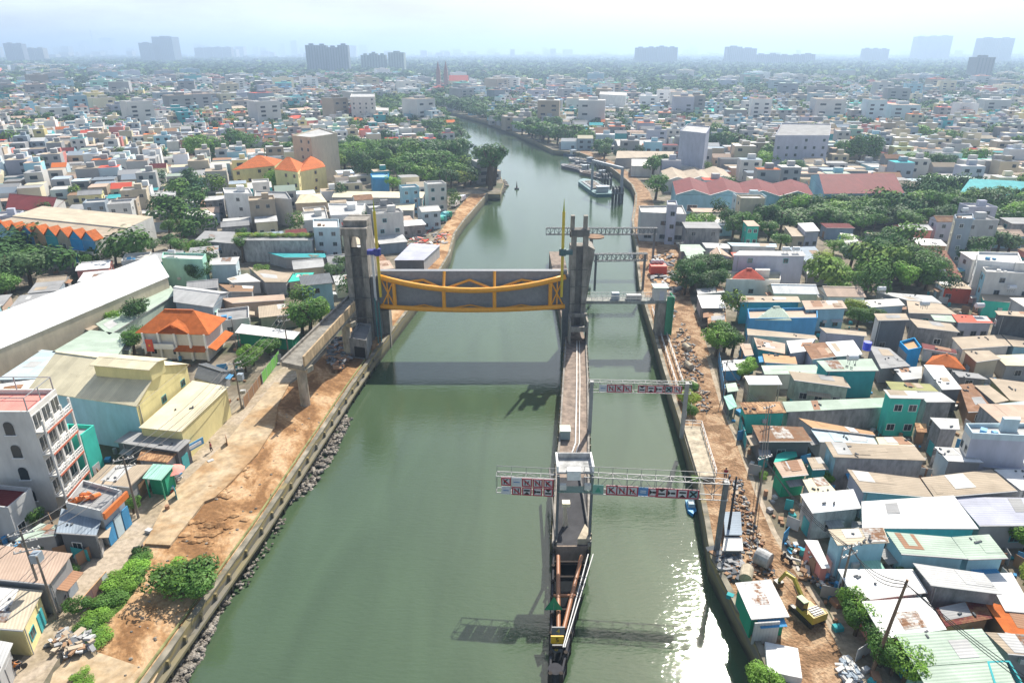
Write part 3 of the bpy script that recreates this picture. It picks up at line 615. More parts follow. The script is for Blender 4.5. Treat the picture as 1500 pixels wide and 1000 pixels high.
# ---------------- houses on the left bank ----------------
H('40,571 200,595 277,533', 11, 'ye', 'cr', kind='gable', h=3.2, walls=['lb', 'ye', 'ye', 'ye'], win=(0, 3), name='warehouse', cat='warehouse', group=None, label='pale yellow warehouse with light blue near wall and raised roof vent')
H('203,626 265,632 335,566 282,557', 8.2, 'ye', 'cr', dirn=1, win=(0, 0), name='warehouse_annex', cat='warehouse', group=None, label='low yellow lean-to annex with roller doors beside the yellow warehouse')
H('-60,536 248,405 217,377', 9, 'bg', 'wh', kind='gable', h=3.2, dirn=1, win=(0, 0), name='warehouse', cat='warehouse', group=None, label='very long white-roofed warehouse with tan walls on the far left')
H('160,490 258,430 250,418 140,474', 6.2, 'mg', 'mg', win=(0, 2))
H('75,516 173,519 192,490 132,483', 6.2, 'mg', 'mg', win=(0, 0))
H('-5,556 140,552 175,524 62,512', 6.2, 'lg', 'pb', win=(0, 0))
H('198,487 306,490 332,466', 8.6, 'ow', 'or', kind='hip', rm='tile', h=3.4, over=.8, win=(3, 2), name='villa', cat='villa', group=None, label='two-storey villa under a bright orange hipped tile roof')
H('235,381 298,383 304,374 238,372', 10.0, 'mi', 'ow', kind='flat', walls=['mi', 'mi', 'mi', 'mi'], win=(0, 2))
H('306,388 346,387 351,376 308,378', 8.0, 'pb', 'lg', win=(0, 2))
H('254,442 312,450 336,428 257,418', 7.0, 'bs', 'lg', kind='gable', h=1.5, win=(3, 1))
H('344,487 430,497 440,486 354,474', 6.0, 'gn', 'wh', open_=True, dirn=0)
H('284,553 319,563 338,544 302,531', 5.6, 'gr', 'dg', kind='gable', rm='tile', h=1.2, win=(1, 0))
H('168,646 262,660 280,644 190,631', 6.6, 'dg', 'gr', dirn=1, win=(0, 1))
H('200,673 245,677 260,662 208,658', 6.0, 'gr', 'ot', dirn=1, rm='rust', win=(0, 0))
H('128,706 190,713 225,680 155,680', 6.0, 'gr', 'tn', dirn=1, win=(0, 1))
H('208,700 236,703 255,681 224,679', 6.2, 'gn', 'mi', open_=True, dirn=1)
H('92,742 150,755 184,722 122,706', 7.6, 'lg', 'gr', kind='flat', walls=['lg', 'bs', 'lg', 'lg'], win=(0, 0), detail=False, name='shop_house', cat='shop', group=None, label='low grey shop house with an orange fascia facing the lane')
H('82,779 141,783 150,757 90,744', 6.6, 'dg', 'bs', dirn=1, win=(1, 1))
H('22,791 82,783 94,769 59,766', 6.0, 'gr', 'mg', dirn=1, win=(0, 0))
H('-25,845 72,855 106,810 0,798', 7.2, 'gr', 'pt', dirn=1, zf=7.8, win=(0, 2))
H('-55,915 34,922 63,864 -30,855', 6.6, 'ye', 'bg', dirn=1, win=(0, 2))
H('-55,985 -2,988 19,941 -30,932', 6.0, 'gr', 'lg', dirn=1, win=(0, 1))
H('-35,745 14,750 52,718 -20,712', 7.6, 'lg', 'mr', kind='flat', win=(0, 2), detail=False)
H('95,644 121,643 143,626 98,624', 10, 'tq', 'gr', kind='flat', walls=['tq', 'tq', 'gn', 'tq'], win=(0, 1), detail=False, name='town_house', cat='house', label='narrow teal town house with balconies behind the white block')
H('354,352 458,352 461,345 350,343', 9.4, 'lg', 'gr', conc=True, win=(0, 0), detail=False)
H('416,377 478,377 476,371 392,370', 6.2, 'gr', 'te', win=(2, 0))
H('422,413 454,409 460,399 430,400', 6.2, 'tn', 'tq', walls=['tn', 'tq', 'tn', 'tn'], win=(0, 0))
H('388,413 420,413 428,401 364,391', 6.4, 'gr', 'tn', win=(0, 0))
H('336,427 370,427 372,419 320,416', 6.0, 'gr', 'br', win=(0, 0))
H('340,444 418,439 416,431 324,437', 6.6, 'pt', 'pt', win=(3, 0))
H('340,414 382,412 362,400 332,408', 6.0, 'lg', 'ow', win=(0, 0))
H('266,312 296,319 316,315 302,307', 9.2, 'lg', 'ow', win=(0, 2))
H('328,285 371,286 366,277 326,277', 13, 'wh', 'lg', kind='flat', win=(1, 2))
H('372,290 428,294 421,283 374,281', 12, 'lg', 'gr', kind='flat', win=(0, 2))
H('444,326 482,322 478,309 440,313', 8.2, 'ow', 'lg', kind='flat', win=(2, 1))
H('484,318 528,316 536,300 480,300', 9.2, 'wh', 'lg', kind='flat', win=(2, 1))
H('458,336 498,336 497,323 458,323', 12, 'pb', 'ow', kind='flat', walls=['pb', 'pb', 'lb', 'lb'], win=(2, 1))
H('486,289 619,290 623,281 490,280', 7, 'gr', 'cr', win=(5, 1), name='workshop', cat='workshop', group=None, label='long low workshop with cream roof across the left bank behind the gate')
H('562,308 606,308 608,298 560,299', 7, 'gr', 'cr', win=(3, 1))
H('541,308 561,308 559,299 540,300', 7, 'gr', 'rd', win=(0, 0))
H('545,262 570,262 570,255 542,256', 9.6, 'db', 'lb', kind='flat', walls=['bl', 'bl', 'bl', 'bl'], win=(0, 1), detail=False)
H('432,298 479,296 470,284 440,285', 6.6, 'tn', 'cr', kind='hip', h=1.8, win=(2, 0))
H('628,286 652,283 641,276 620,278', 6.6, 'mg', 'bs', kind='gable', h=1.2, win=(0, 1))
H('8,305 75,311 96,292 25,286', 6.8, 'lg', 'mr', kind='gable', h=3, win=(3, 0))
H('285,352 356,358 350,340 300,338', 7.5, 'gr', 'gr', conc=True, win=(3, 1))
H('577,381 621,381 645,359 602,356', 6.4, 'dg', 'li', walls=['dg', 'lg', 'dg', 'dg'], win=(0, 0), detail=False, name='site_building', cat='building', group=None, label='dark flat-roofed site building on the left promenade behind the gate')
H('510,499 537,503 545,477 525,475', 6.6, 'gr', 'gr', kind='flat', conc=True, win=(0, 0), detail=False, name='control_house', cat='hut', group=None, label='grey concrete control hut on the quay in front of the left tower')
# ---------------- row of gabled town houses, far left ----------------
a0, a1 = G(-36, 333, 11), G(139, 353, 11); dep = G(186, 336, 11) - a1
for k in range(10):
    p, q = a0.lerp(a1, k / 10), a0.lerp(a1, (k + 1) / 10 - .002); fc = ['bl', 'ot', 'lb', 'mi', 'bl', 'ot', 'te', 'tn', 'db', 'bl'][k]
    t = house_w([p, q, q + dep, p + dep], 11, 11, 'ow', 'tn', 'shed', walls=[fc, 'ow', 'ow', 'ow'], win=(1, 0), over=0, name='row_house', cat='row house', group='orange-gabled row houses on the far left',
                label='%s row house with orange gable, %s in the far-left row' % (PAL[fc][0], ['ninth', 'ninth', 'eighth', 'seventh', 'sixth', 'fifth', 'fourth', 'third', 'second', 'first'][k] + ' from its right end' if k else 'leftmost, cut by the frame'), detail=False)
    d = (q - p).normalized(); n_ = Vector((d.y, -d.x, 0)); m = (p + q) / 2; b = MB(); c0 = m + n_ * .3; c1 = m - n_ * 3
    for s in (-1, 1):
        e0, e1 = m + d * s * 2.6 + n_ * .35, m + d * s * 2.6 - n_ * 3.
        b.quad((e0.x, e0.y, 11.1), (c0.x, c0.y, 13.6), (c1.x, c1.y, 13.6), (e1.x, e1.y, 11.1)); b.quad((e1.x, e1.y, 11.), (c1.x, c1.y, 13.5), (c0.x, c0.y, 13.5), (e0.x, e0.y, 11.))
    b.part('gable_roof', M_tile, t, pc('or'), uvdir=(p, (d.x, d.y)))
    b = MB(); e0, e1 = m - d * 2.4, m + d * 2.4; b.quad((e0.x, e0.y, 11), (e1.x, e1.y, 11), (m.x, m.y, 13.4)); b.part('gable', M_wall, t, pc(fc))
    b = MB(); bc = m + n_ * .8; b.box((bc.x, bc.y, 7.2), (d.length * 5.2, 1.5, .2), math.atan2(d.y, d.x)); b.box((bc.x + n_.x * .7, bc.y + n_.y * .7, 7.7), (5.2, .1, .9), math.atan2(d.y, d.x)); b.part('balcony', M_wall, t, pc('ow'))
p, q = a0 + dep * 1.01, a1 + dep * 1.01; dd = G(224, 321, 11) - (a1 + dep)
house_w([p, q, q + dd, p + dd], 11.4, 11.8, 'ow', 'bg', 'shed', win=(0, 0), over=0, walls=['ow', 'ow', 'ow', 'ow'], name='warehouse', cat='warehouse', group=None, label='big flat beige-roofed hall with white end wall behind the row houses')
# ---------------- white balcony block, lower left ----------------
def tower_block():
    zt = 17.7; A, B = G(-75, 606, zt), G(43, 606, zt); C = G(82, 573, zt); D = A + C - B; P = [Vector((p.x, p.y, 0)) for p in (A, B, C, D)]; cen = sum(P, Vector()) / 4
    t = thing('apartment_block', 'white five-storey block with balconies and arched windows, lower left', 'apartment block', (cen.x, cen.y, GZ)); OCC.append([(p.x, p.y) for p in P])
    MB().prism(P, GZ, zt - .6).part('wall', M_wall, t, pc('ow')); b = MB()
    for i in range(4):
        j = (i + 1) % 4; d = (P[j] - P[i]).normalized(); n_ = Vector((d.y, -d.x, 0)); b.prism([P[i] - n_ * .2, P[j] - n_ * .2, P[j] + n_ * .05, P[i] + n_ * .05], zt - .6, zt + .35 + .003 * i)
    b.part('parapet', M_wall, t, pc('ow'))
    q = [p + (cen - p) * .04 for p in P]; MB().prism(q, zt - .6, zt - .25).part('roof', M_tin, t, pc('pk'), uvdir=(P[0], (0, 1)))
    # roof frame posts
    b = MB(); m = [q[0], q[1], q[2], q[3]]
    for i in range(4):
        j = (i + 1) % 4; b.bar((m[i].x, m[i].y, zt + 2.2), (m[j].x, m[j].y, zt + 2.2), .1); n = max(2, int((m[j] - m[i]).length / 4))
        for k in range(n): c = m[i].lerp(m[j], k / n); b.bar((c.x, c.y, zt - .3), (c.x, c.y, zt + 2.25), .12)
    b.part('roof_frame', M_paint, t, pc('gr'))
    d = (P[2] - P[1]); l = d.length; d.normalize(); n_ = Vector((d.y, -d.x, 0)); ang = math.atan2(d.y, d.x)
    fh = 3.3
    for s in range(4):
        z = GZ + 2.2 + s * fh
        c = P[1] + d * (l / 2) + n_ * .7; MB().box((c.x, c.y, z), (l, 1.5, .22), ang).part('balcony', M_wall, t, pc('ow'))
        b = MB(); c2 = c + n_ * .7; b.box((c2.x, c2.y, z + .55), (l, .08, .08), ang); b.box((c2.x, c2.y, z + .95), (l, .1, .1), ang)
        for k in range(15): e = P[1] + d * (l * k / 14) + n_ * 1.4; b.box((e.x, e.y, z + .5), (.07, .07, .9))
        b.part('balustrade', M_plain, t, pc('wh'))
        b = MB().box((c2.x + n_.x * .06, c2.y + n_.y * .06, z - .05), (l * .98, .12, .26), ang); b.part('red_trim', M_plain, t, (.5, .15, .09, 1))
        for k in range(3):
            e = P[1] + d * (l * (k + .5) / 3) + n_ * .03; put_window(t, (e.x, e.y, z + .15), ang, 1.9, 2.3, pc('wh'))
    b = MB()
    for k in (0, .34, .67, 1.0): e = P[1] + d * (l * k) + n_ * 1.3; b.box((e.x, e.y, (GZ + zt) / 2 - .5), (.25, .25, zt - GZ - 1))
    b.part('column', M_wall, t, pc('ow'))
    d = (P[1] - P[0]); l = d.length; d.normalize(); n_ = Vector((d.y, -d.x, 0)); ang = math.atan2(d.y, d.x)
    for s in range(4):
        for off in (3.2, 10.5):
            e = P[1] - d * off + n_ * .04; z = GZ + 1.6 + s * 3.4; b = MB(); b.box((e.x, e.y, z + .7), (1.2, .1, 1.4), ang)
            pts = [e + d * math.cos(a) * .6 + Vector((0, 0, z + 1.4 + math.sin(a) * .55)) for a in [math.pi * i / 8 for i in range(9)]]
            b.quad(*[p - d * 0 + n_ * .05 for p in reversed(pts)]); b.part('arched_window', M_glass, t)
            MB().box((e.x, e.y, z - .05), (1.6, .3, .12), ang).part('window_sill', M_plain, t, pc('wh'))
tower_block()
# extra parts of the yellow warehouse, its annex, villa, shop
def find(name, k=0): return [h for h in HOUSES if h['o'].name.split('.')[0] == name][k]['o']
t = find('warehouse'); zr = 14.2
r0, r1 = G(150, 533, 14.2), G(231, 540, 14.2); d = (r1 - r0).normalized(); n_ = Vector((d.y, -d.x, 0)); ang = math.atan2(d.y, d.x); m = (r0 + r1) / 2; l = (r1 - r0).length
MB().box((m.x, m.y, 14.0), (l, 3.4, 2.2), ang).part('roof_vent', M_wall, t, pc('ye'))
b = MB()
for s in (-1, 1):
    e = m + n_ * s * 1.05; b.box((e.x, e.y, 15.2), (l + .6, 2.4, .12), ang, rx=s * .2)
b.part('vent_roof', M_tin, t, pc('cr'), uvdir=(r0, (-d.y, d.x)))
Aw, Bw, Cw = G(203, 626, 8.2), G(265, 632, 8.2), G(335, 566, 8.2); t2 = find('warehouse_annex'); d = Vector((Cw.x - Bw.x, Cw.y - Bw.y, 0)); l = d.length; d.normalize(); n_ = Vector((d.y, -d.x, 0)); ang = math.atan2(d.y, d.x)
for k in range(5):
    e = Bw + d * (l * (k + .6) / 5.2) - n_ * .34; b = MB().box((e.x, e.y, GZ + 1.7), (3.0, .14, 3.2), ang)
    b.part('roller_door', M_tin, t2, pc(['lg', 'bs', 'wh', 'bs', 'lg'][k]), uvdir=((0, 0), (1, 0)))
def sign(name, px, z, w, h, ang, color, label, cat='sign', text=None, tcol='wh', gr=None):
    c = G(px[0], px[1], z); t = thing(name, label, cat, (c.x, c.y, z), gr); MB().box((c.x, c.y, z), (w, .15, h), ang).part('board', M_plain, t, pc(color))
    if text:
        cu = bpy.data.curves.new('lettering', 'FONT'); cu.body = text; cu.size = h * .8; cu.align_x = 'CENTER'; cu.align_y = 'CENTER'; cu.extrude = .01
        tmp = bpy.data.objects.new('tmp', cu); col.objects.link(tmp); dg = bpy.context.evaluated_depsgraph_get(); me = bpy.data.meshes.new_from_object(tmp.evaluated_get(dg)); bpy.data.objects.remove(tmp)
        o = bpy.data.objects.new('lettering', me); col.objects.link(o); me.materials.clear(); me.materials.append(M_plain); o.color = pc(tcol); o.parent = t
        n_ = Vector((math.sin(ang), -math.cos(ang), 0)); o.location = n_ * .1; o.rotation_euler = (math.pi / 2, 0, ang)
    return t
# villa: veranda pillars, lower roof, flag
v = find('villa'); A, B, C = [G(x, y, 8.6) for x, y in ((198, 487), (306, 490), (332, 466))]; d = Vector((B.x - A.x, B.y - A.y, 0)); l = d.length; d.normalize(); n_ = Vector((d.y, -d.x, 0)); ang = math.atan2(d.y, d.x)
b = MB()
for k in (.09, .3, .52, .72, .93): e = A + d * l * k - n_ * .1; MB().box((e.x, e.y, 5.7), (.4, .4, 5.8)).part('pillar', M_wall, v, pc('wh'))
e = A + d * l * .72 + n_ * .1; MB().box((e.x, e.y, 5.5), (l * .42, 1.8, .14), ang, rx=.4).part('lower_roof', M_tile, v, pc('or'), uvdir=((A.x, A.y), (d.x, d.y)))
d2 = Vector((C.x - B.x, C.y - B.y, 0)); l2 = d2.length; d2.normalize(); n2 = Vector((d2.y, -d2.x, 0)); e = B + d2 * l2 * .5 + n2 * .1
MB().box((e.x, e.y, 5.5), (l2, 1.8, .14), math.atan2(d2.y, d2.x), rx=.4).part('lower_roof', M_tile, v, pc('or'), uvdir=((B.x, B.y), (d2.x, d2.y)))
e = A + d * l * .3 + n_ * .2; MB().box((e.x, e.y, 5.6), (l * .44, 1.3, .2), ang).box((e.x + n_.x * .6, e.y + n_.y * .6, 6.2), (l * .44, .1, .9), ang).part('balcony', M_wall, v, pc('wh'))
# front dormer
pz = [8.75, 11.0]; m = A + d * l * .52; b = MB(); f0 = m + n_ * .15; f1 = m - n_ * 2.4
for s in (-1, 1):
    e0 = f0 + d * s * 3.2; b.quad((e0.x, e0.y, 8.75), (f0.x, f0.y, 10.6), (f1.x, f1.y, 10.9), (e0.x - n_.x * 1.5, e0.y - n_.y * 1.5, 9.2))
b.part('dormer_roof', M_tile, v, pc('or'), uvdir=((A.x, A.y), (d.x, d.y)))
fl = A + d * l * .2 + n_ * .95; b = MB().box((fl.x, fl.y, 6.3), (1.5, .04, 2.6), ang); t = thing('flag', 'red flag with a yellow star hung on the villa balcony', 'flag', (fl.x, fl.y, 5)); b.part('flag_cloth', M_cloth, t, pc('rd'))
b = MB(); st = []
for i in range(10): a = math.pi / 2 + i * math.pi / 5; r_ = .32 if i % 2 == 0 else .13; st.append(fl + d * math.cos(a) * r_ + Vector((0, 0, 3.9 + math.sin(a) * r_ - GZ + 0 - .0)) + n_ * .05 + Vector((0, 0, 0)))
st = [Vector((p.x, p.y, p.z - fl.z + 5.2)) for p in st]; b.quad(*reversed(st)); b.part('star', M_cloth, t, (.8, .55, .05, 1))
# shop fascia + awning on the lane
Bs, Cs = G(150, 755, 7.6), G(184, 722, 7.6); d = Vector((Cs.x - Bs.x, Cs.y - Bs.y, 0)); l = d.length; d.normalize(); n_ = Vector((d.y, -d.x, 0)); ang = math.atan2(d.y, d.x); sh = find('shop_house'); m = (Bs + Cs) / 2
MB().box((m.x + n_.x * .2, m.y + n_.y * .2, 7.5), (l, .3, .9), ang).part('fascia', M_plain, sh, pc('or'))
for k in range(3): e = Bs + d * (l * (k + .5) / 3) - n_ * .15; MB().box((e.x, e.y, 4.3), (l / 3.6, .14, 2.9), ang).part('shutter', M_tin, sh, pc(['bl', 'pb', 'bl'][k]), uvdir=((0, 0), (0, 1)))
# jars and plants on its terrace
rocks('terrace_pots', [(105, 728), (140, 735), (150, 722), (120, 716)], 1, 'pots on the shop terrace', zr=(7.7, 7.8), s=(.3, .4)) if 0 else None
# beer-shop sign on the lane
sgn = sign('shop_sign', (284, 652), 5.2, 3.4, 1.1, R(62), 'bl', 'small blue and white shop sign by the grey tin roof', text=None)
MB().box((sgn.location.x + .12, sgn.location.y - .06, 5.2), (2.4, .08, .5), R(62)).part('white_band', M_plain, sgn, pc('wh'))
# market umbrellas
def umbrella(px, py, r, c, label):
    g = G(px, py); t = thing('market_umbrella', label, 'umbrella', g, 'umbrellas'); MB().tube([g, g + Vector((0, 0, 2.6))], .04, 6).part('pole', M_plain, t, pc('gr')); b = MB()
    n = 10; top = g + Vector((0, 0, 2.9))
    rim = [g + Vector((math.cos(i * 2 * math.pi / n) * r, math.sin(i * 2 * math.pi / n) * r, 2.3)) for i in range(n)]
    for i in range(n): b.quad(rim[i], rim[(i + 1) % n], top)
    b.part('canopy', M_cloth, t, pc(c))
umbrella(258, 708, 1.6, 'pk', 'round pink umbrella beside the mint awning on the lane')
# ---------------- large buildings of the middle distance ----------------
def hall(s, z, wall, roof, h, label, n=1, ridge='y', cat='warehouse', name='warehouse', walls=None, rm='tin', win=(2, 1)):
    """n gabled bays side by side along the near edge"""
    pts = [tuple(map(float, q.split(','))) for q in s.split()]; P = [G(x, y, z) for x, y in pts]
    if len(P) == 3: P.append(P[0] + P[2] - P[1])
    P = [Vector((p.x, p.y, 0)) for p in P]; cen = sum(P, Vector()) / 4; t = thing(name, label, cat, (cen.x, cen.y, GZ)); OCC.append([(p.x, p.y) for p in P])
    MB().prism(P, GZ, z - .1).part('wall', M_wall, t, pc(wall))
    for k in range(n):
        a, b_ = P[0].lerp(P[1], k / n), P[0].lerp(P[1], (k + 1) / n); c, d_ = P[3].lerp(P[2], (k + 1) / n), P[3].lerp(P[2], k / n); b = MB()
        Z = Vector((0, 0, 1)); o_ = (a - d_).normalized() * .5
        if ridge == 'y': r0, r1 = (a + b_) / 2 + o_ + Z * (z + h), (c + d_) / 2 + Z * (z + h); a2, b2 = a + o_ + Z * z, b_ + o_ + Z * z; b.quad(a2, r0, r1, d_ + Z * z); b.quad(b2, c + Z * z, r1, r0); en = [(a + Z * z, b_ + Z * z, (a + b_) / 2 + Z * (z + h))]
        else: r0, r1 = (a + d_) / 2 + Z * (z + h), (b_ + c) / 2 + Z * (z + h); b.quad(a + Z * z, b_ + Z * z, r1, r0); b.quad(c + Z * z, d_ + Z * z, r0, r1); en = [(b_ + Z * z, c + Z * z, r1), (d_ + Z * z, a + Z * z, r0)]
        dd = (P[1] - P[0]).normalized(); b.part('roof', ROOFM[rm], t, pc(roof), uvdir=((P[0].x, P[0].y), (dd.x, dd.y) if rm == 'tile' else (-dd.y, dd.x)))
        g = MB()
        for e in en: g.quad(*[q + (cen - Vector((q.x, q.y, 0))) * .004 for q in e])
        g.part('gable', M_wall, t, pc(wall))
        if ridge == 'y':
            tr = MB(); tr.bar(a2, r0, .35, .2); tr.bar(b2, r0, .35, .2); tr.part('white_trim', M_plain, t, pc('wh'))
        face_windows(t, a, b_, GZ, z, 1, pc('wh'), random.Random(k + 3), wsize=(4, 2.6), storeys=1) if win[0] else None
    return t
hall('990,285 1193,288 1182,270 985,266', 10.2, 'lb', 'mr', 2.0, 'light blue warehouse with four scalloped maroon roof bays', n=4)
hall('1207,284 1325,283 1292,256 1188,257', 11, 'lb', 'mr', 4, 'light blue warehouse with one broad maroon gable behind the trees', n=1, ridge='x')
hall('975,265 1075,262 1060,248 968,250', 8, 'ow', 'tn', 1.6, 'pinkish tan shed roofs behind the scalloped warehouse', n=3)
hall('1405,283 1560,290 1540,268 1430,262', 10, 'tq', 'te', 2.6, 'long teal warehouse at the right edge above the trees', n=1, ridge='x')
hall('1410,242 1480,243 1470,235 1405,234', 9, 'ow', 'tq', 2, 'turquoise-roofed shed behind the teal warehouse', n=1, ridge='x')
hall('925,243 1030,245 1020,234 925,233', 8, 'ow', 'ow', 1.4, 'long cream-roofed shed beside the promenade bend', n=1, ridge='x')
hall('902,232 985,230 990,222 905,221', 8, 'gr', 'tn', 1.5, 'grey tin shed with dark openings beside the promenade', n=1, ridge='x')
hall('905,214 965,212 960,205 900,206', 8, 'gr', 'lg', 1.5, 'low light grey shed under the riverside trees', n=1, ridge='x')
def block(s, z, wall, roof, label, cat='building', name='building', walls=None, cols=6, flt=3.2, kind='flat', h=2.5, rm='flat', gw=None, facing=(0, 1), wcol='bs'):
    pts = [tuple(map(float, q.split(','))) for q in s.split()]; P = [G(x, y, z) for x, y in pts]
    if len(P) == 3: P.append(P[0] + P[2] - P[1])
    t = house_w([(p.x, p.y) for p in P], z, z, wall, roof, kind, rm=rm, h=h, win=None, name=name, cat=cat, label=label, walls=walls, over=0, group=None, detail=False); HOUSES.pop()
    rr = random.Random(5)
    for i in facing:
        a, b_ = P[i], P[(i + 1) % 4]; n = max(1, int((b_ - a).length / 4)); n = min(n, cols)
        face_windows(t, a, b_, GZ, z, n, pc(wcol), rr, storeys=max(1, int((z - GZ) / flt)), wsize=(gw or 1.4, 1.5))
    return t
# control building by the right lock
block('939,313 1005,316 999,303 936,304', 11.8, 'lg', 'ow', 'white two-storey control building with a flat roof and square stair tower', 'control building', 'control_building', cols=5, gw=2.6)
block('978,302 992,302.5 990,296 977,296', 15.2, 'li', 'ow', 'slim grey stair tower rising from the white control building', 'tower', 'stair_tower', cols=1, facing=(0,))
# yellow school with orange roofs, beige block
block('402,248 436,252 446,240 412,237', 14, 'ye', 'or', 'orange-roofed middle wing of the yellow school', 'school', 'school_wing', kind='hip', rm='tile', h=4, facing=(0, 1), wcol='ot')
block('340,249 402,243 414,234 362,238', 13, 'ye', 'or', 'long left wing of the yellow school with orange roof', 'school', 'school_wing', kind='hip', rm='tile', h=4, cols=9, facing=(0,), wcol='ot')
block('437,252 477,244 470,234 440,238', 13, 'ye', 'or', 'right wing of the yellow school with blank end wall', 'school', 'school_wing', kind='hip', rm='tile', h=4, cols=1, facing=(0,), wcol='ot')
block('428,200 455,203 494,197 468,189', 24, 'bg', 'lg', 'tall beige block with brown window bands above the school', 'office block', 'office_block', walls=['bg', 'bg', 'bg', 'br'], facing=(0,), cols=4)
block('878,139 917,141 918,136 880,134', 22, 'wh', 'ow', 'blank white block beyond the riverside trees, right', 'office block', 'office_block', cols=0, facing=())
block('996,193 1034,197 1040,187 1006,184', 24, 'li', 'lg', 'plain blue-grey house block behind the tan sheds, right', 'house block', 'house_block', cols=0, facing=())
block('1136,200 1215,200 1217,183 1145,182', 21, 'li', 'gr', 'wide weathered grey block in the right middle distance', 'house block', 'house_block', cols=7, facing=(0,))
block('513,143 549,143 549,138 515,138', 26, 'ow', 'lg', 'cream four-storey block near the left river bend', 'house block', 'house_block', cols=4, facing=(0, 1))
block('551,162 569,163 569,159 552,158', 15, 'wh', 'ow', 'small white block beside the cream block at the bend', 'house block', 'house_block', cols=3, facing=(0,))
# church
def church():
    g = G(655, 134); Y = g.y; s = Y / 1000; t = thing('church', 'church with twin pale pink spires and a red roof beyond the river bend', 'church', g)
    for x in (643, 654):
        c = WY(x, 134, Y); b = MB(); w_ = 6.4; b.box((c.x, Y, GZ + 15), (w_, w_, 30)); b.part('bell_tower', M_wall, t, (.36, .21, .2, 1))
        b = MB(); q = [(c.x - 3, Y - 3, GZ + 30), (c.x + 3, Y - 3, GZ + 30), (c.x + 3, Y + 3, GZ + 30), (c.x - 3, Y + 3, GZ + 30)]
        for i in range(4): b.quad(q[i], q[(i + 1) % 4], (c.x, Y, GZ + 46))
        b.part('spire', M_wall, t, (.34, .2, .19, 1))
    a = WY(672, 134, Y); MB().box((a.x, Y + 8, GZ + 8), (30, 18, 16)).part('nave', M_wall, t, pc('cr'))
    b = MB(); x0, x1, y0, y1, z = a.x - 15.5, a.x + 15.5, Y - 1.5, Y + 17.5, GZ + 16; m = (y0 + y1) / 2
    b.quad((x0, y0, z), (x1, y0, z), (x1, m, z + 8), (x0, m, z + 8)); b.quad((x1, y1, z), (x0, y1, z), (x0, m, z + 8), (x1, m, z + 8)); b.part('roof', M_plain, t, pc('rd'))
    b = MB()
    for k in range(7): b.box((x0 + 3 + k * 4.2, Y - 1.2, GZ + 8), (1.6, .3, 7))
    b.part('window', M_glass, t); OCC.append([(x0 - 20, Y - 8), (x1, Y - 8), (x1, Y + 20), (x0 - 20, Y + 20)])
church()
# high-rises on the horizon
def hiline(x0, x1, yt, yb, colr, n=1, label='', dz=0, fl=True):
    base = G((x0 + x1) / 2, yb); Y = base.y; a, b_ = WY(x0, yb, Y), WY(x1, yb, Y); zt = WY((x0 + x1) / 2, yt, Y).z; t = thing('high_rise', label, 'high-rise', base, 'high-rise blocks on the horizon'); W = (b_.x - a.x) / n
    r = random.Random(int(x0)); body = MB(); dk = MB()
    for k in range(n):
        h = zt - (r.random() * .1 * (zt - GZ) if n > 1 else 0); cx = a.x + W * (k + .5); dep = max(20, W * .8); body.box((cx, Y + dep / 2, (GZ + h) / 2), (W * (.96 if n > 1 else 1), dep, h - GZ)); body.box((cx, Y + dep / 2, h + 2), (W * .4, dep * .4, 4))
        m = max(3, int(W / 7)) if W < 90 else 12
        for i in range(m): dk.box((cx - W / 2 + W * (i + .5) / m, Y - .2, (GZ + h) / 2), (W / m * .35, .6, (h - GZ) * .93))
    colr = tuple(v * .62 for v in colr[:3]) + (1,); body.part('tower_body', M_wall, t, colr); dk.part('window_bands', M_plain, t, tuple(c * .45 for c in colr[:3]) + (1,))
HR = [(12, 39, 62, 96, 2, 'li', 'stepped pale high-rise at the far left edge'), (41, 68, 70, 95, 2, 'ow', 'whitish banded high-rise beside the far-left edge tower'), (208, 241, 62, 95, 2, 'bs', 'lower grey slab of the left pair of high-rises'),
      (229, 258, 54, 95, 1, 'bs', 'taller flat-topped slab of the left pair of high-rises'), (287, 341, 69, 91, 4, 'lg', 'low wide cluster of pale slabs left of centre'), (409, 417, 65, 82, 1, 'lg', 'slim far tower, left one of two'), (424, 437, 65, 82, 1, 'lg', 'slim far tower, right one of two'),
      (451, 513, 66, 111, 4, 'bs', 'dark blue-grey high-rise group, nearest one left of the river'), (530, 567, 78, 109, 3, 'mg', 'grey-green slab left of a matching slimmer one'), (570, 593, 77, 109, 1, 'mg', 'slim grey-green slab beside a wider one'),
      (930, 991, 67, 99, 4, 'bs', 'wide blue-grey slab right of the river vista'), (1063, 1106, 68, 99, 2, 'li', 'lilac slab at the left end of a long low block'), (1106, 1192, 79, 100, 5, 'li', 'long low lilac block adjoining a taller slab'),
      (1262, 1299, 71, 96, 3, 'bs', 'small grey slab with rooftop bumps, right horizon'), (1337, 1388, 51, 93, 3, 'lg', 'tallest wide pale high-rise on the right horizon'), (1432, 1455, 56, 97, 1, 'lg', 'left one of the twin pale towers, far right'),
      (1459, 1477, 56, 97, 1, 'lg', 'right one of the twin pale towers, far right'), (1424, 1450, 84, 120, 1, 'gr', 'nearer dark grey block below the twin towers'), (123, 136, 60, 82, 1, 'lg', 'faint far tower near the left spike'), (150, 166, 56, 82, 1, 'bs', 'faint bluish far tower beside the skyline spike'),
      (600, 613, 66, 80, 1, 'lg', 'faint far tower behind the grey-green slabs, left one'), (617, 632, 65, 80, 1, 'lg', 'faint far tower behind the grey-green slabs, right one'), (790, 830, 66, 80, 3, 'lg', 'faint far slabs over the middle of the river vista'), (660, 675, 70, 82, 1, 'lg', 'faint slim far tower above the church'),
      (868, 905, 70, 82, 2, 'lg', 'faint far slabs right of the river vista'), (1000, 1022, 72, 84, 2, 'lg', 'faint small far slabs between the two wide slabs')]
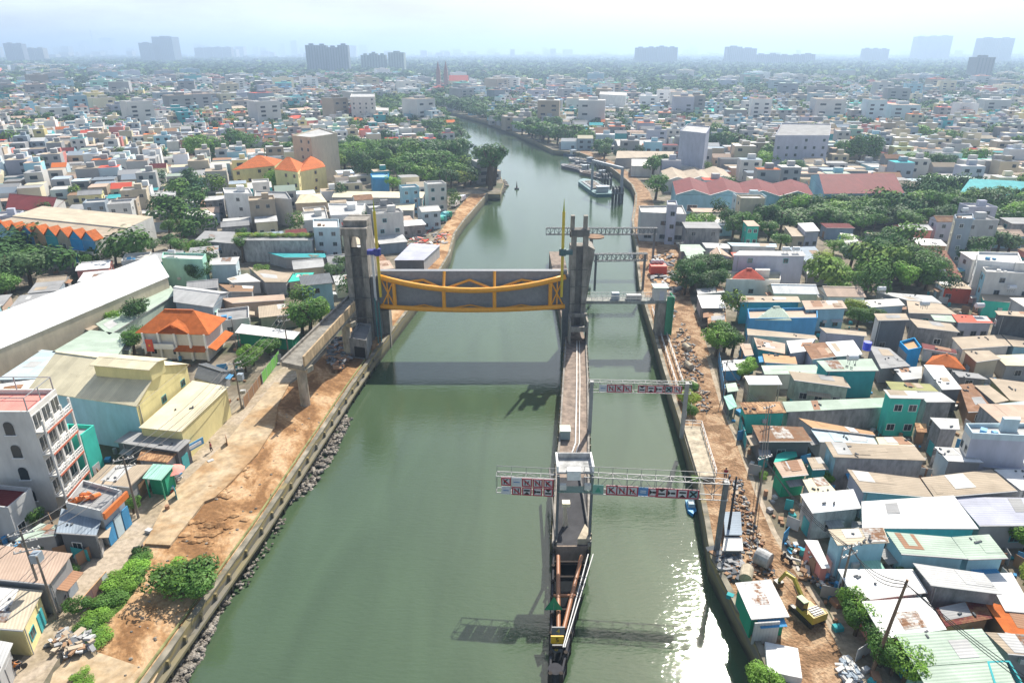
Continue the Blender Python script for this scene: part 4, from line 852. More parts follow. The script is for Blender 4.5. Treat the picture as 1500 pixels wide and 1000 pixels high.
for x0, x1, yt, yb, n, c, lab in HR: hiline(x0, x1, yt, yb, pc(c), n, lab)
g = G(140, 80); MB().tube([Vector((g.x, g.y, 0)), Vector((g.x, g.y, WY(138, 42, g.y).z))], 14, 6, 1).part('spire', M_plain, thing('skyline_tower', 'thin spike of the tallest skyscraper in the far-left haze', 'skyscraper', (g.x, g.y, GZ)), pc('lg')) if 0 else single('skyline_tower', MB().tube([Vector((g.x, g.y, 0)), Vector((g.x, g.y, WY(138, 60, g.y).z)), Vector((g.x, g.y, WY(138, 42, g.y).z))], 60, 6, 5), M_plain, 'thin spike of the tallest skyscraper in the far-left haze', 'skyscraper', color=pc('lg'), loc=(g.x, g.y, GZ))
r = random.Random(11); b = MB()
for k in range(150):
    px = r.uniform(-60, 1560); yb = r.uniform(83.5, 90); g = G(px, yb); w_ = r.uniform(8, 22) * g.y / 1000 * .6; top = WY(px, yb - r.choice([8, 10, 12, 14, 18, 22]) * r.uniform(.7, 1.1) * (1.1 if px < 640 else .75), g.y).z; b.box((g.x, g.y, top / 2), (w_, w_, top))
struct('far_skyline', b, M_plain, pc('lg'), kind='stuff', label='faint far skyline of the city in the haze', cat='skyline')
# ---------------- the tidal gate ----------------
YG = 137.0
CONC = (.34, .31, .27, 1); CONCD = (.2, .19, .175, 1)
gl, gr_ = WY(557, 455, YG).x, WY(829, 455, YG).x; zb, zt = WY(700, 454, YG).z, WY(700, 397, YG).z
t = thing('lift_gate', 'raised grey lift gate with a bright orange truss between the towers', 'sluice gate', ((gl + gr_) / 2, YG, zb))
MB().box(((gl + gr_) / 2, YG + .25, (zb + zt) / 2), (gr_ - gl, .5, zt - zb)).box(((gl + gr_) / 2, YG + .9, zt - .15), (gr_ - gl, 1.0, .3)).box(((gl + gr_) / 2, YG + 1.2, zb + .15), (gr_ - gl, 2.4, .3)).part('gate_leaf', M_paint, t, (.25, .26, .28, 1))
OR = (.85, .36, .02, 1); YB = lambda s: YG - .6 - 2.3 * (1 - (2 * s - 1) ** 2)
def ap(s, z): return Vector((gl + .4 + (gr_ - gl - .8) * s, YB(s), z))
NS = 16; ztop = lambda s: 17.0 - 2.2 * (1 - (2 * s - 1) ** 2) ; zbot = 10.5
top = [ap(i / NS, ztop(i / NS)) for i in range(NS + 1)]; bot = [ap(i / NS, zbot) for i in range(NS + 1)]
MB().tube(top, .58, 10).part('top_chord', M_plain, t, OR, smooth=True); MB().tube(bot, .52, 10).part('bottom_chord', M_plain, t, OR, smooth=True)
for s in (.08, .35, .62, .92):
    MB().tube([ap(s, zbot), ap(s, ztop(s))], .4, 8).part('vertical_strut', M_plain, t, OR)
for s in (.35, .62):
    b = MB(); x = ap(s, 0).x; b.tube([ap(s, ztop(s)), Vector((x, YG - .1, zt - .1))], .3, 8); b.part('stay', M_plain, t, OR)
for s0, s1 in ((.13, .24), (.35, .24), (.35, .485), (.62, .485), (.62, .76), (.87, .76)):
    MB().tube([ap(s0, ztop(s0)), Vector((gl + (gr_ - gl) * s1, YG - .15, 16.2))], .28, 8).part('brace', M_plain, t, OR)
    MB().tube([ap(s0, zbot), Vector((gl + (gr_ - gl) * s1, YG - .15, 10.6))], .18, 8).part('brace', M_plain, t, OR)
for s0, s1 in ((0.005, .08), (.92, .995)):
    for a, c in ((zbot, 1), (1, zbot)):
        MB().tube([ap(s0, ztop(s0) if a == 1 else zbot), ap(s1, ztop(s1) if c == 1 else zbot)], .16, 8).part('cross_brace', M_plain, t, OR)
    MB().tube([ap((s0 + s1) / 2, zbot), ap((s0 + s1) / 2, ztop((s0 + s1) / 2))], .14, 8).part('cross_brace', M_plain, t, OR)
# yellow lifting rods with collars
for px, xx, lab, cc in ((548, 551, 'left', (.02, .03, .25, 1)), (826, 825, 'right', (.05, .12, .13, 1))):
    p1 = WY(px, 310, YG - 1.2); p0 = Vector((WY(xx + (3 if lab == 'left' else 0), 430, YG - 1.2).x, YG - 1.2, WY(px, 432, YG).z)); t = thing('lifting_rod', 'tall yellow lifting rod at the %s end of the gate' % lab, 'lifting rod', (p0.x, p0.y, p0.z), 'yellow lifting rods')
    p0.x = p1.x; MB().tube([p0, p1], .3, 10).part('rod', M_plain, t, (.62, .46, .03, 1)); MB().tube([p1, p1 + Vector((0, 0, 1.1)), p1 + Vector((0, 0, 2.6))], .22, 8, .02).part('tip', M_plain, t, (.4, .45, .03, 1))
    c = WY(px, 369, YG - 1.2); MB().tube([(p0.x, c.y, c.z - .7), (p0.x, c.y, c.z + .7)], .75, 12).box((p0.x + (-1.1 if lab == 'left' else 1.1), c.y, c.z), (1.8, 1.4, .9)).part('collar', M_plain, t, cc)
    if lab == 'left': MB().bar((p0.x - 1.1, c.y + .2, 12), (p0.x - 1.1, c.y + .2, c.z + .3), .5).part('guide_rail', M_plain, t, (.55, .55, .55, 1))
# left tower
def ltower():
    xl, xr = WY(517, 478, YG).x, WY(546, 478, YG).x + .3; t = thing('gate_tower', 'left concrete gate tower with a recessed channel and arched opening', 'gate tower', ((xl + xr) / 2, YG + 3, GZ)); w_ = xr - xl; y0, y1 = YG - 1, YG + 8; zt_ = 28.5
    OCC.append([(xl - 2, y0 - 3), (xr + 3, y0 - 3), (xr + 3, y1), (xl - 2, y1)])
    b = MB()
    for x in (xl + .6, xr - .6): b.box((x, y0 + .8, (GZ + 27.2) / 2 - .4), (1.2, 1.6, 27.2 - GZ + 1))
    b.part('pilaster', M_conc, t, CONC)
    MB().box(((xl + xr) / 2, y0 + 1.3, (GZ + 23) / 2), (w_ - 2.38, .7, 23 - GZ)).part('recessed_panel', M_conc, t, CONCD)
    b = MB()
    for x in (xl + .35, xr - .35):
        n = len(b.v); pr_ = [(y0 + 1.6, GZ), (y1, GZ), (y1, 21), (y1 - 2.5, zt_ - .5), (y0 + 1.6, 27.1)]
        for sx in (-.32, .32): b.v += [(x + sx, y, z) for y, z in pr_]
        k = len(pr_)
        for i in range(k): j = (i + 1) % k; b.f.append((n + i, n + j, n + k + j, n + k + i))
        b.f.append(tuple(n + i for i in range(k))[::-1]); b.f.append(tuple(n + k + i for i in range(k)))
    b.part('side_wall', M_conc, t, CONC)
    b = MB(); b.box(((xl + xr) / 2, y0 + .8, 26.6), (w_ + .7, 2, 1.5)); b.box(((xl + xr) / 2, y0 + 3.4, 28), (w_ + .3, 3.8, 1.2)); b.box(((xl + xr) / 2, y1 - 2.5, 27.6), (w_, 1, 2)); b.part('top_beam', M_conc, t, CONC)
    b = MB()
    for i in range(6):      # arched head of the opening
        a0_, a1_ = math.pi * i / 6, math.pi * (i + 1) / 6; c = (xl + xr) / 2; rr_ = w_ / 2 - 1.15
        b.quad((c + math.cos(a0_) * rr_, y0 + .5, 24.3 + math.sin(a0_) * 1.3), (c + math.cos(a0_) * rr_, y0 + .5, 26), (c + math.cos(a1_) * rr_, y0 + .5, 26), (c + math.cos(a1_) * rr_, y0 + .5, 24.3 + math.sin(a1_) * 1.3))
    b.part('arch', M_conc, t, CONC)
    b = MB()
    for z in (8, 12.5, 17, 21.5): b.box(((xl + xr) / 2, y0 + .05, z), (w_ + .12, .2, .16))
    b.part('joint_band', M_conc, t, CONCD)
    MB().box((xr + .9, YG + .3, (zb - 6 + 17) / 2), (1.6, 1.6, 17 - (zb - 6))).part('gate_guide', M_paint, t, (.13, .14, .15, 1))
    MB().box((xr + 2.2, YG + 3.2, 5), (1.8, 3, 10)).part('abutment', M_conc, t, CONC)
    b = MB().tube([(xr + 1.2, y0 - 1.6, .5), (xr + 1.2, y0 - 1.6, 13)], .14, 6).tube([(xr + 1.9, y0 - 1.6, -.5), (xr + 1.9, y0 - 1.6, 12)], .14, 6); b.part('guide_pipe', M_plain, t, (.05, .2, .2, 1))
ltower()
# middle tower
PX0, PX1 = 11.9, 16.6
def ctower():
    xl, xr = WY(834, 440, YG).x, WY(857.5, 440, YG).x; t = thing('gate_tower', 'middle concrete gate tower with two horns and a flared right side', 'gate tower', ((xl + xr) / 2, YG + 3, GZ)); w_ = xr - xl; y0 = YG - 1
    z_ = lambda py: WY(845, py, y0).z; zf = z_(368); ztop_ = z_(337); zh = z_(317); c = (xl + xr) / 2
    b = MB(); b.box((xl + .5, y0 + .7, (5 + ztop_) / 2), (1, 1.4, ztop_ - 5)); b.box((xr - .5, y0 + .7, (5 + ztop_) / 2), (1, 1.4, ztop_ - 5)); b.part('pilaster', M_conc, t, CONC)
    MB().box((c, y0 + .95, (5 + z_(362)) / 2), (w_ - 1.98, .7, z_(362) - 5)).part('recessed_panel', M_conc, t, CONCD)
    MB().box((c, y0 + 4.2, (5 + z_(368)) / 2), (w_ - .2, 5.5, z_(368) - 5)).part('shaft', M_conc, t, CONC)
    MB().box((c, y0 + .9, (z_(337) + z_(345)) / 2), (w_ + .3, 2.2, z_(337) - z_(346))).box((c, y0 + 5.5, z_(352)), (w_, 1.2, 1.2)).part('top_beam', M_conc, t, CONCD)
    b = MB()
    for px in (839.5, 858.5): x = WY(px, 325, y0).x; b.box((x, y0 + .9, (z_(338) + zh) / 2), (.8, 1.1, zh - z_(338)))
    b.part('horn', M_conc, t, CONC)
    # flared wing on the right
    b = MB(); n = len(b.v); xf = WY(872, 368, y0).x; x_b = xr - .05
    pr_ = [(x_b, z_(452)), (x_b + .15, z_(445)), (xf, zf + .2), (x_b, zf + 1)]
    for y in (y0 + .6, y0 + 6.6): b.v += [(x, y, z) for x, z in pr_]
    for i in range(4): j = (i + 1) % 4; b.f.append((n + i, n + j, n + 4 + j, n + 4 + i))
    b.f.append((n + 3, n + 2, n + 1, n)); b.f.append((n + 4, n + 5, n + 6, n + 7)); b.part('flared_wing', M_conc, t, CONC)
    b = MB()
    for py in (395, 420, 445): b.box((c, y0 - .04, z_(py)), (w_ + .1, .16, .14))
    b.part('joint_band', M_conc, t, CONCD)
    MB().box((xl - .75, YG + .3, 8.5), (1.4, 1.8, 17)).part('gate_guide', M_paint, t, (.13, .14, .15, 1))
    # portal at the foot
    zp = 3.6; yp = y0 - 1; b = MB()
    b.box((c - w_ / 2 - .1, yp - 1.6, zp + 2.6), (.35, 3.4, 5.2)); b.box((c + w_ / 2 + .1, yp - 1.6, zp + 2.6), (.35, 3.4, 5.2)); b.box((c, yp - 3.1, zp + 3.4), (w_ + .5, .3, 1.1)); b.box((c, yp + .3, zp + 5.3), (w_ + .5, .5, .8)); b.part('portal', M_conc, t, CONC)
    MB().box((c, yp - 1.2, zp + 2.9), (w_ - .1, 3, .2)).part('dark_landing', M_plain, t, pc('dg'))
ctower()
# middle pier: world outline from the picture
def pier():
    z = 3.5; ys = [(500, 829, 858), (560, 825, 861), (650, 819.5, 862), (690, 815, 862), (800, 810, 862.5)]
    Lp = [G(a, y, z) for y, a, c in ys]; Rp = [G(c, y, z) for y, a, c in ys]; Lp = [Vector((Lp[0].x, 205, z))] + Lp; Rp = [Vector((Rp[0].x, 205, z))] + Rp
    t = thing('centre_pier', 'long narrow concrete pier between the main channel and the lock', 'pier', (Lp[3].x, Lp[3].y, 0)); b = MB()
    b.prism([(p.x, p.y) for p in Lp] + [(p.x, p.y) for p in reversed(Rp)], -3, z); b.part('pier_body', M_conc, t, (.32, .25, .2, 1))
    b = MB()
    for P_ in (Lp, Rp):
        for i in range(1, len(P_) - 1): b.bar(P_[i] + Vector((0, 0, .22)), P_[i + 1] + Vector((0, 0, .22)), .3, .45)
    b.part('kerb', M_conc, t, CONC)
    b = MB()
    for fx, rr_ in ((.55, .12), (.68, .08)):
        b.tube([Lp[i].lerp(Rp[i], fx) + Vector((0, 0, .15)) for i in range(1, 4)] + [Lp[4].lerp(Rp[4], fx - .25) + Vector((0, 0, .15))], rr_, 6)
    b.part('service_pipe', M_plain, t, pc('ow'))
    # fender piles along both sides
    b = MB()
    for P_, s in ((Lp, -1), (Rp, 1)):
        for i in range(1, len(P_) - 1):
            n = int((P_[i] - P_[i + 1]).length / 2.4)
            for k in range(n): c = P_[i].lerp(P_[i + 1], k / n); MB().tube([(c.x + s * .28, c.y, -1), (c.x + s * .28, c.y, 3.3)], .16, 6).part('fender_pile', M_bank, t)
    c = Lp[3].lerp(Rp[3], .22); e = thing('equipment_cabinet', 'small teal-grey cabinet on the left edge of the centre pier', 'cabinet', (c.x, c.y, z)); MB().box((c.x, c.y + 2, z + .85), (1.5, 1.8, 1.5)).part('cabinet_body', M_plain, e, (.25, .33, .33, 1)); MB().box((c.x, c.y + 2, z + 1.63), (1.7, 2, .1)).part('lid', M_plain, e, pc('mg')); 
    # portal house carrying the sign gantry
    yg = G(832, 716, 11.6).y; p0, p1 = Lp[4].lerp(Lp[5], .8), Rp[4].lerp(Rp[5], .8); cx = (p0.x + p1.x) / 2; w_ = p1.x - p0.x; y = Lp[4].y; e = thing('gantry_house', 'white-topped steel portal frame on the pier carrying the near sign gantry', 'portal frame', (cx, yg, z))
    for s in (-1, 1): MB().box((cx + s * (w_ / 2 - .2), yg + .4, z + 4.9), (.3, .4, 9.8)).part('column', M_plain, e, pc('dg')); MB().box((cx + s * (w_ / 2 - .12), yg + 2.2, 14), (.22, 3.2, .8)).part('side_wall', M_plain, e, pc('wh'))
    MB().box((cx, yg + 2.2, 13.5), (w_ - .1, 3.2, .25)).box((cx, yg + 3.75, 14), (w_ - .5, .2, .7)).part('top_platform', M_conc, e, pc('lg')); MB().box((cx - .2, yg + .6, 13.4), (1.6, .9, 1.3)).part('control_box', M_plain, e, pc('wh')); MB().box((cx, yg + .5, 11.2), (w_ - .4, 1.2, .12)).part('lower_platform', M_plain, e, (.16, .26, .22, 1))
    for s in (-1, 1): MB().box((cx + s * w_ * .33, yg + .1, 11.9), (.8, .5, .7)).part('floodlight', M_plain, e, pc('ow'))
    b = MB()
    for s in (-1, 1): b.box((cx + s * (w_ / 2 - .1), (y + G(835, 800, z).y) / 2, z + .37), (.18, y - G(835, 800, z).y, .7))
    b.part('parapet', M_conc, e, CONCD); q_ = [G(x_, y_, 3.512) for x_, y_ in ((812, 798), (860.5, 798), (860.5, 699), (816.5, 699))]; MB().prism(q_, 3.4, 3.515).part('dark_surface', M_flat, e, (.07, .07, .075, 1))
    g = G(826, 770, z); e = thing('bollard_frame', 'pale mooring frame standing on the dark end of the pier', 'mooring frame', g); MB().tube([g, g + Vector((.1, .3, 3.2))], .2, 8).tube([g + Vector((.5, 0, 0)), g + Vector((.1, .3, 3))], .14, 6).part('frame', M_plain, e, pc('bg')); MB().box((g.x + .2, g.y + .3, z + 3.3), (1, .9, .5)).part('lamp_head', M_plain, e, pc('cr'))
    g = G(857, 795, z); single('anchor_post', MB().prism([(g.x - 1, g.y - .3), (g.x + .7, g.y - .3), (g.x + .7, g.y + 1.4), (g.x + .2, g.y + 2.6)], z, z + .9), M_conc, 'triangular concrete block at the right end of the pier', 'block', color=pc('bg'))
    return Lp, Rp
Lp, Rp = pier()
# V shaped steel fender
def fender():
    z = 3.1; A, B = G(811, 806, z), G(861.5, 806, z); T0, T1 = G(806, 985, z), G(822, 985, z); A1, B1 = G(808, 890, z), G(846, 890, z)
    t = thing('fender_frame', 'wedge-shaped dark steel fender with rusty pipes pointing at the camera', 'fender', ((A.x + B.x) / 2, A.y, 0))
    for pts in ((A, T0), (B, T1)):
        for zz in (-.2, 1.3, 2.7): p, q = pts; MB().tube([(p.x, p.y, zz), (q.x, q.y, zz)], .13, 6).part('side_rail', M_cloth, t, (.06, .06, .065, 1))
        n = 7
        for k in range(n + 1): c = pts[0].lerp(pts[1], k / n); MB().tube([(c.x, c.y, -2), (c.x, c.y, 3.1)], .22, 8).part('pile', M_cloth, t, (.05, .042, .036, 1))
    b = MB().quad((A.x, A.y, .9), (B.x, B.y, .9), (T1.x, T1.y, .9), (T0.x, T0.y, .9)); b.part('dark_deck', M_cloth, t, (.012, .014, .016, 1))
    for p, q, o_ in ((A, G(818, 920, z), .5), (B, G(826, 920, z), -.9)): MB().tube([Vector((p.x + o_, p.y - 1, z)), Vector((q.x, q.y, z))], .24, 10).part('rust_pipe', M_rust if 0 else M_paint, t, (.3, .12, .05, 1))
    for k in range(6):
        f_ = (k + .5) / 7; p, q = A.lerp(T0, f_), B.lerp(T1, f_); MB().bar((p.x, p.y, 2.4), (q.x, q.y, 2.4), .28, .28).part('cross_beam', M_cloth, t, (.05, .042, .038, 1))
    p, q = G(811, 872, z), G(843, 872, z); MB().tube([p, q], .2, 8).part('rust_pipe', M_paint, t, (.32, .13, .06, 1))
    for dx in (1.3, 1.9): MB().tube([(B.x - .2 + dx - 1.2, B.y - 1, 3.4), (T1.x + dx * .3, T1.y + 3, 3.3)], .07, 6).part('handrail', M_plain, t, pc('lg'))
    MB().tube([((T0.x + T1.x) / 2, T0.y + .6, -1), ((T0.x + T1.x) / 2, T0.y + .6, 3.0)], .75, 12).part('nose', M_cloth, t, (.05, .05, .055, 1))
    # depth gauge plates 4 5 6
    for d_, py, lw in (('4', 922, 'topmost dark depth plate with a yellow figure on the fender nose'), ('5', 935, 'middle bright yellow depth plate with a black figure on the fender nose'), ('6', 948, 'lowest dark depth plate with a yellow figure on the fender nose')):
        c = G(816, py, 3.2); c.y = G(816, 936, 3.2).y; zz = WY(816, py, c.y).z
        s = sign('gauge_plate', (816, 936), 3.2, 1.35, 1.0, 0, 'dg', lw, 'depth gauge', d_, 'ye')
        s.location = (c.x, c.y - .1, zz); 
        for ch in s.children:
            if ch.name.startswith('board') and d_ == '5': ch.color = (.7, .42, .02, 1)
            if ch.name.startswith('lettering'): ch.color = (.01, .01, .01, 1) if d_ == '5' else (.75, .5, .03, 1)
        s['group'] = 'depth gauge plates'
    c = G(811, 893, 3.4); e = thing('channel_mark', 'green triangular channel mark on the left rail of the fender', 'channel mark', c); w_ = 1.0
    MB().quad((c.x - w_, c.y, c.z), (c.x + w_, c.y, c.z), (c.x, c.y, c.z + 1.8)).quad((c.x, c.y + .1, c.z + 1.8), (c.x + w_, c.y + .1, c.z), (c.x - w_, c.y + .1, c.z)).part('triangle', M_plain, e, (.02, .25, .12, 1)); MB().tube([(c.x, c.y + .05, c.z - 1.5), (c.x, c.y + .05, c.z + 1)], .06, 6).part('post', M_plain, e, pc('gr'))
fender()
# ---------------- sign gantries ----------------
def gantry(pl, pr_, z, h, label, signs=(), depth=1.1, colr='gr', legs=(), th=.055, seg=1.6):
    """pl, pr_: world ends (x,y) of the lower front chord"""
    a, c = Vector((pl[0], pl[1], z)), Vector((pr_[0], pr_[1], z)); d = (c - a); l = d.length; d.normalize(); n_ = Vector((d.y, -d.x, 0)); Z = Vector((0, 0, 1)); t = thing('sign_gantry', label, 'gantry', ((a.x + c.x) / 2, (a.y + c.y) / 2, z), 'sign gantries over the water')
    b = MB()
    for off in (0, -depth):
        for zz in (0, h): b.bar(a + n_ * off + Z * zz, c + n_ * off + Z * zz, th * 1.6)
    b.part('chord', M_plain, t, pc(colr)); b = MB(); n = int(l / seg)
    for k in range(n + 1):
        p = a + d * (l * k / n)
        for off in (0, -depth): b.bar(p + n_ * off, p + n_ * off + Z * h, th)
        b.bar(p, p - n_ * depth, th); b.bar(p + Z * h, p - n_ * depth + Z * h, th)
        if k < n:
            q = a + d * (l * (k + 1) / n); b.bar((p if k % 2 else q) - n_ * depth, (q if k % 2 else p) - n_ * depth + Z * h, th); b.bar((p if k % 2 else q) + Z * h, (q if k % 2 else p) - n_ * depth + Z * h, th)
    b.part('lattice', M_plain, t, (.2, .2, .2, 1) if colr == 'gr' else pc(colr))
    b = MB(); 
    for k in range(n + 1): p = a + d * (l * k / n) - n_ * depth; b.bar(p + Z * h, p + Z * (h + .8), th * .8)
    b.bar(a - n_ * depth + Z * (h + .8), c - n_ * depth + Z * (h + .8), th)
    if 'near' in label: b.part('handrail', M_plain, t, pc('dg'))
    for lx, z0, cc in legs:
        p = a + d * lx - n_ * depth / 2; MB().box((p.x, p.y, (z0 + z + h) / 2), (.55, .55, z + h - z0)).part('leg', M_paint, t, pc(cc))
    ang = math.atan2(d.y, d.x)
    for sx, sz, kind, sw in signs:
        p = a + d * sx + n_ * .12 + Z * sz; e = thing('river_sign', None, 'sign', p, 'navigation signs on the gantries'); e['sk'] = kind; SIGNS.append((e, label, sx, sz, kind))
        o_ = lambda u, v, k: p + d * u + Z * v + n_ * k
        def plate(u0, v0, u1, v1, k): m = MB(); x0 = (u0 + u1) / 2; v = (v0 + v1) / 2; q = o_(x0, v, k); m.box(q, (u1 - u0, .04, v1 - v0), ang); return m
        hs = sw / 2
        fc = {'blue': (.1, .25, .5, 1), 'teal': (.25, .42, .45, 1), 'plain': (.6, .6, .62, 1), 'green': (.2, .4, .33, 1)}.get(kind, (.62, .6, .6, 1))
        plate(-hs, -hs, hs, hs, 0).part('face', M_plain, e, fc)
        if kind not in ('plain', 'blue', 'green'):
            m = MB()
            for u0, v0, u1, v1 in ((-hs, -hs, hs, -hs + .14), (-hs, hs - .14, hs, hs), (-hs, -hs + .14, -hs + .14, hs - .14), (hs - .14, -hs + .14, hs, hs - .14)): m.box(o_((u0 + u1) / 2, (v0 + v1) / 2, .035), (u1 - u0, .04, v1 - v0), ang)
            m.part('red_border', M_plain, e, (.42, .03, .06, 1))
        K = (.02, .02, .025, 1)
        def stroke(u0, v0, u1, v1, w_=.12, c_=K, k=.05): MB().bar(o_(u0, v0, k), o_(u1, v1, k), .03, w_, up=d.cross(n_)).part('mark', M_plain, e, c_)
        s = hs * .6
        if kind in ('N', 'K', 'M'):
            stroke(-s, s, s, -s, .13, (.5, .03, .05, 1), .07); stroke(-s * .6, -s, -s * .6, s * .9)
            if kind == 'N': stroke(-s * .6, s * .8, s * .6, -s * .8); stroke(s * .6, -s, s * .6, s)
            if kind == 'K': stroke(-s * .6, 0, s * .6, s); stroke(-s * .4, 0, s * .5, -s * .9)
            if kind == 'M': stroke(-s * .6, 0, s * .5, .0); stroke(s * .5, s * .6, s * .1, -s * .8)
        if kind == 'anchor': stroke(0, -s, 0, s); stroke(-s, -s * .3, 0, -s); stroke(s, -s * .3, 0, -s); stroke(-s * .5, s * .5, s * .5, s * .5); stroke(-s, s, s, -s, .12, (.5, .03, .05, 1), .07)
        if kind == 'down': MB().quad(o_(-s, hs - .16, .06), o_(0, hs - .55, .06), o_(s, hs - .16, .06)).part('mark', M_plain, e, K); stroke(-s, -s * .4, s, -s * .4, .22)
        if kind == 'up': MB().quad(o_(-s, -hs + .16, .06), o_(s, -hs + .16, .06), o_(0, -hs + .55, .06)).part('mark', M_plain, e, K); stroke(-s, s * .4, s, s * .4, .22)
        if kind == 'side': MB().quad(o_(-hs + .16, s, .06), o_(-hs + .16, -s, .06), o_(-hs + .5, 0, .06)).part('mark', M_plain, e, K); stroke(-s * .3, 0, s, 0, .25)
        if kind == 'dots': stroke(-s, 0, -s * .3, 0, .3); stroke(s * .2, 0, s * .9, 0, .3)
        if kind == 'blue': stroke(-s, -.1, s, -.1, .1, (.7, .7, .7, 1)); stroke(-s, .15, s, .15, .1, (.7, .7, .7, 1))
        if kind == 'plain': stroke(-s, 0, s, 0, .1, (.1, .2, .4, 1))
        if kind == 'green': MB().quad(o_(-s, -s, .06), o_(s, -s, .06), o_(0, s, .06)).part('mark', M_plain, e, (.05, .3, .2, 1))
        if kind == 'teal': stroke(-s, -s, s, s, .2); stroke(-s, s, s, -s, .2)
    return t
SIGNS = []
def ends(x0, x1, py0, py1, z):
    r0, r1 = ray(x0, py0), ray(x1, py1); t0, t1 = (z - CAMH) / r0.z, (z - CAMH) / r1.z; return (r0.x * t0, r0.y * t0), (r1.x * t1, r1.y * t1)
zg = 11.0; a, c = ends(727, 813, 721, 725.5, zg); sc = lambda a, c: math.hypot(c[0] - a[0], c[1] - a[1])
ln = sc(a, c); xs = lambda px, x0=727, x1=813: (px - x0) / (x1 - x0) * ln
gantry(a, c, zg, 2.35, 'near sign gantry reaching left over the main channel, two rows of signs',
       [(xs(741.5), 1.75, 'K', 1.15), (xs(757), 1.75, 'plain', 1.2), (xs(772), 1.75, 'M', 1.2), (xs(787.5), 1.75, 'N', 1.2), (xs(803), 1.75, 'K', 1.2),
        (xs(741.5), .5, 'plain', 1.1), (xs(757), .5, 'N', 1.15), (xs(772), .5, 'up', 1.15), (xs(787.5), .5, 'side', 1.15), (xs(803), .5, 'down', 1.15)], depth=1.0)
a, c = ends(855, 1066, 722, 733, zg); ln2 = sc(a, c); xs2 = lambda px: (px - 855) / 211 * ln2
gantry(a, c, zg, 2.3, 'near sign gantry spanning the lock channel to the right bank',
       [(xs2(876), .75, 'green', 1.3), (xs2(896), .75, 'K', 1.35), (xs2(911), .75, 'N', 1.35), (xs2(926.5), .75, 'M', 1.35), (xs2(942), .75, 'blue', 1.2), (xs2(957), .75, 'side', 1.2), (xs2(969), .75, 'down', 1.35), (xs2(984), .75, 'side', 1.3), (xs2(999.5), .75, 'up', 1.3), (xs2(1015), .75, 'teal', 1.3)],
       depth=1.1, legs=((ln2 - .3, 2.5, 'dg'),))
a, c = ends(862, 1012, 574, 577, zg); ln3 = sc(a, c); xs3 = lambda px: (px - 862) / 150 * ln3
gantry(a, c, zg, 1.7, 'second sign gantry over the lock channel, between pier and right track',
       [(xs3(883), .8, 'plain', 1.2), (xs3(895), .8, 'N', 1.35), (xs3(907), .8, 'K', 1.35), (xs3(919), .8, 'M', 1.3), (xs3(940), .8, 'down', 1.3), (xs3(953), .8, 'up', 1.3), (xs3(965), .8, 'side', 1.3), (xs3(979), .8, 'teal', 1.3), (xs3(992), .8, 'N', 1.3)],
       depth=1.0, legs=((.5, 3.4, 'gr'), (ln3 - .6, 2.8, 'gr')))
a, c = ends(870, 948, 383, 382, zg); gantry(a, c, zg, 1.8, 'third dark gantry behind the gate over the lock channel', [], colr='dg', th=.13, seg=1.1, legs=((.6, 3, 'dg'), (sc(a, c) - .5, 2.8, 'dg')))
a, c = ends(800, 962, 344, 344, zg); gantry(a, c, zg, 1.9, 'farthest dark gantry behind the middle tower, reaching both ways', [], colr='dg', th=.13, seg=1.2, legs=((sc(a, c) * .36, 3, 'dg'), (sc(a, c) - .5, 2.8, 'dg')))
wd = {'K': 'crossed-K sign', 'N': 'crossed-N sign', 'M': 'crossed-out sign', 'plain': 'pale plain panel', 'down': 'sign with black point down', 'up': 'sign with black point up', 'side': 'sign with black side arrow', 'green': 'green triangle panel', 'blue': 'blue panel', 'teal': 'teal cross sign'}
for e, lab, sx, sz, k in SIGNS:
    same = [s for s in SIGNS if s[1] == lab and s[3] > 1 and sz > 1 or s[1] == lab and s[3] < 1 and sz < 1]; i = sorted(s[2] for s in same).index(sx) + 1
    row = ', upper row' if sz > 1 else (', lower row' if 'two rows' in lab else '')
    where = 'left arm of the near gantry' if 'two rows' in lab else ('near gantry over the lock' if lab.startswith('near') else 'second gantry over the lock')
    e['label'] = '%s, %s from left%s, %s' % (wd[k], ['first', 'second', 'third', 'fourth', 'fifth', 'sixth', 'seventh', 'eighth', 'ninth', 'tenth'][i - 1], row, where)
# service bridge at the gate line
p0, p1 = WY(858, 443, YG + 2), WY(988, 443, YG + 2); t = thing('service_bridge', 'grey concrete service bridge from the middle tower to the right bank', 'footbridge', ((p0.x + p1.x) / 2, YG + 2, 11))
zd = p0.z; b = MB().box(((p0.x + p1.x) / 2, YG + 3, zd + .1), (p1.x - p0.x, 2.6, .7)); b.part('deck', M_conc, t, (.36, .37, .34, 1))
b = MB()
for y in (YG + 1.8, YG + 4.2):
    b.bar((p0.x, y, zd + 1.5), (p1.x, y, zd + 1.5), .08); b.bar((p0.x, y, zd + .95), (p1.x, y, zd + .95), .06)
    for k in range(17): x = p0.x + (p1.x - p0.x) * k / 16; b.bar((x, y, zd + .4), (x, y, zd + 1.5), .07)
b.part('railing', M_plain, t, pc('lg'))
x = WY(902, 440, YG + 2).x; MB().box((x, YG + 3, zd + 1.2), (1.6, 1.2, 1.5)).part('gearbox', M_paint, t, pc('bs')); MB().box((x + 4, YG + 3, zd + 1), (3.2, 1.0, 1.0)).part('machinery', M_paint, t, pc('gr'))
x0, x1 = WY(963, 470, YG + 1).x, WY(978, 470, YG + 1).x; t = thing('bridge_pier', 'concrete column of the service bridge wrapped with green netting', 'column', ((x0 + x1) / 2, YG + 3, GZ)); MB().box(((x0 + x1) / 2, YG + 3, (GZ + zd) / 2), (x1 - x0, 3, zd - GZ)).part('column', M_conc, t, CONC)
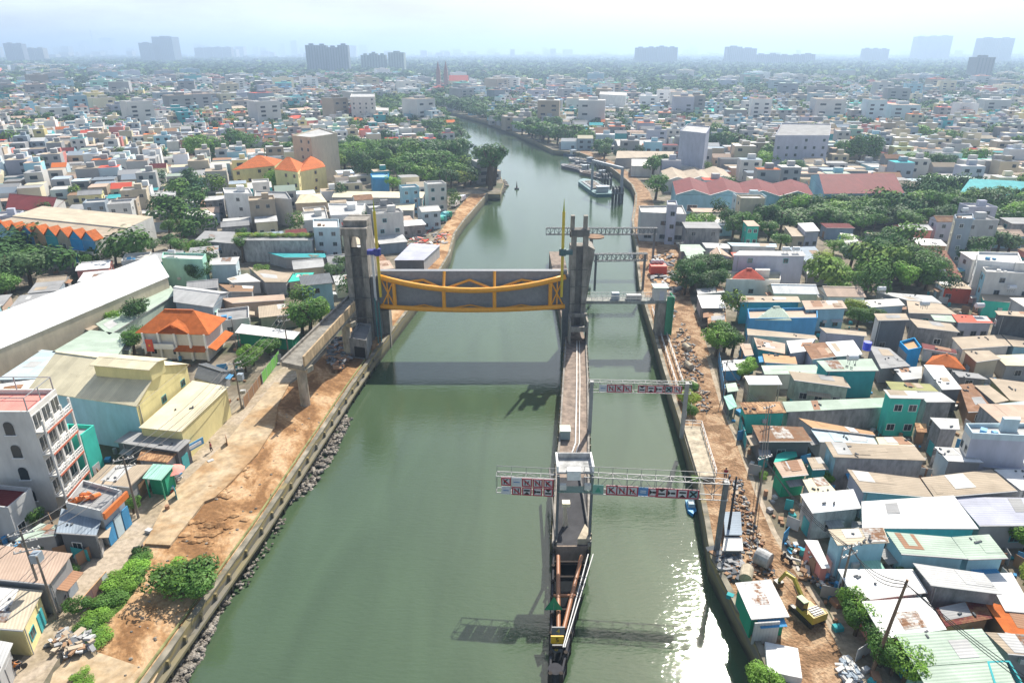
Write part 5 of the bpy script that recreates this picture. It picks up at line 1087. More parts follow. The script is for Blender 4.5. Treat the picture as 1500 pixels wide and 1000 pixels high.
MB().box((x1 + .9, YG + 2.6, (GZ + zd + 2) / 2), (.2, 4, zd + 1 - GZ)).box((x1 + .2, YG + 1.2, (GZ + zd + 2) / 2), (1.4, .15, zd + 1 - GZ)).part('safety_netting', M_cloth, t, (.06, .26, .15, 1))
x = WY(968, 440, YG + 1).x; t = thing('bridge_kiosk', 'small grey kiosk standing on the right end of the service bridge', 'kiosk', (x, YG + 3, zd + .45)); MB().box((x, YG + 3, zd + 1.9), (2.6, 2.6, 2.8)).part('kiosk_wall', M_plain, t, pc('lg')); MB().box((x, YG + 3, zd + 3.4), (3.2, 3.2, .2)).part('kiosk_roof', M_plain, t, (.35, .42, .38, 1)); MB().box((x + .3, YG + 1.65, zd + 1.6), (1, .1, 2)).part('kiosk_door', M_plain, t, pc('li'))
# round roof behind the middle tower
c = WY(882, 346, 190); t = thing('round_canopy', 'round brown canopy disc right behind the middle tower', 'canopy', (c.x, 190, 3)); MB().tube([(c.x - 2, 190, c.z - .3), (c.x - 2, 190, c.z)], 2.6, 20).part('disc', M_conc, t, pc('br')); MB().tube([(c.x - 3, 190, 3), (c.x - 3, 190, c.z - .2)], .5, 8).part('stem', M_conc, t, pc('gr'))
# ---------------- elevated ramp on the left bank ----------------
zr = 11.3; A, B, C, D = G(412, 530, zr), G(446, 537, zr), G(520, 454, 12.2), G(517, 430, 12.2); t = thing('ramp_bridge', 'elevated grey concrete approach ramp leading to the left gate tower', 'ramp bridge', (A.x, A.y, GZ))
MB().prism([A, B, C, D], [zr - .8] * 2 + [11.4] * 2, [zr, zr, 12.2, 12.2]).part('deck', M_conc, t, (.3, .28, .24, 1))
for p, q, h, c_ in ((B, C, 1.9, (.55, .4, .24, 1)), (A, D, .5, CONC)): MB().bar(p + Vector((0, 0, h / 2)), q + Vector((0, 0, h / 2)), .3, h).part('parapet', M_conc, t, c_)
OCC.append([(p.x, p.y) for p in (A, B, C, D)])
for f_ in (.06, .8):
    c = A.lerp(B, .62).lerp(D.lerp(C, .62), f_); MB().tube([(c.x, c.y, GZ), (c.x, c.y, zr - 1.5)], .85, 14).part('column', M_conc, t, (.5, .44, .34, 1)); MB().box((c.x, c.y, zr - 1.2), (4.2, 1.6, .9), math.atan2((B - A).y, (B - A).x)).part('pier_cap', M_conc, t, (.5, .44, .34, 1))
# black openings
t = find('control_house'); A, B = G(510, 499, 6.6), G(537, 503, 6.6); d = (B - A).normalized(); ang = math.atan2(d.y, d.x); n_ = Vector((d.y, -d.x, 0)); m = A.lerp(B, .55) - n_ * .25; MB().box((m.x, m.y, GZ + 1.5), (2.3, .2, 2.2), ang).part('door_opening', M_plain, t, (.01, .01, .012, 1))
# ---------------- vehicles ----------------
def rotp(c, a): 
    ca, sa = math.cos(a), math.sin(a)
    return lambda x, y, z: Vector((c.x + x * ca - y * sa, c.y + x * sa + y * ca, c.z + z))
def excavator(g, a, label, s=1.0):
    t = thing('excavator', label, 'excavator', g); r_ = rotp(g, a); t.scale = (.72, .72, .72)
    for y in (-1.15, 1.15):
        b = MB(); c = r_(0, y, .45); b.box(c, (3.9, .6, .9), a)
        for x in (-1.95, 1.95): p = r_(x, y, .45); e = Vector((-math.sin(a), math.cos(a), 0)) * .3; b.tube([p - e, p + e], .45, 12)
        b.part('track', M_paint, t, (.05, .045, .04, 1))
    Y_ = (.48, .34, .05, 1)
    MB().box(r_(-.6, 0, 1.35), (3.3, 2.6, .8), a).box(r_(-1.9, 0, 1.7), (1.1, 2.8, 1.3), a).part('body', M_plain, t, Y_)
    MB().box(r_(-1.5, .1, 2.38), (1.6, 1.9, .1), a).part('engine_cover', M_paint, t, (.1, .08, .07, 1))
    b = MB()
    for k in range(4): b.box(r_(-2.0 + k * .4, .1, 2.48), (.12, 1.9, .12), a)
    b.part('grille', M_plain, t, pc('ow'))
    c_ = MB().box(r_(.5, .85, 2.4), (1.5, .95, 1.5), a).part('cab', M_glass, t); subpart(MB().box(r_(.5, .85, 3.2), (1.6, 1.05, .12), a), 'cab_roof', M_plain, c_, (.2, .3, .12, 1), root=t)
    MB().bar(r_(.9, -.1, 1.8), r_(3.6, -.1, 4.3), .45, .6).bar(r_(3.4, -.1, 4.3), r_(5.4, -.1, 3.9), .4, .5).part('boom', M_plain, t, (.42, .34, .05, 1))
    MB().bar(r_(5.2, -.1, 4.2), r_(6.3, -.1, 1.6), .35, .45).part('arm', M_plain, t, (.42, .34, .05, 1))
    MB().bar(r_(1.2, .35, 1.8), r_(3.0, .35, 3.5), .12).bar(r_(3.4, -.1, 4.8), r_(5.1, -.1, 4.6), .12).part('hydraulic_ram', M_plain, t, (.1, .1, .1, 1))
    MB().prism([r_(5.8, -.7, 0), r_(6.9, -.7, 0), r_(6.9, .5, 0), r_(5.8, .5, 0)], g.z + .5, g.z + 1.5).part('bucket', M_paint, t, (.08, .07, .05, 1)); return t
excavator(G(1181, 902), R(112), 'yellow excavator with its boom raised on the right bank track')
def truck(g, a, label, col_c, col_b, grp=None, mixer=False):
    t = thing('truck', label, 'truck', g, grp); r_ = rotp(g, a)
    for x in (-2, 1.6):
        for y in (-.95, .95): e = Vector((-math.sin(a), math.cos(a), 0)) * .15; p = r_(x, y, .45); MB().tube([p - e, p + e], .45, 10).part('wheel', M_plain, t, (.03, .03, .03, 1))
    MB().box(r_(0, 0, .75), (5.6, 1.9, .3), a).part('chassis', M_plain, t, pc('dg')); c_ = MB().box(r_(2.1, 0, 1.75), (1.5, 2.1, 1.9), a).part('cab', M_plain, t, col_c)
    subpart(MB().box(r_(2.87, 0, 2.1), (.06, 1.8, .8), a), 'windscreen', M_glass, c_, root=t)
    if mixer: MB().tube([r_(-2.6, 0, 1.4), r_(-1.5, 0, 2.3), r_(0, 0, 2.3), r_(1.2, 0, 1.7)], 1.0, 12).part('drum', M_plain, t, col_b)
    else: MB().box(r_(-.8, 0, 1.6), (3.8, 2.2, 1.5), a).part('cargo_box', M_plain, t, col_b)
truck(G(667, 303), R(-105), 'white box truck parked nearer on the left promenade', pc('wh'), pc('wh'), 'white trucks on the left promenade'); truck(G(676, 295), R(-105), 'white box truck parked farther on the left promenade', pc('wh'), pc('li'), 'white trucks on the left promenade')
truck(G(645, 328), R(60), 'teal concrete mixer on the left promenade, nearer one', pc('te'), pc('tq'), 'teal mixers on the left promenade', True); truck(G(653, 322), R(60), 'teal concrete mixer on the left promenade, farther one', pc('gn'), pc('te'), 'teal mixers on the left promenade', True)
def motorbike(g, a, label, c_=(.4, .03, .03, 1), grp='motorbikes', rider=None):
    t = thing('motorbike', label, 'motorbike', g, grp); r_ = rotp(g, a)
    for x in (-.62, .62): e = Vector((-math.sin(a), math.cos(a), 0)) * .05; p = r_(x, 0, .3); MB().tube([p - e, p + e], .3, 12).part('wheel', M_plain, t, (.03, .03, .03, 1))
    MB().bar(r_(-.7, 0, .62), r_(.1, 0, .55), .26, .24).bar(r_(.1, 0, .5), r_(.5, 0, .95), .3, .16).part('body', M_plain, t, c_); MB().box(r_(-.25, 0, .82), (.75, .26, .1), a).part('seat', M_plain, t, (.03, .03, .03, 1)); MB().bar(r_(.45, -.33, 1.05), r_(.45, .33, 1.05), .05).bar(r_(.62, 0, .3), r_(.42, 0, 1.05), .06).part('handlebar', M_plain, t, (.1, .1, .1, 1)); return t
for i, (x, y) in enumerate(((630, 340), (626, 344), (634, 336), (640, 333))): motorbike(G(x, y), R(30 + 40 * i), 'red motorbike in the loose row on the left promenade, %s' % ['second nearest', 'nearest', 'second farthest', 'farthest'][i], (.5, .04, .04, 1), 'red motorbikes on the left promenade')
motorbike(G(27, 984), R(60), 'dark motorbike ridden along the lane in the lower left corner', (.05, .05, .06, 1))
motorbike(G(93, 885), R(40), 'grey motorbike parked by the two near utility poles', (.3, .3, .32, 1)); motorbike(G(205, 808), R(20), 'dark motorbike beside the end of the slab road', (.06, .05, .05, 1)); motorbike(G(1152, 822), R(120), 'dark motorbike under the excavator arm', (.03, .03, .04, 1))
# ---------------- people ----------------
def person(g, a, label, shirt, trousers, seated=False, arm=.0):
    t = thing('person', label, 'person', g); r_ = rotp(g, a)
    if seated: J = dict(pe=(-.2, 0, .88), ch=(-.12, 0, 1.3), nk=(-.08, 0, 1.45), hd=(-.05, 0, 1.62), kl=(.22, .14, .82), fl=(.1, .18, .36), kr=(.22, -.14, .82), fr=(.1, -.18, .36), sl=(-.1, .2, 1.38), el=(.1, .26, 1.15), hl=(.4, .25, 1.1), sr=(-.1, -.2, 1.38), er=(.1, -.26, 1.15), hr=(.4, -.25, 1.1))
    else: J = dict(pe=(0, 0, .92), ch=(.0, 0, 1.3), nk=(.02, 0, 1.47), hd=(.04, 0, 1.62), kl=(.12, .1, .5), fl=(.02, .11, .06), kr=(-.06, -.1, .5), fr=(-.2, -.11, .08), sl=(0, .2, 1.4), el=(-.05, .27, 1.14), hl=(.08, .27, .9), sr=(0, -.2, 1.4), er=(.05, -.27, 1.14), hr=(.18, -.26, .92))
    ks = list(J); b = MB(); b.v = [tuple(r_(*J[k])) for k in ks]; ed = [('pe', 'ch'), ('ch', 'nk'), ('nk', 'hd'), ('pe', 'kl'), ('kl', 'fl'), ('pe', 'kr'), ('kr', 'fr'), ('ch', 'sl'), ('sl', 'el'), ('el', 'hl'), ('ch', 'sr'), ('sr', 'er'), ('er', 'hr')]
    rad = dict(pe=.15, ch=.17, nk=.06, hd=.11, kl=.075, fl=.05, kr=.075, fr=.05, sl=.07, el=.05, hl=.04, sr=.07, er=.05, hr=.04)
    def skin(name, keys, grow, color, parent):
        me = bpy.data.meshes.new(name); kk = [k for k in ks if k in keys]; me.from_pydata([tuple(r_(*J[k]) - Vector(g)) for k in kk], [(kk.index(p), kk.index(q)) for p, q in ed if p in kk and q in kk], []); me.materials.append(M_cloth)
        o = bpy.data.objects.new(name, me); col.objects.link(o); o.parent = parent; o.color = color; m = o.modifiers.new('skin', 'SKIN'); sv = me.skin_vertices[0].data
        for i, k in enumerate(kk): sv[i].radius = (rad[k] * grow, rad[k] * grow); sv[i].use_root = (i == 0)
        s = o.modifiers.new('sub', 'SUBSURF'); s.levels = 1; s.render_levels = 1; return o
    body = skin('body', ks, 1, (.4, .24, .16, 1), t); skin('shirt', ('pe', 'ch', 'sl', 'el', 'sr', 'er'), 1.18, shirt, t); skin('trousers', ('pe', 'kl', 'fl', 'kr', 'fr'), 1.2, trousers, t)
    h = r_(*J['hd']); MB().blob((h.x, h.y, h.z + .05), (.125, .125, .12), 1, .02, 2).part('hair', M_cloth, t, (.02, .015, .015, 1)); return t
person(G(310, 661), R(200), 'person in dark red clothes walking on the slab road', (.25, .04, .05, 1), (.04, .04, .06, 1)); person(G(27, 984), R(60), 'person in an orange shirt riding the dark motorbike, lower left', (.5, .18, .05, 1), (.04, .04, .05, 1), True)
person(G(1062, 700), R(90), 'person in red standing by the right column of the near gantry', (.35, .04, .06, 1), (.05, .05, .1, 1))
person(G(999, 392), R(90), 'worker in orange standing by the track near the red machine', (.6, .2, .05, 1), (.05, .05, .1, 1))
# ---------------- boats and river works ----------------
def barge(px, py, L_, W_, a, label, hull, cargo='dg', house_='lg', grp='barges moored at the right bank', rail=True):
    g = G(px, py, 0); t = thing('barge', label, 'barge', g, grp); r_ = rotp(g, a); n = 10; top = []; low = []
    for s in (1, -1):
        for i in range(n + 1):
            x = -L_ / 2 + L_ * i / n if s == 1 else L_ / 2 - L_ * i / n; w_ = W_ / 2 * (1 if x > -L_ * .32 else max(.12, math.sin((x + L_ / 2) / (L_ * .18) * math.pi / 2)))
            if x > L_ * .42: w_ = W_ / 2 * .85
            top.append(r_(x, -s * w_, 0)); low.append(w_)
    sheer = [1.5 + .9 * max(0, -((-L_ / 2 + L_ * (i if i <= n else 2 * n + 1 - i) / n) + L_ * .25) / L_) for i in range(2 * n + 2)]
    MB().prism(top, -.5, sheer).part('hull', M_plain, t, hull); q = [p + (g - Vector((p.x, p.y, 0))) * .14 for p in top]; MB().prism([r_(-L_ * .28, -W_ * .36, 0), r_(L_ * .22, -W_ * .36, 0), r_(L_ * .22, W_ * .36, 0), r_(-L_ * .28, W_ * .36, 0)], 1.4, 2.0).part('hold', M_plain, t, pc(cargo))
    b = MB()
    for k in range(5): c = r_(-L_ * .22 + L_ * .1 * k, 0, 0); b.blob((c.x, c.y, 1.9), (L_ * .07, W_ * .3, .7), k, .2)
    b.part('cargo', M_rock, t)
    if rail:
        b = MB()
        for s in (-1, 1): b.bar(r_(-L_ * .3, s * W_ * .46, 2.2), r_(L_ * .3, s * W_ * .46, 2.2), .12)
        b.part('rail', M_plain, t, pc('bs'))
    w_ = MB().box(r_(L_ * .36, 0, 2.6), (L_ * .09, W_ * .5, 2.2), a).part('wheelhouse', M_plain, t, pc(house_)); subpart(MB().box(r_(L_ * .36, 0, 3.9), (L_ * .11, W_ * .6, .18), a), 'wheelhouse_roof', M_plain, w_, pc('bs'), root=t); return t
ba = G(853, 264, 0) - G(886, 287, 0); ba = math.atan2(-ba.y, -ba.x)
barge(870, 277, 40, 9.5, ba, 'teal cargo barge with a loaded hold moored off the promenade bend', (.015, .12, .14, 1))
barge(843, 249, 26, 7, R(-60), 'dark barge moored next beyond the teal one', (.06, .06, .08, 1)); barge(851, 238, 24, 6, R(-60), 'small grey boat against the quay beyond the dark barge', (.2, .2, .22, 1), 'gr', 'bs'); barge(828, 227, 24, 7, R(-60), 'dark blue boat farthest along the quay', (.03, .08, .14, 1), 'gr', 'ow')
barge(868, 258, 20, 6, R(-55), 'low brown pontoon between teal and dark barges', (.12, .09, .08, 1), 'br', 'gr'); barge(681, 219, 13, 4.5, R(80), 'small grey boat moored at the left bank beyond the point tree', (.15, .15, .17, 1), 'gr', 'gr', None)
g = G(1012, 745, 0); t = thing('rowing_boat', 'small blue boat moored against the right wall below the near gantry', 'boat', g); r_ = rotp(g, R(85))
MB().prism([r_(-1.8, 0, 0), r_(-1, -.6, 0), r_(1.4, -.6, 0), r_(1.6, 0, 0), r_(1.4, .6, 0), r_(-1, .6, 0)], -.1, .5).part('hull', M_plain, t, pc('db')); MB().box(r_(.2, 0, .8), (1.2, .9, .6), R(85)).part('cover', M_cloth, t, pc('pb'))
g = G(757, 277, 0); t = thing('buoy', 'small dark channel buoy floating in mid river', 'buoy', g); MB().tube([g + Vector((0, 0, -.2)), g + Vector((0, 0, .6))], 1.1, 12).part('float', M_plain, t, (.06, .06, .07, 1)); MB().tube([g + Vector((0, 0, .6)), g + Vector((0, 0, 3.6))], .4, 8, .08).part('mast', M_plain, t, (.1, .06, .05, 1))
def dolphin(px, py, h, w_, label, bar=True):
    g = G(px, py, 0); t = thing('pile_platform', label, 'pile platform', g, 'piled work platforms in the river'); b = MB()
    for x in (-1, -.33, .33, 1):
        for y in (-1, 0, 1): b.tube([(g.x + x * w_, g.y + y * w_, -1), (g.x + x * w_, g.y + y * w_, h)], .3, 6)
    b.part('pile', M_plain, t, (.04, .04, .05, 1)); MB().box((g.x, g.y, h * .62), (w_ * 2.4, w_ * 2.4, .5)).part('platform', M_paint, t, pc('dg')); MB().box((g.x - w_ * .4, g.y, h * .62 + 1), (w_, w_, 1.6)).part('winch', M_paint, t, pc('gr')); return t
dolphin(904, 297, 7, 2.0, 'black piled work platform standing alone off the promenade'); dolphin(888, 272, 6, 2.2, 'black piled platform beside the teal barge'); dolphin(880, 252, 6, 2, 'farther piled platform behind the teal barge')
p = WY(909, 295, G(904, 297, 0).y); t = thing('steel_portal', 'tall grey steel frame over the piled platforms', 'steel frame', (p.x, p.y, 0)); q = WY(880, 262, p.y + 22)
MB().bar((p.x, p.y, 0), (p.x, p.y, 15), 1.1).bar((p.x + 0, p.y, 14.6), (q.x - 4, q.y, 14.6), 1.4, 1.1).bar((q.x - 4, q.y, 0), (q.x - 4, q.y, 14.6), 1).part('frame', M_paint, t, (.3, .33, .37, 1))
# ---------------- right bank platform, walkway, cabin ----------------
w_ = [G(x, y, 3.7) for x, y in ((1023, 697), (1049, 697), (1027, 624), (1001, 623))]; t = thing('bank_platform', 'pale concrete platform with rails on the right bank by the near gantry', 'platform', (w_[0].x, w_[0].y, GZ)); MB().prism(w_, 0, 3.7).part('slab', M_conc, t, pc('bg')); b = MB()
for i in (1, 2): p, q = w_[i], w_[(i + 1) % 4]; [b.bar(p + Vector((0, 0, h)), q + Vector((0, 0, h)), .07) for h in (.5, 1)]; n = max(2, int((q - p).length / 1.5)); [b.bar(p.lerp(q, k / n), p.lerp(q, k / n) + Vector((0, 0, 1.05)), .07) for k in range(n + 1)]
b.part('railing', M_plain, t, pc('lg'))
pts = [G(x, y, GZ) for x, y in ((955, 455), (967, 492), (982, 540), (1005, 612))]; t = thing('bank_railing', 'long double pipe railing along the right river wall', 'railing', pts[0]); b = MB()
for i in range(3):
    p, q = pts[i], pts[i + 1]; n = int((q - p).length / 2.5)
    for o_ in (0, 1.3):
        O = Vector((o_, 0, 0)); [b.bar(p + O + Vector((0, 0, h)), q + O + Vector((0, 0, h)), .09) for h in (.6, 1.1)]; [b.bar(p.lerp(q, k / n) + O, p.lerp(q, k / n) + O + Vector((0, 0, 1.1)), .09) for k in range(n + 1)]
b.part('rail', M_plain, t, pc('lg'))
H('1100,905 1156,901 1129,848 1077,853', 6.7, 'gn', 'wh', zf=6.9, win=(0, 0), name='site_cabin', cat='cabin', group=None, label='green metal site cabin with a pale ribbed roof beside the excavator', walls=['gn', 'gn', 'gn', 'gn'])
t = find('site_cabin'); A, B = G(1100, 905, 6.7), G(1156, 901, 6.7); d = (B - A).normalized(); n_ = Vector((d.y, -d.x, 0)); m = A.lerp(B, .5) - n_ * .3; MB().box((m.x, m.y, GZ + 1.45), (2.7, .16, 2.9), math.atan2(d.y, d.x)).part('double_door', M_tin, t, pc('lg'), uvdir=((0, 0), (0, 1)))
H('1058,806 1089,806 1087,786 1061,786', 4.6, 'dg', 'ow', win=(0, 0), detail=False, label='stack of pale sheet roofs beside the lower right wall', name='shed', cat='shed', group=None)
H('1062,783 1087,783 1085,749 1060,749', 5.0, 'dg', 'bs', win=(0, 0), detail=False, label='narrow blue-grey sheet shed below the near gantry column', name='shed', cat='shed', group=None)
# concrete pipes
def cpipe(x0, y0, x1, y1, r_, label, c_='bg'):
    p, q = G(x0, y0, GZ + r_), G(x1, y1, GZ + r_); b = MB().tube([p, q], r_, 16); o = single('concrete_pipe', b, M_conc, label, 'concrete pipe', 'concrete pipes on the right track', color=pc(c_)); return o
cpipe(1108, 812, 1128, 822, 1.0, 'large concrete drain pipe lying on the track by the excavator', 'lg'); cpipe(1092, 848, 1095, 832, .75, 'short ringed concrete pipe above the green cabin roof'); 
for i, (x, y) in enumerate(((1013, 560), (1005, 532), (1002, 505))): cpipe(x, y, x + 8, y + 6, .6, 'small concrete pipe on the track, %s from the second gantry' % ['first', 'second', 'third'][i])
t = thing('site_machine', 'bright red machine with white tanks on the far right track', 'machine', G(963, 402)); g = G(963, 402); MB().box((g.x, g.y, GZ + 1.6), (4.4, 3, 2.4)).part('red_body', M_plain, t, (.75, .07, .03, 1))
for k in range(3): MB().blob((g.x - 1.2 + k * 1.2, g.y + 1.5, GZ + 3.4), (.7, .7, .7), k, .03, 2).part('tank', M_plain, t, pc('wh'))
# board lying by cabin, bags
g = G(1161, 985); single('sheet_stack', MB().box((g.x - .8, g.y + .8, GZ + .5), (3.2, 3.8, .9), R(-15)), M_tin, 'shiny metal sheet stack on the bank below the green cabin', 'sheet stack', color=pc('wh'), uvdir=((0, 0), (1, 0)))
# ---------------- utility poles and cables ----------------
POLES = []
def pole(px, py, h, label, arms=2, lean=(0, 0), r_=.17, c_=(.28, .24, .2, 1), tr=False):
    g = G(px, py); t = thing('utility_pole', label, 'utility pole', g, 'utility poles'); tp = g + Vector((lean[0], lean[1], h)); MB().tube([g, tp], r_, 8, r_ * .6).part('post', M_conc, t, c_)
    for k in range(arms): z = h - .4 - k * 1.1; c = g.lerp(tp, z / h); MB().bar(c - Vector((1.1, .5, 0)), c + Vector((1.1, .5, 0)), .12).part('crossarm', M_plain, t, pc('gr')); b = MB(); [b.box(c + Vector((s * 1.0, s * .45, .16)), (.12, .12, .25)) for s in (-1, -.5, .5, 1)]; b.part('insulator', M_plain, t, pc('ow'))
    if tr: c = g.lerp(tp, .68); MB().box(c + Vector((.7, .1, 0)), (.9, .9, 1.1)).part('transformer', M_paint, t, pc('bs'))
    POLES.append(tp); return tp
P1 = pole(70, 895, 11, 'near utility pole with crossarms and transformer, left of a pair', 3, tr=True); P2 = pole(84, 905, 8.5, 'shorter near utility pole right beside the transformer pole', 0)
P3 = pole(203, 758, 9.5, 'utility pole on the lane in front of the orange-fascia shop', 2); P4 = pole(354, 598, 9, 'utility pole with lamp cluster by the dark hipped roof', 2, tr=True); P5 = pole(423, 520, 9, 'utility pole beside the big tree left of the ramp', 2)
P6 = pole(348, 520, 8, 'thin pole in front of the white awning roof', 0, r_=.1); P7 = pole(1277, 985, 11.5, 'leaning brown pole in front of the cream roofs, lower right', 0, lean=(1.2, .4), r_=.2, c_=(.3, .2, .13, 1)); P8 = pole(1108, 745, 8.5, 'thin dark pole on the right lane by the green-walled house', 1)
P9 = pole(1118, 650, 7, 'thin steel pole in front of the brown striped roof', 1, r_=.1); P10 = pole(1065, 790, 9.5, 'dark post beside the blue-grey sheet shed', 0, r_=.2, c_=(.06, .06, .07, 1)); P11 = pole(1228, 880, 8, 'dark pole by the white canopy and light blue house', 2); P12 = pole(1058, 580, 7, 'thin pole near the mint canopies', 1, r_=.1)
P13 = pole(613, 330, 10, 'tall pole by the workshop behind the gate', 1); P14 = pole(655, 300, 12, 'tall lamp pole before the left wood', 0); P15 = pole(992, 400, 9, 'pole beside the right track opposite the red machine', 1)
def cable(p, q, label, sag=1.2, r_=.045, off=(0, 0, 0)):
    p, q = Vector(p) + Vector(off), Vector(q) + Vector(off); pts = [p.lerp(q, i / 10) - Vector((0, 0, sag * 4 * (i / 10) * (1 - i / 10))) for i in range(11)]; single('overhead_cable', MB().tube(pts, r_, 4), M_plain, label, 'cable', 'overhead cables', color=(.03, .03, .03, 1))
sp = [(P1, P3, 'from the transformer pole to the shop-front pole'), (P3, P4, 'from the shop-front pole to the lamp-cluster pole'), (P4, P5, 'from the lamp-cluster pole to the ramp-side pole'), (Vector((P1.x - 14, P1.y - 26, P1.z)), P1, 'from the lower left corner to the transformer pole'), (P11, P7, 'from the dark pole to the leaning brown pole'), (P7, Vector((P7.x + 12, P7.y - 20, 13)), 'from the leaning brown pole out of the lower right'), (P8, P11, 'from the thin dark lane pole to the white-canopy pole'), (P9, P8, 'from the thin steel pole to the thin dark lane pole'), (P12, P9, 'along the right lane by the mint canopies')]
for p, q, lab in sp:
    for k in range(3): cable(p, q, 'overhead cable %s, %s one' % (lab.replace('the ', ''), ['top', 'middle', 'lowest'][k]), 1 + .3 * k, off=((k - 1) * .5, (k - 1) * .2, -.5 * k))
# ---------------- small things ----------------
def tank(px, py, z, label, r_=.55, c_=(.62, .63, .64, 1)):
    g = G(px, py, z); t = thing('water_tank', label, 'water tank', g, 'rooftop water tanks'); b = MB(); [b.bar(g + Vector((x, y, 0)), g + Vector((x, y, .8)), .07) for x in (-.5, .5) for y in (-.35, .35)]; b.part('stand', M_plain, t, pc('gr')); MB().tube([g + Vector((-.85, 0, 1.25)), g + Vector((-.7, 0, 1.25)), g + Vector((.7, 0, 1.25)), g + Vector((.85, 0, 1.25))], r_, 12).part('drum', M_plain, t, c_)
for x, y, z, lab in ((1353, 452, 7.5, 'on a stand among the tan roofs right of the white roof'), (1247, 533, 9.4, 'on the pale green roof of the teal house'), (1377, 404, 7, 'on the roof edge below the maroon roofs'), (1433, 455, 8, 'beside the red roof at right'), (1470, 612, 7.6, 'on the pale blue roof, right edge'), (1150, 371, 11.8, 'on the long lilac-grey house, left one'),
                     (1165, 371, 11.8, 'on the long lilac-grey house, right one'), (1412, 313, 16, 'on top of the tall narrow house'), (253, 375, 10, 'on the mint-walled flat house'), (1290, 430, 7, 'near the long grey roof mid right'), (1480, 428, 8.2, 'on the tan roof of the turquoise-walled house')): tank(x, y, z, 'small steel water tank ' + lab)
g = G(1269, 512, 7); single('water_barrel', MB().tube([g, g + Vector((0, 0, 1.6))], .75, 12), M_plain, 'bright blue barrel between the white roof and the grey roof', 'barrel', color=(.01, .04, .6, 1))
p, q = G(123, 895), G(160, 852); t = thing('site_hoarding', 'low painted sheet fence between the lane and the grass verge', 'fence', p); n = 5
for k in range(n): a_, b_ = p.lerp(q, k / n), p.lerp(q, (k + .96) / n); MB().bar(a_ + Vector((0, 0, .8)), b_ + Vector((0, 0, .8)), .05, 1.5).part('panel', M_plain, t, [(.45, .42, .5, 1), (.2, .12, .12, 1), (.25, .14, .12, 1), (.2, .12, .1, 1), (.5, .5, .52, 1)][k])
MB().bar(p + Vector((0, 0, 1.6)), q + Vector((0, 0, 1.6)), .08).part('top_rail', M_plain, t, pc('ot'))
def fence(x0, y0, x1, y1, h, c_, label, n=None, cat='fence'):
    p, q = G(x0, y0), G(x1, y1); t = thing('fence', label, cat, p); n = n or max(2, int((q - p).length / 2.2)); MB().bar(p + Vector((0, 0, h / 2)), q + Vector((0, 0, h / 2)), .07, h - .1).part('panel', M_tin, t, c_, uvdir=((0, 0), (.3, 1))); b = MB(); [b.bar(p.lerp(q, k / n), p.lerp(q, k / n) + Vector((0, 0, h + .1)), .12) for k in range(n + 1)]; b.part('post', M_plain, t, pc('gr'))
fence(120, 792, 147, 778, 2.2, pc('gr'), 'grey yard fence in front of the blue-grey tin roof'); fence(385, 562, 410, 528, 2.2, (.2, .5, .12, 1), 'bright green and yellow hoarding along the lane below the ramp'); fence(358, 598, 385, 560, 2, pc('br'), 'brown fence along the lane below the utility pole'); fence(1060, 585, 1052, 530, 2.2, pc('bl'), 'blue sheet fence on the right lane by the white awning'); fence(1092, 660, 1082, 625, 2.2, pc('te'), 'teal sheet fence in front of the brown striped roof')
def pile(name, pts, n, pal, label, s, zr, seed, cat):
    r = random.Random(seed); w = [G(x, y) for x, y in pts]; xs = [p.x for p in w]; ys = [p.y for p in w]; mb = {c: MB() for c in pal}; k = 0
    while k < n:
        x, y = r.uniform(min(xs), max(xs)), r.uniform(min(ys), max(ys))
        if inpoly(x, y, w): mb[r.choice(pal)].box((x, y, GZ + r.uniform(*zr)), (r.uniform(*s), r.uniform(*s) * .5, r.uniform(.08, .3)), r.uniform(0, 3), r.uniform(-.3, .3), r.uniform(-.3, .3)); k += 1
    first = None
    c = sum(w, Vector()) / len(w); t = bpy.data.objects.new(name, None); col.objects.link(t); t.location = (c.x, c.y, GZ); t['org'] = (c.x, c.y, GZ); t['label'] = label; t['category'] = cat; t['kind'] = 'stuff'
    for cc, m in mb.items():
        if m.v: m.part('pieces', M_wall, t, pc(cc) if isinstance(cc, str) else cc)
pile('rubble_heap', [(75, 945), (95, 925), (140, 935), (138, 955), (95, 962)], 120, ['gr', 'tn', 'tn', 'lg', 'br', 'dg'], 'heap of broken boards and rubble by the verge', (.4, 1.6), (.05, .7), 1, 'rubble')
pile('scrap_heap', [(478, 528), (490, 500), (508, 500), (512, 525), (495, 545)], 160, ['dg', 'br', 'gr', 'dg', 'ru'], 'dark scrap and timber heap by the control hut', (.6, 2.2), (.1, 1.2), 2, 'scrap')
pile('site_litter', [(1000, 470), (1015, 500), (1045, 600), (1030, 610), (1000, 560), (985, 500)], 260, ['gr', 'br', 'br', 'ru', 'tn', 'dg', 'dg'], 'planks and litter along the upper right track', (.2, .9), (.03, .25), 3, 'litter')
pile('site_litter', [(1062, 690), (1085, 700), (1120, 800), (1140, 860), (1110, 860), (1090, 800)], 260, ['gr', 'br', 'br', 'ru', 'tn', 'dg', 'dg'], 'broken timber and litter along the lower right track', (.2, .8), (.03, .25), 4, 'litter')
pile('scrap_heap', [(1038, 805), (1085, 812), (1090, 850), (1062, 850)], 160, ['dg', 'gr', 'dg', 'br'], 'dark scrap yard behind the wall above the green cabin', (.4, 1.3), (.05, .6), 5, 'scrap')
pile('site_litter', [(950, 380), (985, 370), (995, 430), (985, 470), (960, 440)], 200, ['dg', 'gr', 'lg', 'ot', 'br', 'dg'], 'building materials scattered round the red machine', (.6, 2.4), (.1, .8), 6, 'litter')
pile('site_litter', [(590, 350), (660, 340), (650, 362), (600, 372)], 90, ['rd', 'ow', 'gr', 'pk', 'dg'], 'building materials scattered on the left promenade', (.6, 2), (.1, .6), 7, 'litter')
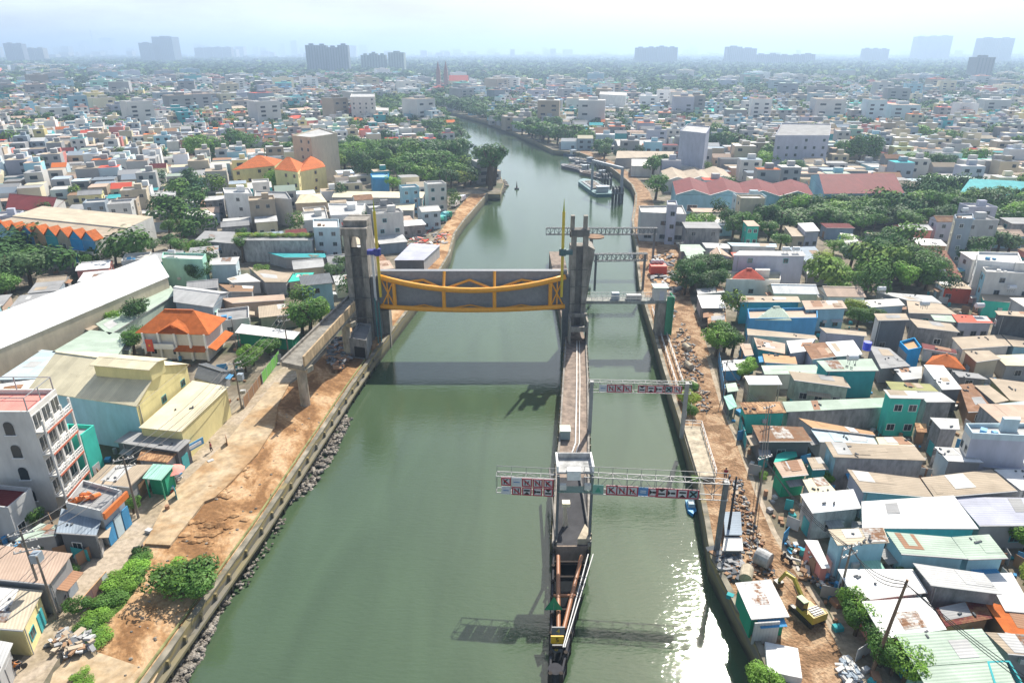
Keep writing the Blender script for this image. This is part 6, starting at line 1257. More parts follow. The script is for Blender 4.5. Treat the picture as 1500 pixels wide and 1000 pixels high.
pile('roof_rubble', [(1225, 975), (1245, 960), (1262, 1000), (1240, 1010)], 60, ['lg', 'ow', 'bs'], 'pale rubble heap on the lower right path', (.3, 1), (.05, .5), 8, 'rubble')
pile('street_clutter', [(1150, 800), (1175, 850), (1215, 870), (1225, 845), (1190, 830), (1168, 790)], 70, ['dg', 'bl', 'ow', 'br'], 'dark household clutter in the yard beside the white canopy', (.3, 1.1), (.1, .8), 9, 'clutter')
pile('street_clutter', [(228, 715), (250, 690), (268, 700), (250, 722)], 50, ['bl', 'rd', 'dg', 'ow'], 'stall goods under the mint awning on the lane', (.3, 1), (.1, .9), 10, 'clutter')
r = random.Random(4); b = MB(); dm = [G(x, y, 7.6) for x, y in ((112, 733), (135, 728))]
for k in range(9): c = dm[0].lerp(dm[1], r.random()); b.tube([(c.x + r.uniform(-1, 1), c.y + r.uniform(-1, 1), 7.6), (c.x + r.uniform(-1, 1), c.y + r.uniform(-1, 1), 8.1)], .35, 8)
single('terrace_pots', b, M_plain, 'cluster of orange pots on the flat grey terrace of the shop', 'pots', color=pc('or')); bpy.data.objects['terrace_pots']['kind'] = 'stuff'

# soil heaps and ruts on the left promenade
r = random.Random(5); b = MB()
for x, y, n, spd in ((322, 768, 26, 1.2), (388, 612, 14, 1), (300, 775, 20, 1.6), (320, 725, 14, 1), (345, 690, 12, 1.2)):
    g = G(x, y)
    for k in range(n): s0 = r.uniform(.2, .8); b.blob((g.x + r.gauss(0, spd), g.y + r.gauss(0, spd), GZ), (s0 * 1.3, s0, s0 * .45), r.random(), .25)
struct('soil_heaps', b, M_dirt, kind='stuff', label='heaps of loose orange soil on the left promenade', cat='soil')
b = MB()
for k in range(420):
    x, y = r.uniform(90, 520), r.uniform(560, 1000); g = G(x, y)
    if inpoly(g.x, g.y, BAN[1]): s0 = r.uniform(.06, .2); b.blob((g.x, g.y, GZ + .04), (s0 * 1.4, s0, s0 * .6), r.random(), .3)
struct('scattered_stones', b, M_rock, kind='stuff', label='small stones scattered over the left earth strip', cat='stones')

for px_, py_, w_ in ((846, 243, 5), (857, 252, 4), (878, 262, 5), (890, 281, 4)):
    g = G(px_, py_, 0); t = thing('work_pontoon', 'small dark work pontoon with crates among the moored barges, %s one' % {243: 'farthest', 252: 'second farthest', 262: 'second nearest', 281: 'nearest'}[py_], 'pontoon', g, 'work pontoons among the barges')
    MB().box((g.x, g.y, .5), (w_, w_ * 1.8, 1.2), R(25)).part('float', M_paint, t, (.05, .05, .06, 1)); MB().box((g.x, g.y + 1, 1.8), (w_ * .5, 2.4, 1.6), R(25)).part('crate', M_paint, t, pc('gr')); MB().tube([(g.x + 1, g.y - 2, 1), (g.x + 1, g.y - 2, 5.5)], .2, 6).part('mast', M_plain, t, (.1, .1, .11, 1))
# ---------------- trees ----------------
def crown_mesh(seed, n, clumps, leaf, flat=.8):
    r = random.Random(seed); b = MB(); cl = [(0, 0, .0, .62)]
    for i in range(clumps):
        a = r.uniform(0, 6.28); d = r.uniform(.35, .68); cl.append((math.cos(a) * d, math.sin(a) * d, r.uniform(-.35, .45), r.uniform(.28, .46)))
    for i in range(n):
        c = r.choice(cl) if r.random() < .85 else cl[0]; u = r.uniform(-1, 1); a = r.uniform(0, 6.28); s = math.sqrt(1 - u * u); rad = c[3] * r.uniform(.78, 1.08)
        p = Vector((c[0] + s * math.cos(a) * rad, c[1] + s * math.sin(a) * rad, (c[2] + u * rad) * flat)); nn = Vector((s * math.cos(a) + r.uniform(-.6, .6), s * math.sin(a) + r.uniform(-.6, .6), u + r.uniform(-.2, .9))).normalized()
        t1 = nn.orthogonal().normalized(); t1 = Matrix.Rotation(r.uniform(0, 6.28), 3, nn) @ t1; t2 = nn.cross(t1); l = leaf * r.uniform(.6, 1.3)
        b.quad(p - t1 * l, p - t2 * l * .55, p + t1 * l, p + t2 * l * .55)
    return b.mesh('crown', mat=M_leaf)
CN = [crown_mesh(i, 2400, 7 + i % 3, .058) for i in range(5)]; CM = [crown_mesh(20 + i, 1300, 7, .075) for i in range(4)]; CF = [crown_mesh(40 + i, 420, 5, .12) for i in range(3)]
def trunk_mesh():
    b = MB().tube([(0, 0, 0), (.05, .02, .45), (0, 0, .8)], .06, 7, .035)
    for a in (0, 2.1, 4.2): b.tube([(0, 0, .5), (math.cos(a) * .28, math.sin(a) * .28, .85)], .03, 5, .012)
    return b.mesh('trunk', mat=M_bark)
TRK = trunk_mesh(); TREES = []
GC = {'d': (.06, .14, .035), 'm': (.095, .2, .04), 'b': (.17, .32, .045), 'g': (.11, .19, .075), 'y': (.25, .32, .05)}
def tree(px, py, R_, h, tone='m', wide=1.0, bush=False, w=None, noise=0):
    g = w if w is not None else G(px, py); r = random.Random(int(g.x * 31 + g.y * 17)); t = thing('bush' if bush else 'tree', None, 'bush' if bush else 'tree', g, 'bushes' if bush else 'trees'); D = g.y
    me = r.choice(CN if D < 190 else (CM if D < 420 else CF)); c = bpy.data.objects.new('crown', me); col.objects.link(c); c.parent = t; vr = R_ * r.uniform(.85, 1.05)
    if bush and h < 2.3: vr = h * .42; c.location = (0, 0, h * .25)
    elif bush: vr = h * .62; c.location = (0, 0, h * .45)
    else: vr = min(vr, h * .48); c.location = (0, 0, h - vr * .85)
    c.scale = (R_ * wide, R_ * wide * r.uniform(.9, 1.1), vr * 1.15); c.rotation_euler = (0, 0, r.uniform(0, 6.28)); k = r.uniform(.85, 1.15); c.color = tuple(v * k for v in GC[tone]) + (1,)
    if not bush:
        k_ = bpy.data.objects.new('trunk', TRK); col.objects.link(k_); k_.parent = t; k_.scale = (h * .9, h * .9, h)
    TREES.append((t, tone, R_, h, bush)); OCC.append([(g.x - R_ * .5, g.y - R_ * .5), (g.x + R_ * .5, g.y - R_ * .5), (g.x + R_ * .5, g.y + R_ * .5), (g.x - R_ * .5, g.y + R_ * .5)]) if not bush and D < 900 else None
    return t
TL = '''273,866 4.4 4.0 m B|264,858 3 3.2 b B|284,860 3 3.2 m B|455,492 5 9 m|443,488 4 7.5 m|470,480 4 7.5 b|205,480 3.6 8 d|197,520 3 6 m|172,482 2.6 5 b|215,505 3 5 d|293,420 3.4 7 d|386,412 2.8 5 b|372,535 3 4.5 b|395,520 3 4 m|360,545 2.6 4 m|498,402 3 6 m|490,410 2.8 5 g
248,345 3.4 6 m|260,335 3.6 6 b|270,348 3.6 6 m|250,365 3.4 5 d|265,372 3.4 5 m|285,375 3.2 5 b|300,378 3.4 6 m|312,372 3 6 d|356,385 2.2 8 m|357,370 2.2 8 d
20,428 7 11 g|45,418 7 10 g|150,392 4 7 m|170,388 4 7 m|190,384 4 6 d|130,398 3 6 m|205,380 3 5 m|225,376 3 6 g|10,440 6 8 m
505,252 8 13 m|520,245 9 14 b|535,258 8 13 d|548,246 9 14 m|560,255 9 14 m|575,245 9 15 d|585,262 8 13 m|598,248 9 15 b|610,262 9 14 m|618,246 9 16 d|630,260 9 14 m|640,250 9 15 d|650,262 8 14 m|660,250 9 17 d|668,244 8 16 d|595,272 7 11 m|625,274 7 11 b|645,275 6 9 m|490,250 7 11 m|478,246 7 11 b|600,236 9 14 m|575,234 9 13 m|640,238 9 13 d|550,234 8 12 b|575,283 5 8 b|660,277 6 10 d|680,276 6 9 y|690,272 6 9 d|672,268 6 10 m
718,278 8 21 d|714,272 7 19 g|724,272 6 18 g|300,238 10 16 b|285,234 8 13 b|318,236 8 13 m|345,228 10 17 d|360,230 9 15 m|412,282 7 11 b|340,216 9 14 d|420,232 7 11 m|470,235 7 10 b|30,210 8 12 m
1012,428 4.6 9 d|1000,418 4 8 d|1026,420 4.5 9 g|1035,412 4.5 9 d|1050,418 4 8 d|1020,408 4 7 m|1045,430 4 7 d|1002,432 4 7 d|1036,434 4 7 g|1048,522 3.6 6.5 b|1060,515 3.6 6.5 m|1052,505 3.2 6 m|1072,520 3 6 d|1095,552 2.5 4 b|1085,556 2 3 b
1330,415 5.5 10 m|1315,408 5 9 b|1345,420 5.5 10 m|1362,412 5 9 g|1300,402 5 9 m|1290,390 5 9 d|1280,378 5 9 d|1310,390 5 10 d|1328,396 5 9 m|1345,402 5 9 d|1322,425 4.5 8 b|1305,418 4.5 8 m|1355,425 4.5 8 m|1296,378 5 10 d|1312,372 5 9 d|1245,392 4.5 8 g|1258,392 4.5 8 g|1268,428 4 8 b|1262,410 3 6 m|1215,405 4 6 b|1205,395 3.5 6 y|1228,412 4 6 b|1195,412 3.5 6 b|1240,420 3.5 5 b|1225,430 3.5 4 b|1240,365 3.5 5 b|1220,372 4 5 b|1425,385 4.5 9 d|1415,395 4 7 d|1475,375 5 8 g|1460,370 5 8 g|1260,345 4 8 m|1440,430 3 5 m|1250,465 3.5 5 y|1255,478 3 5 m|1278,480 3 5 m
1144,322 5 8.6 m|1155,339 7 7.1 m|1168,322 6 10.4 b|1165,339 7 7.8 m|1182,324 5 10.0 d|1181,335 7 7.5 g|1191,315 6 7.4 d|1191,324 6 7.9 g|1194,337 6 8.9 m|1216,314 7 8.9 d|1209,328 7 8.0 m|1215,338 7 8.1 m|1226,313 7 8.1 d|1229,325 7 8.6 b|1227,338 7 7.7 m|1239,317 6 9.1 g|1238,328 7 8.4 b|1242,337 7 7.2 m|1256,315 7 9.2 g|1250,328 7 9.6 m|1260,333 5 7.9 d|1268,315 6 8.6 d|1276,326 6 10.0 m|1267,333 7 8.7 d|1279,313 7 7.3 b|1279,322 5 10.3 d|1279,338 5 7.4 m|1296,316 6 8.2 d|1300,326 5 9.8 m|1296,333 5 7.3 g|1319,316 5 7.6 m|1309,324 7 9.1 g|1320,333 7 8.3 g|1335,312 7 9.3 d|1334,327 7 9.9 d|1331,339 6 7.7 m|1346,315 7 8.8 d|1343,324 7 11.5 b|1347,334 5 8.7 m|1356,312 5 9.8 m|1362,327 5 12.7 m|1365,336 5 8.7 g|1372,315 7 9.2 m|1373,326 5 9.8 m|1375,334 5 9.4 d|1387,311 5 8.4 m|1385,323 5 11.0 m|1406,313 7 9.0 m|1410,328 7 10.7 d|1423,315 5 11.1 g|1423,323 5 11.5 m|1434,311 5 10.3 d|1440,324 7 9.3 b|1435,333 5 8.8 b|1444,317 7 8.5 b|1451,325 6 12.3 g|1445,333 7 8.0 d|1470,311 6 10.7 m|1460,326 7 10.6 m|1461,339 7 9.1 d|1478,311 5 8.6 d|1484,325 6 11.6 d|1483,338 7 10.2 b|1500,314 7 9.5 m|1491,328 7 10.2 g|1496,338 7 10.7 b|1508,314 6 8.9 g|1508,326 7 11.7 b|1505,337 5 8.1 m|1527,312 7 11.2 d|1529,328 5 9.7 d|1525,334 7 9.2 g
1005,350 5 8 b|1018,345 5 8 m|1030,340 4 7 b|1072,350 4 8 m|1062,342 4 9 d|1085,348 4 9 m|1115,338 5 10 d|1130,336 5 10 m|1142,342 5 9 d|1100,345 4 8 m|1125,352 4 7 m|1142,365 4 6 m|1150,318 5 10 m|960,292 6 11 m|955,262 6 12 m|963,256 6 12 d|1048,212 8 14 d|1062,222 8 14 d|1080,226 8 14 d|1130,240 9 14 m|1165,248 9 14 m|1240,238 9 13 m|1270,242 11 18 d|1258,236 8 12 m|1120,252 7 11 b|1158,262 8 11 g|1145,238 7 12 d|1420,252 9 13 m|1335,256 8 12 m|1375,258 8 12 d|1460,206 10 14 m|1345,205 9 12 b|1380,215 9 13 m
1246,915 2.1 4.5 b|1240,900 2 4 m|1252,930 2 4 m|1288,975 2.1 4.2 m|1283,960 2 4 d|1322,1000 2.6 4.5 b|1305,988 2.2 4 m|1160,702 1.8 3.4 b|1150,706 1.6 3 m|1120,1005 2 2.6 b B|1110,990 1.4 1.6 b B|1500,808 2.4 4 b|1478,780 2.4 4 b|1510,875 2.4 4 y|1325,862 1.5 3 m|1210,712 1.4 2.6 b|1020,705 1.0 1.6 b B|1117,700 1 1.6 b B|1007,592 2.4 3.2 y B|1008,575 2 3 m B|1012,608 1.6 2.4 m B
160,880 2.2 1.8 m B|178,858 2.4 2 b B|192,842 2.2 2 b B|205,830 2 1.8 m B|145,905 2 1.6 b B|130,925 2 1.4 m B|118,895 1.6 2.4 m B|228,842 .9 .6 b B|150,935 1.8 1.2 b B|208,812 1.6 1.6 d B|118,990 1 .9 b B|125,1000 1.2 1 b B|100,845 1.5 2.2 m B|55,815 1.4 2 d|52,770 1.6 3 m|196,752 1.5 3 m|470,512 1.2 1.4 b B|503,500 1.2 1.6 m B|450,530 1 1 b B'''
for row in TL.split('\n'):
    for e in row.split('|'):
        f_ = e.split(); x, y = map(float, f_[0].split(',')); tree(x, y, float(f_[1]), float(f_[2]), f_[3] if len(f_) > 3 else 'm', bush='B' in f_)
# roof garden
for k in range(11): x = 350 + k * 10.5; tree(0, 0, 2.2, 1.7, 'yb'[k % 2], bush=True, w=G(x, 346, 9.5))
# ribbons of trees that follow the river banks farther out
r = random.Random(3)
def ribbon(pts, n, spread, Rr, hr, tones='mdgd'):
    w = [G(x, y) for x, y in pts]
    for k in range(n):
        i = r.randrange(len(w) - 1); c = w[i].lerp(w[i + 1], r.random()) + Vector((r.uniform(-spread, spread), r.uniform(-spread, spread), 0))
        if inpoly(c.x, c.y, river): continue
        R_ = r.uniform(*Rr); tree(0, 0, R_, r.uniform(*hr), r.choice(tones), w=c)
ribbon([(672, 222), (664, 205), (652, 190), (640, 178), (622, 168), (560, 160)], 46, 22, (6, 9), (8, 12)); ribbon([(640, 152), (680, 160), (715, 168), (745, 178), (758, 188)], 34, 14, (8, 11), (10, 15)); ribbon([(765, 196), (790, 200), (815, 210), (836, 214), (800, 190)], 30, 12, (7, 10), (10, 15)); ribbon([(555, 168), (590, 178), (630, 195), (655, 215)], 26, 22, (6, 9), (8, 12))
ribbon([(880, 222), (895, 232), (905, 236)], 5, 5, (5, 7), (8, 12)); ribbon([(500, 232), (560, 236), (640, 240)], 10, 10, (7, 9), (10, 14))
# ---------------- neighbouring small houses that fill the blocks ----------------
def bbox(p): xs = [q[0] for q in p]; ys = [q[1] for q in p]; return min(xs), min(ys), max(xs), max(ys)
CELL = 20; GRID = {}
def reg(p, i):
    x0, y0, x1, y1 = bbox(p)
    for a in range(int(x0 // CELL), int(x1 // CELL) + 1):
        for b_ in range(int(y0 // CELL), int(y1 // CELL) + 1): GRID.setdefault((a, b_), []).append(i)
ALL = list(OCC) + [p for p in BAN[1:]]
for i, p in enumerate(ALL): reg(p, i)
def blocked(x, y):
    if inpoly(x, y, river): return True
    for i in GRID.get((int(x // CELL), int(y // CELL)), ()):
        if inpoly(x, y, ALL[i]): return True
    return False
def free(P):
    c = (sum(p[0] for p in P) / 4, sum(p[1] for p in P) / 4)
    pts = [c] + [(p[0] * .93 + c[0] * .07, p[1] * .93 + c[1] * .07) for p in P] + [((P[i][0] + P[(i + 1) % 4][0]) / 2, (P[i][1] + P[(i + 1) % 4][1]) / 2) for i in range(4)]
    for i in range(4):
        a, b_ = P[i], P[(i + 1) % 4]; pts += [(a[0] * .75 + b_[0] * .25, a[1] * .75 + b_[1] * .25), (a[0] * .25 + b_[0] * .75, a[1] * .25 + b_[1] * .75)]
    return not any(blocked(*p) for p in pts)
woods = [[G(x, y) for x, y in q] for q in ([(1150, 335), (1200, 345), (1400, 335), (1520, 345), (1520, 285), (1330, 285), (1230, 300), (1160, 300)], [(1270, 430), (1380, 430), (1385, 400), (1340, 365), (1275, 365)], [(470, 262), (690, 278), (700, 250), (680, 225), (640, 228), (480, 232)], [(-60, 450), (80, 420), (240, 380), (240, 368), (140, 380), (-60, 380)], [(240, 375), (312, 390), (312, 350), (300, 312), (235, 312)], [(255, 310), (320, 300), (318, 278), (262, 285)], [(1185, 440), (1270, 440), (1270, 360), (1240, 360), (1190, 400)])]
woods += [[G(x, y) for x, y in q] for q in ([(335, 288), (485, 288), (485, 262), (335, 265)], [(925, 355), (1010, 355), (1010, 320), (925, 320)], [(985, 322), (1215, 322), (1330, 308), (1330, 285), (1195, 290), (985, 288)])]
woods = [[(p.x, p.y) for p in q] for q in woods]
cand = []; r = random.Random(9)
for side in (0, 1):
    ang = R(-3) if side else R(20); ca, sa = math.cos(ang), math.sin(ang); cw, ch = (12, 7.5) if side else (9, 9)
    for i in range(-60, 60):
        for j in range(0, 75):
            w_, h_ = cw * r.uniform(.7, 1.05), ch * r.uniform(.72, 1.0); u, v = i * cw + r.uniform(-1, 1), 20 + j * ch + r.uniform(-.8, .8); x, y = u * ca - v * sa, u * sa + v * ca
            if (x > 5) != bool(side) or y < 40: continue
            px, py = pix((x, y, 6))
            if px < -70 or px > 1570 or py > 1040: continue
            P = [(x + (a * w_ / 2) * ca - (b_ * h_ / 2) * sa, y + (a * w_ / 2) * sa + (b_ * h_ / 2) * ca) for a, b_ in ((-1, -1), (1, -1), (1, 1), (-1, 1))]
            if any(inpoly(x, y, q) for q in woods): continue
            cand.append((y, P, side))
cand.sort(key=lambda c: c[0]); nH = len(HOUSES) + 10; LIM = 298 - nH; used = []; rest = []
ww = ['ow'] * 5 + ['lg'] * 6 + ['gr'] * 7 + ['wh'] * 3 + ['li', 'bs', 'tn', 'gr'] + ['cr'] * 3 + ['pb'] * 3 + ['lb', 'lb', 'te', 'li', 'li', 'bg', 'bg', 'pk', 'ye', 'mi', 'bs', 'tn', 'pt']
rw = ['tn'] * 7 + ['lg'] * 5 + ['gr'] * 9 + ['ow'] * 3 + ['pt'] * 4 + ['wh'] * 2 + ['bs'] * 4 + ['dg', 'dg'] + ['mg', 'mg', 'pb', 'br', 'mr', 'ru', 'rd', 'or', 'te', 'cr', 'bg']
k = 0
for y, P, side in cand:
    if not free(P): continue
    wl, rf = r.choice(ww), r.choice(rw); z = GZ + (r.choice([3.0, 3.3, 3.6, 4, 4.4, 6.4, 6.8]) if y < 190 else r.choice([3.2, 3.4, 3.6, 4, 4, 5, 6.4, 6.8, 7, 9.5, 10.2])); ty = 'flat' if z > GZ + 8 or r.random() < .15 else r.choice(['shed', 'shed', 'shed', 'gable'])
    if k < LIM and y < 420:
        house_w(P, z, z + (0 if ty != 'shed' else r.uniform(0, .5)), wl, rf if ty != 'flat' else r.choice(['gr', 'lg', 'ow', 'tn']), ty, rm='flat' if ty == 'flat' else ('rust' if rf in ('ru', 'br') else ('tile' if rf in ('or', 'mr') else 'tin')), h=r.uniform(.9, 1.5), win=(2 if y > 190 else 1, 1), conc=(wl == 'gr'), detail=y < 260, dirn=0 if side else 1); OCC.pop(); k += 1
    else: rest.append((P, z, wl, rf, ty))
    i = len(ALL); ALL.append(P); reg(P, i)
print('individual houses', len(HOUSES), 'rest', len(rest))
# ---------------- the mass of the far town and far woods, one object each ----------------
class CMesh(MB):
    def __init__(s): MB.__init__(s); s.c = []
    def add(s, f, c): s.quad(*f); s.c.append(c)
    def bx(s, P, z0, z1, wc, rc):
        for i in range(4): a, b_ = P[i], P[(i + 1) % 4]; s.add([(a[0], a[1], z0), (b_[0], b_[1], z0), (b_[0], b_[1], z1), (a[0], a[1], z1)], wc)
        s.add([(p[0], p[1], z1) for p in P], rc)
    def out(s, name, mat, label, cat):
        o = struct(name, s, mat, kind='stuff', label=label, cat=cat); ca = o.data.color_attributes.new('Col', 'FLOAT_COLOR', 'CORNER'); d = []
        for c, f in zip(s.c, s.f): d += [c[0], c[1], c[2], 1] * len(f)
        ca.data.foreach_set('color', d); return o
def jc(c, k=.15): q = r.uniform(1 - k, 1 + k); return tuple(min(.85, v * q) for v in c)
cm = CMesh(); r = random.Random(21); DK = (.05, .06, .07)
def farhouse(P, z, wl, rf, ty, wins=True):
    wc, rc = jc([v * .98 for v in PAL[wl][1]], .25), jc([v * .9 for v in PAL[rf][1]], .35); cm.bx(P, GZ - .5, z, wc, rc)
    if ty == 'flat' or z > GZ + 8:
        c = (sum(p[0] for p in P) / 4, sum(p[1] for p in P) / 4); q = [(p[0] * .35 + c[0] * .65 + 1, p[1] * .35 + c[1] * .65 + 1) for p in P]; cm.bx(q, z, z + 2.2, wc, jc(PAL['lg'][1]))
    elif ty == 'gable':
        m0 = ((P[0][0] + P[3][0]) / 2, (P[0][1] + P[3][1]) / 2, z + 1.8); m1 = ((P[1][0] + P[2][0]) / 2, (P[1][1] + P[2][1]) / 2, z + 1.8); Q = [(p[0], p[1], z + .02) for p in P]
        cm.add([Q[0], Q[1], m1, m0], rc); cm.add([Q[2], Q[3], m0, m1], rc); cm.add([Q[3], Q[0], m0], wc); cm.add([Q[1], Q[2], m1], wc)
    if wins:
        a, b_ = P[0], P[1]; st = max(1, int((z - GZ) / 3.2)); n = 2 if abs(a[0] - b_[0]) > 7 else 1
        for s in range(st):
            for kx in range(n):
                if r.random() < .25: continue
                t0 = (kx + .3) / n; t1 = (kx + .7) / n; zz = GZ + 1 + s * 3.2; e = .12; x0, y0, x1, y1 = a[0] + (b_[0] - a[0]) * t0, a[1] + (b_[1] - a[1]) * t0 - e, a[0] + (b_[0] - a[0]) * t1, a[1] + (b_[1] - a[1]) * t1 - e
                cm.add([(x0, y0, zz), (x1, y1, zz), (x1, y1, zz + 1.5), (x0, y0, zz + 1.5)], DK)
for P, z, wl, rf, ty in rest: farhouse(P, z, wl, rf, ty, True)
# vegetation belts seen in the picture (in ground co-ordinates) ; density 0..1 of trees
belts = [([(640, 124), (1560, 120), (1560, 84), (640, 84)], 1.45), ([(180, 116), (640, 112), (640, 90), (180, 90)], 1.3), ([(-60, 100), (180, 102), (180, 86), (-60, 86)], .7), ([(-60, 150), (250, 140), (260, 134), (-60, 140)], .7), ([(860, 160), (1100, 166), (1120, 158), (880, 152)], .7), ([(1240, 168), (1560, 176), (1560, 166), (1240, 158)], .7), ([(250, 190), (420, 214), (470, 200), (300, 182)], .6), ([(930, 158), (1560, 136), (1560, 118), (930, 118)], .6), ([(-60, 125), (180, 118), (180, 108), (-60, 112)], .5), ([(520, 175), (655, 185), (640, 150), (545, 148)], .9), ([(640, 165), (760, 190), (760, 165), (640, 135)], .8)]
belts = [([(p.x, p.y) for p in [G(x, y) for x, y in q]], d) for q, d in belts]
from mathutils import noise as mn
tm = CMesh()
def fartree(x, y, R_, h, n, lf=(.35, .6)):
    tone = r.choice([(.055, .12, .035), (.08, .16, .04), (.065, .14, .05), (.12, .22, .045), (.16, .25, .05)]); cs = [(0, 0, 0, .7)] + [(r.uniform(-.6, .6), r.uniform(-.6, .6), r.uniform(-.3, .3), r.uniform(.35, .55)) for _ in range(5 if n > 40 else 2)]
    for i in range(n):
        c = r.choice(cs); u = r.uniform(-.6, 1); a = r.uniform(0, 6.28); s = math.sqrt(max(0, 1 - u * u)); q = c[3] * r.uniform(.75, 1.1); p = Vector((x + (c[0] + s * math.cos(a) * q) * R_, y + (c[1] + s * math.sin(a) * q) * R_, GZ + h * .58 + (c[2] + u * q) * h * .5)); nn = Vector((s * math.cos(a) + r.uniform(-.5, .5), s * math.sin(a) + r.uniform(-.5, .5), u + .5)).normalized(); t1 = nn.orthogonal().normalized(); t2 = nn.cross(t1); l = R_ * r.uniform(*lf); k_ = r.uniform(.65, 1.35)
        tm.add([p - t1 * l, p - t2 * l * .6, p + t1 * l, p + t2 * l * .6], tuple(v * k_ for v in tone))
Y = 150.; cnt = [0, 0]
while Y < 9000:
    cell = max(11.5, Y * .0145); hw = Y * .86 + 40; X = -hw + r.uniform(0, cell)
    while X < hw:
        x, y = X + r.uniform(-.2, .2) * cell, Y + r.uniform(-.25, .25) * cell; X += cell
        if inpoly(x, y, river) or blocked(x, y) and y < 1400: continue
        if y < 640 and any(abs(x - (p := 0)) < 0 for _ in ()): continue
        d = .28 if x < 0 and y < 900 else .2; 
        for q, dd in belts:
            if inpoly(x, y, q): d = dd
        if y > 450:
            ga = R(20) if x < 0 else R(-8); su, sv = x * math.cos(ga) + y * math.sin(ga), -x * math.sin(ga) + y * math.cos(ga); pd = max(110, cell * 7)
            if su % pd < cell * .75 or sv % (pd * .8) < cell * .6:
                if r.random() < .75: continue
                d = .8
        n_ = mn.noise(Vector((x / 130, y / 130, 0))); n2 = mn.noise(Vector((x / 420, y / 420, 5)))
        d = d + n_ * .45 + (n2 * .35 if y > 900 else 0)
        if Y < 560 and (any(inpoly(x, y, q) for q in woods[-3:]) or blocked(x, y)): continue
        if Y < 560 and any(inpoly(x, y, q) for q in woods): d = 2
        if r.random() < d:
            if y < 520 and d < 1 and r.random() < .5: continue
            R_ = max(4.5, cell * .62) * r.uniform(.75, 1.25) * (1 if y > 420 or d >= 2 else .55); fartree(x, y, R_, min(22, 7 + R_ * .55) * r.uniform(.8, 1.15), *((480, (.06, .11)) if y < 420 else (170, (.1, .18)) if y < 700 else (48, (.2, .34)) if y < 1300 else (11, (.35, .6)))); cnt[0] += 1
        else:
            if y < 560: continue
            w_ = cell * r.uniform(.35, .5) * (1 if y < 1500 else .8); h_ = cell * r.uniform(.3, .48); a = R(-8 + 25 * (mn.noise(Vector((x / 600, y / 600, 9))) > .1)) if x > 0 else R(20 + 25 * (mn.noise(Vector((x / 600, y / 600, 9))) > .1)); ca, sa = math.cos(a), math.sin(a); P = [(x + u * w_ * ca - v * h_ * sa, y + u * w_ * sa + v * h_ * ca) for u, v in ((-1, -1), (1, -1), (1, 1), (-1, 1))]
            z = GZ + r.choice([3.5, 4, 6.5, 7, 7, 10, 10, 13] if y < 2500 else [6, 8, 10, 14, 18]); ty = r.choice(['flat', 'gable', 'shed']); rf = r.choice(rw) if r.random() < .9 else r.choice(['or', 'rd', 'tq', 'bl'])
            if r.random() < .07: q_ = r.uniform(1.5, 2.1); c0 = (sum(p[0] for p in P) / 4, sum(p[1] for p in P) / 4); P = [(c0[0] + (p[0] - c0[0]) * q_, c0[1] + (p[1] - c0[1]) * q_) for p in P]; z = GZ + r.choice([7, 8, 14, 18, 22]); ty = 'gable' if z < 12 else 'flat'
            farhouse(P, z, r.choice(ww), rf, ty, y < 1300); cnt[1] += 1
    Y += cell * .93
print('far trees, houses', cnt, len(cm.f), len(tm.f))
cm.out('distant_houses', M_far, 'mass of small houses of the far town', 'houses'); tm.out('distant_woods', M_leaf_far, 'far trees and woods between the houses', 'trees')
# ---------------- labels that single things out ----------------
LM = [((0, 0), 'the near end of the river')]
def lmk(px, py, n): g = G(px, py); return (g.x, g.y, n)
LMS = [lmk(1181, 900, 'the excavator'), lmk(1110, 940, 'the green site cabin'), lmk(1100, 430, 'the white house with dark red hipped roof'), lmk(1320, 640, 'the turquoise two-storey house'), lmk(1350, 760, 'the big white roof'), lmk(1130, 500, 'the blue house group'), lmk(1410, 390, 'the tall narrow grey house'), lmk(1080, 310, 'the scalloped maroon warehouse'),
       lmk(1260, 285, 'the broad maroon-gabled warehouse'), lmk(970, 345, 'the white control building'), lmk(1470, 285, 'the long teal warehouse'), lmk(1330, 410, 'the tree cluster at right'), lmk(1450, 600, 'the striped rust roof'), lmk(1450, 930, 'the orange roof, lower right'), lmk(265, 540, 'the orange-roofed villa'), lmk(160, 620, 'the yellow warehouse'), lmk(60, 740, 'the white balcony block'), lmk(120, 460, 'the very long white warehouse'), lmk(70, 400, 'the orange-gabled row houses'),
       lmk(400, 270, 'the yellow school'), lmk(270, 415, 'the mint flat-roofed house'), lmk(560, 290, 'the cream-roofed workshop'), lmk(405, 390, 'the stained wall with roof garden'), lmk(530, 500, 'the left gate tower'), lmk(430, 560, 'the elevated ramp'), lmk(60, 880, 'the near transformer pole'), lmk(718, 280, 'the point tree'), lmk(850, 250, 'the moored barges'), lmk(270, 860, 'the lower left promenade'), lmk(655, 135, 'the church'), lmk(1000, 195, 'the plain blue-grey block'), lmk(460, 205, 'the tall beige block'), lmk(1175, 200, 'the wide weathered block'), lmk(1000, 590, 'the second gantry'), lmk(1200, 640, 'the brown striped roof')]
def rel(x, y, k=0):
    m = sorted(LMS, key=lambda l: (l[0] - x) ** 2 + (l[1] - y) ** 2)[k]; p, q = pix((x, y, GZ)), pix((m[0], m[1], GZ)); dx, dy = p[0] - q[0], p[1] - q[1]
    if abs(dx) < 12 and abs(dy) < 8: return 'right at ' + m[2]
    if abs(dx) > abs(dy) * 1.6: return ('right of ' if dx > 0 else 'left of ') + m[2]
    return ('behind ' if dy < 0 else 'in front of ') + m[2]
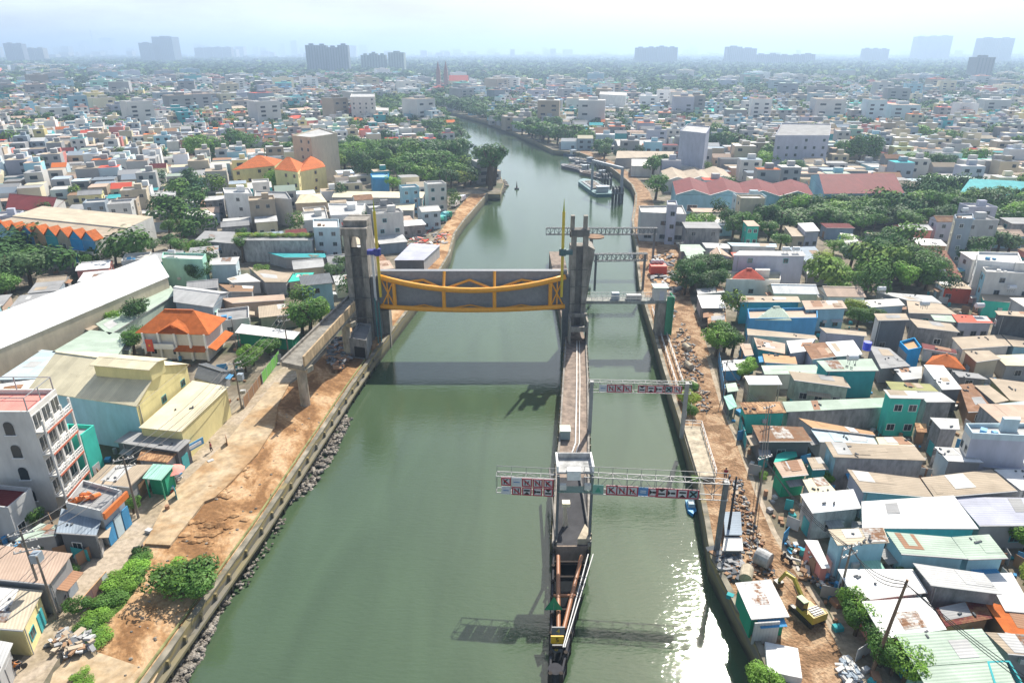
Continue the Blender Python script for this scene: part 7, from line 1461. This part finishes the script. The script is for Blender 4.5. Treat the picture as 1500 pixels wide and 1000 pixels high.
KW = {'shed': {'tin': 'sheet roof', 'rust': 'rusty sheet roof', 'tile': 'sloping tiled roof', 'flat': 'roof'}, 'gable': {'tin': 'gabled sheet roof', 'rust': 'rusty gabled roof', 'tile': 'gabled tiled roof', 'flat': 'gabled roof'}, 'hip': {'tin': 'hipped roof', 'tile': 'hipped tiled roof', 'rust': 'hipped roof', 'flat': 'hipped roof'}, 'flat': {'tin': 'flat roof', 'rust': 'flat roof', 'tile': 'flat roof', 'flat': 'flat roof'}}
def uniq(items, base):
    """items: list of (obj, desc, x, y)"""
    lab = {}
    for o, d, x, y in items: lab.setdefault((d + ' ' + rel(x, y)), []).append((o, d, x, y))
    tens = ['twenty', 'thirty', 'forty']; o9 = ['first', 'second', 'third', 'fourth', 'fifth', 'sixth', 'seventh', 'eighth', 'ninth']
    ordn = ['first', 'second', 'third', 'fourth', 'fifth', 'sixth', 'seventh', 'eighth', 'ninth', 'tenth', 'eleventh', 'twelfth', 'thirteenth', 'fourteenth', 'fifteenth', 'sixteenth', 'seventeenth', 'eighteenth', 'nineteenth']
    for tn_, th_ in (('twenty', 'twentieth'), ('thirty', 'thirtieth'), ('forty', 'fortieth')): ordn += [th_] + [tn_ + '-' + q for q in o9]
    for l, g in lab.items():
        if len(g) == 1: g[0][0]['label'] = l; continue
        g.sort(key=lambda e: pix((e[2], e[3], GZ))[0])
        for i, e in enumerate(g):
            wn = ('%s from left of such' % ordn[i]) if i < len(ordn) else 'number %d from left' % (i + 1)
            if i == 0: wn = 'leftmost of such'
            if i == len(g) - 1: wn = 'rightmost of such'
            e[0]['label'] = l + ', ' + wn
it = []
for h in HOUSES:
    if not h['auto']: continue
    st = 'low ' if h['z'] < 3.9 else ('' if h['z'] < 5.5 else ('two-storey ' if h['z'] < 8.2 else 'tall ')); it.append((h['o'], '%s%s house with %s %s' % (st, PAL[h['wall']][0], PAL[h['roof']][0], KW[h['kind']][h['rm']]), h['c'][0], h['c'][1]))
uniq(it, 'house')
TW = {'d': 'dark green', 'm': 'mid green', 'b': 'bright green', 'g': 'grey-green', 'y': 'yellow-green'}; it = []
for t, tone, R_, h, bush in TREES:
    sz = ('low ' if h < 2 else '') if bush else ('small ' if h < 6 else ('tall ' if h > 14 else '')); it.append((t, sz + TW[tone] + (' bush' if bush else ' tree'), t.location.x, t.location.y))
uniq(it, 'tree')
for o in [h['o'] for h in HOUSES if h['auto']] + [t[0] for t in TREES]:
    for a_, b_ in (('the ', ''), (' house with', ','), (' of such', ''), (' from left', ''), ('two-storey', 'tall'), (' sheet', ''), (' group', ''), (', lower right', '')):
        if len(o['label'].split()) > 16: o['label'] = o['label'].replace(a_, b_)
# ---------------- haze ----------------
hb = MB().box((0, 12500, 118), (56000, 26000, 240)); ho = bpy.data.objects.new('haze', hb.mesh('haze')); col.objects.link(ho); ho['kind'] = 'stuff'; ho['label'] = 'pale blue summer haze over the town'; ho['category'] = 'haze'
m = bpy.data.materials.new('haze'); m.use_nodes = True; N = m.node_tree.nodes; N.remove(N['Principled BSDF']); pv = N.new('ShaderNodeVolumePrincipled'); pv.inputs['Color'].default_value = (.55, .74, 1, 1); pv.inputs['Density'].default_value = .00028; pv.inputs['Anisotropy'].default_value = .35
m.node_tree.links.new(pv.outputs[0], N['Material Output'].inputs['Volume']); ho.data.materials.append(m)
for o in bpy.data.objects:
    if 'org' in o: del o['org']
    if 'sk' in o: del o['sk']

# ---------------- clutter in the yards and alleys between the near houses ----------------
r = random.Random(77); mbs = {k: MB() for k in ('br', 'gr', 'bl', 'lg', 'ru', 'te')}; tot = 0
while tot < 900:
    px, py = (r.uniform(1060, 1510), r.uniform(430, 1000)) if r.random() < .62 else (r.uniform(-20, 420), r.uniform(400, 1000)); g = G(px, py)
    if blocked(g.x, g.y): tot += .2; continue
    k = r.choice(list(mbs)); s0 = r.uniform(.25, .9); q_ = r.random()
    if q_ < .6: mbs[k].box((g.x, g.y, GZ + s0 * .35), (s0, s0 * r.uniform(.5, 1.6), s0 * .7), r.uniform(0, 3))
    elif q_ < .8: mbs[k].tube([g, g + Vector((0, 0, .9))], .3, 8)
    else: mbs[k].box((g.x, g.y, GZ + .9), (r.uniform(1, 2.4), .06, 1.7), r.uniform(0, 3))
    tot += 1
c0 = bpy.data.objects.new('yard_clutter', None); col.objects.link(c0); c0['kind'] = 'stuff'; c0['label'] = 'barrels, boxes and boards cluttering the yards between the near houses'; c0['category'] = 'clutter'
for k, m_ in mbs.items(): m_.part('pieces', M_wall, c0, pc(k))
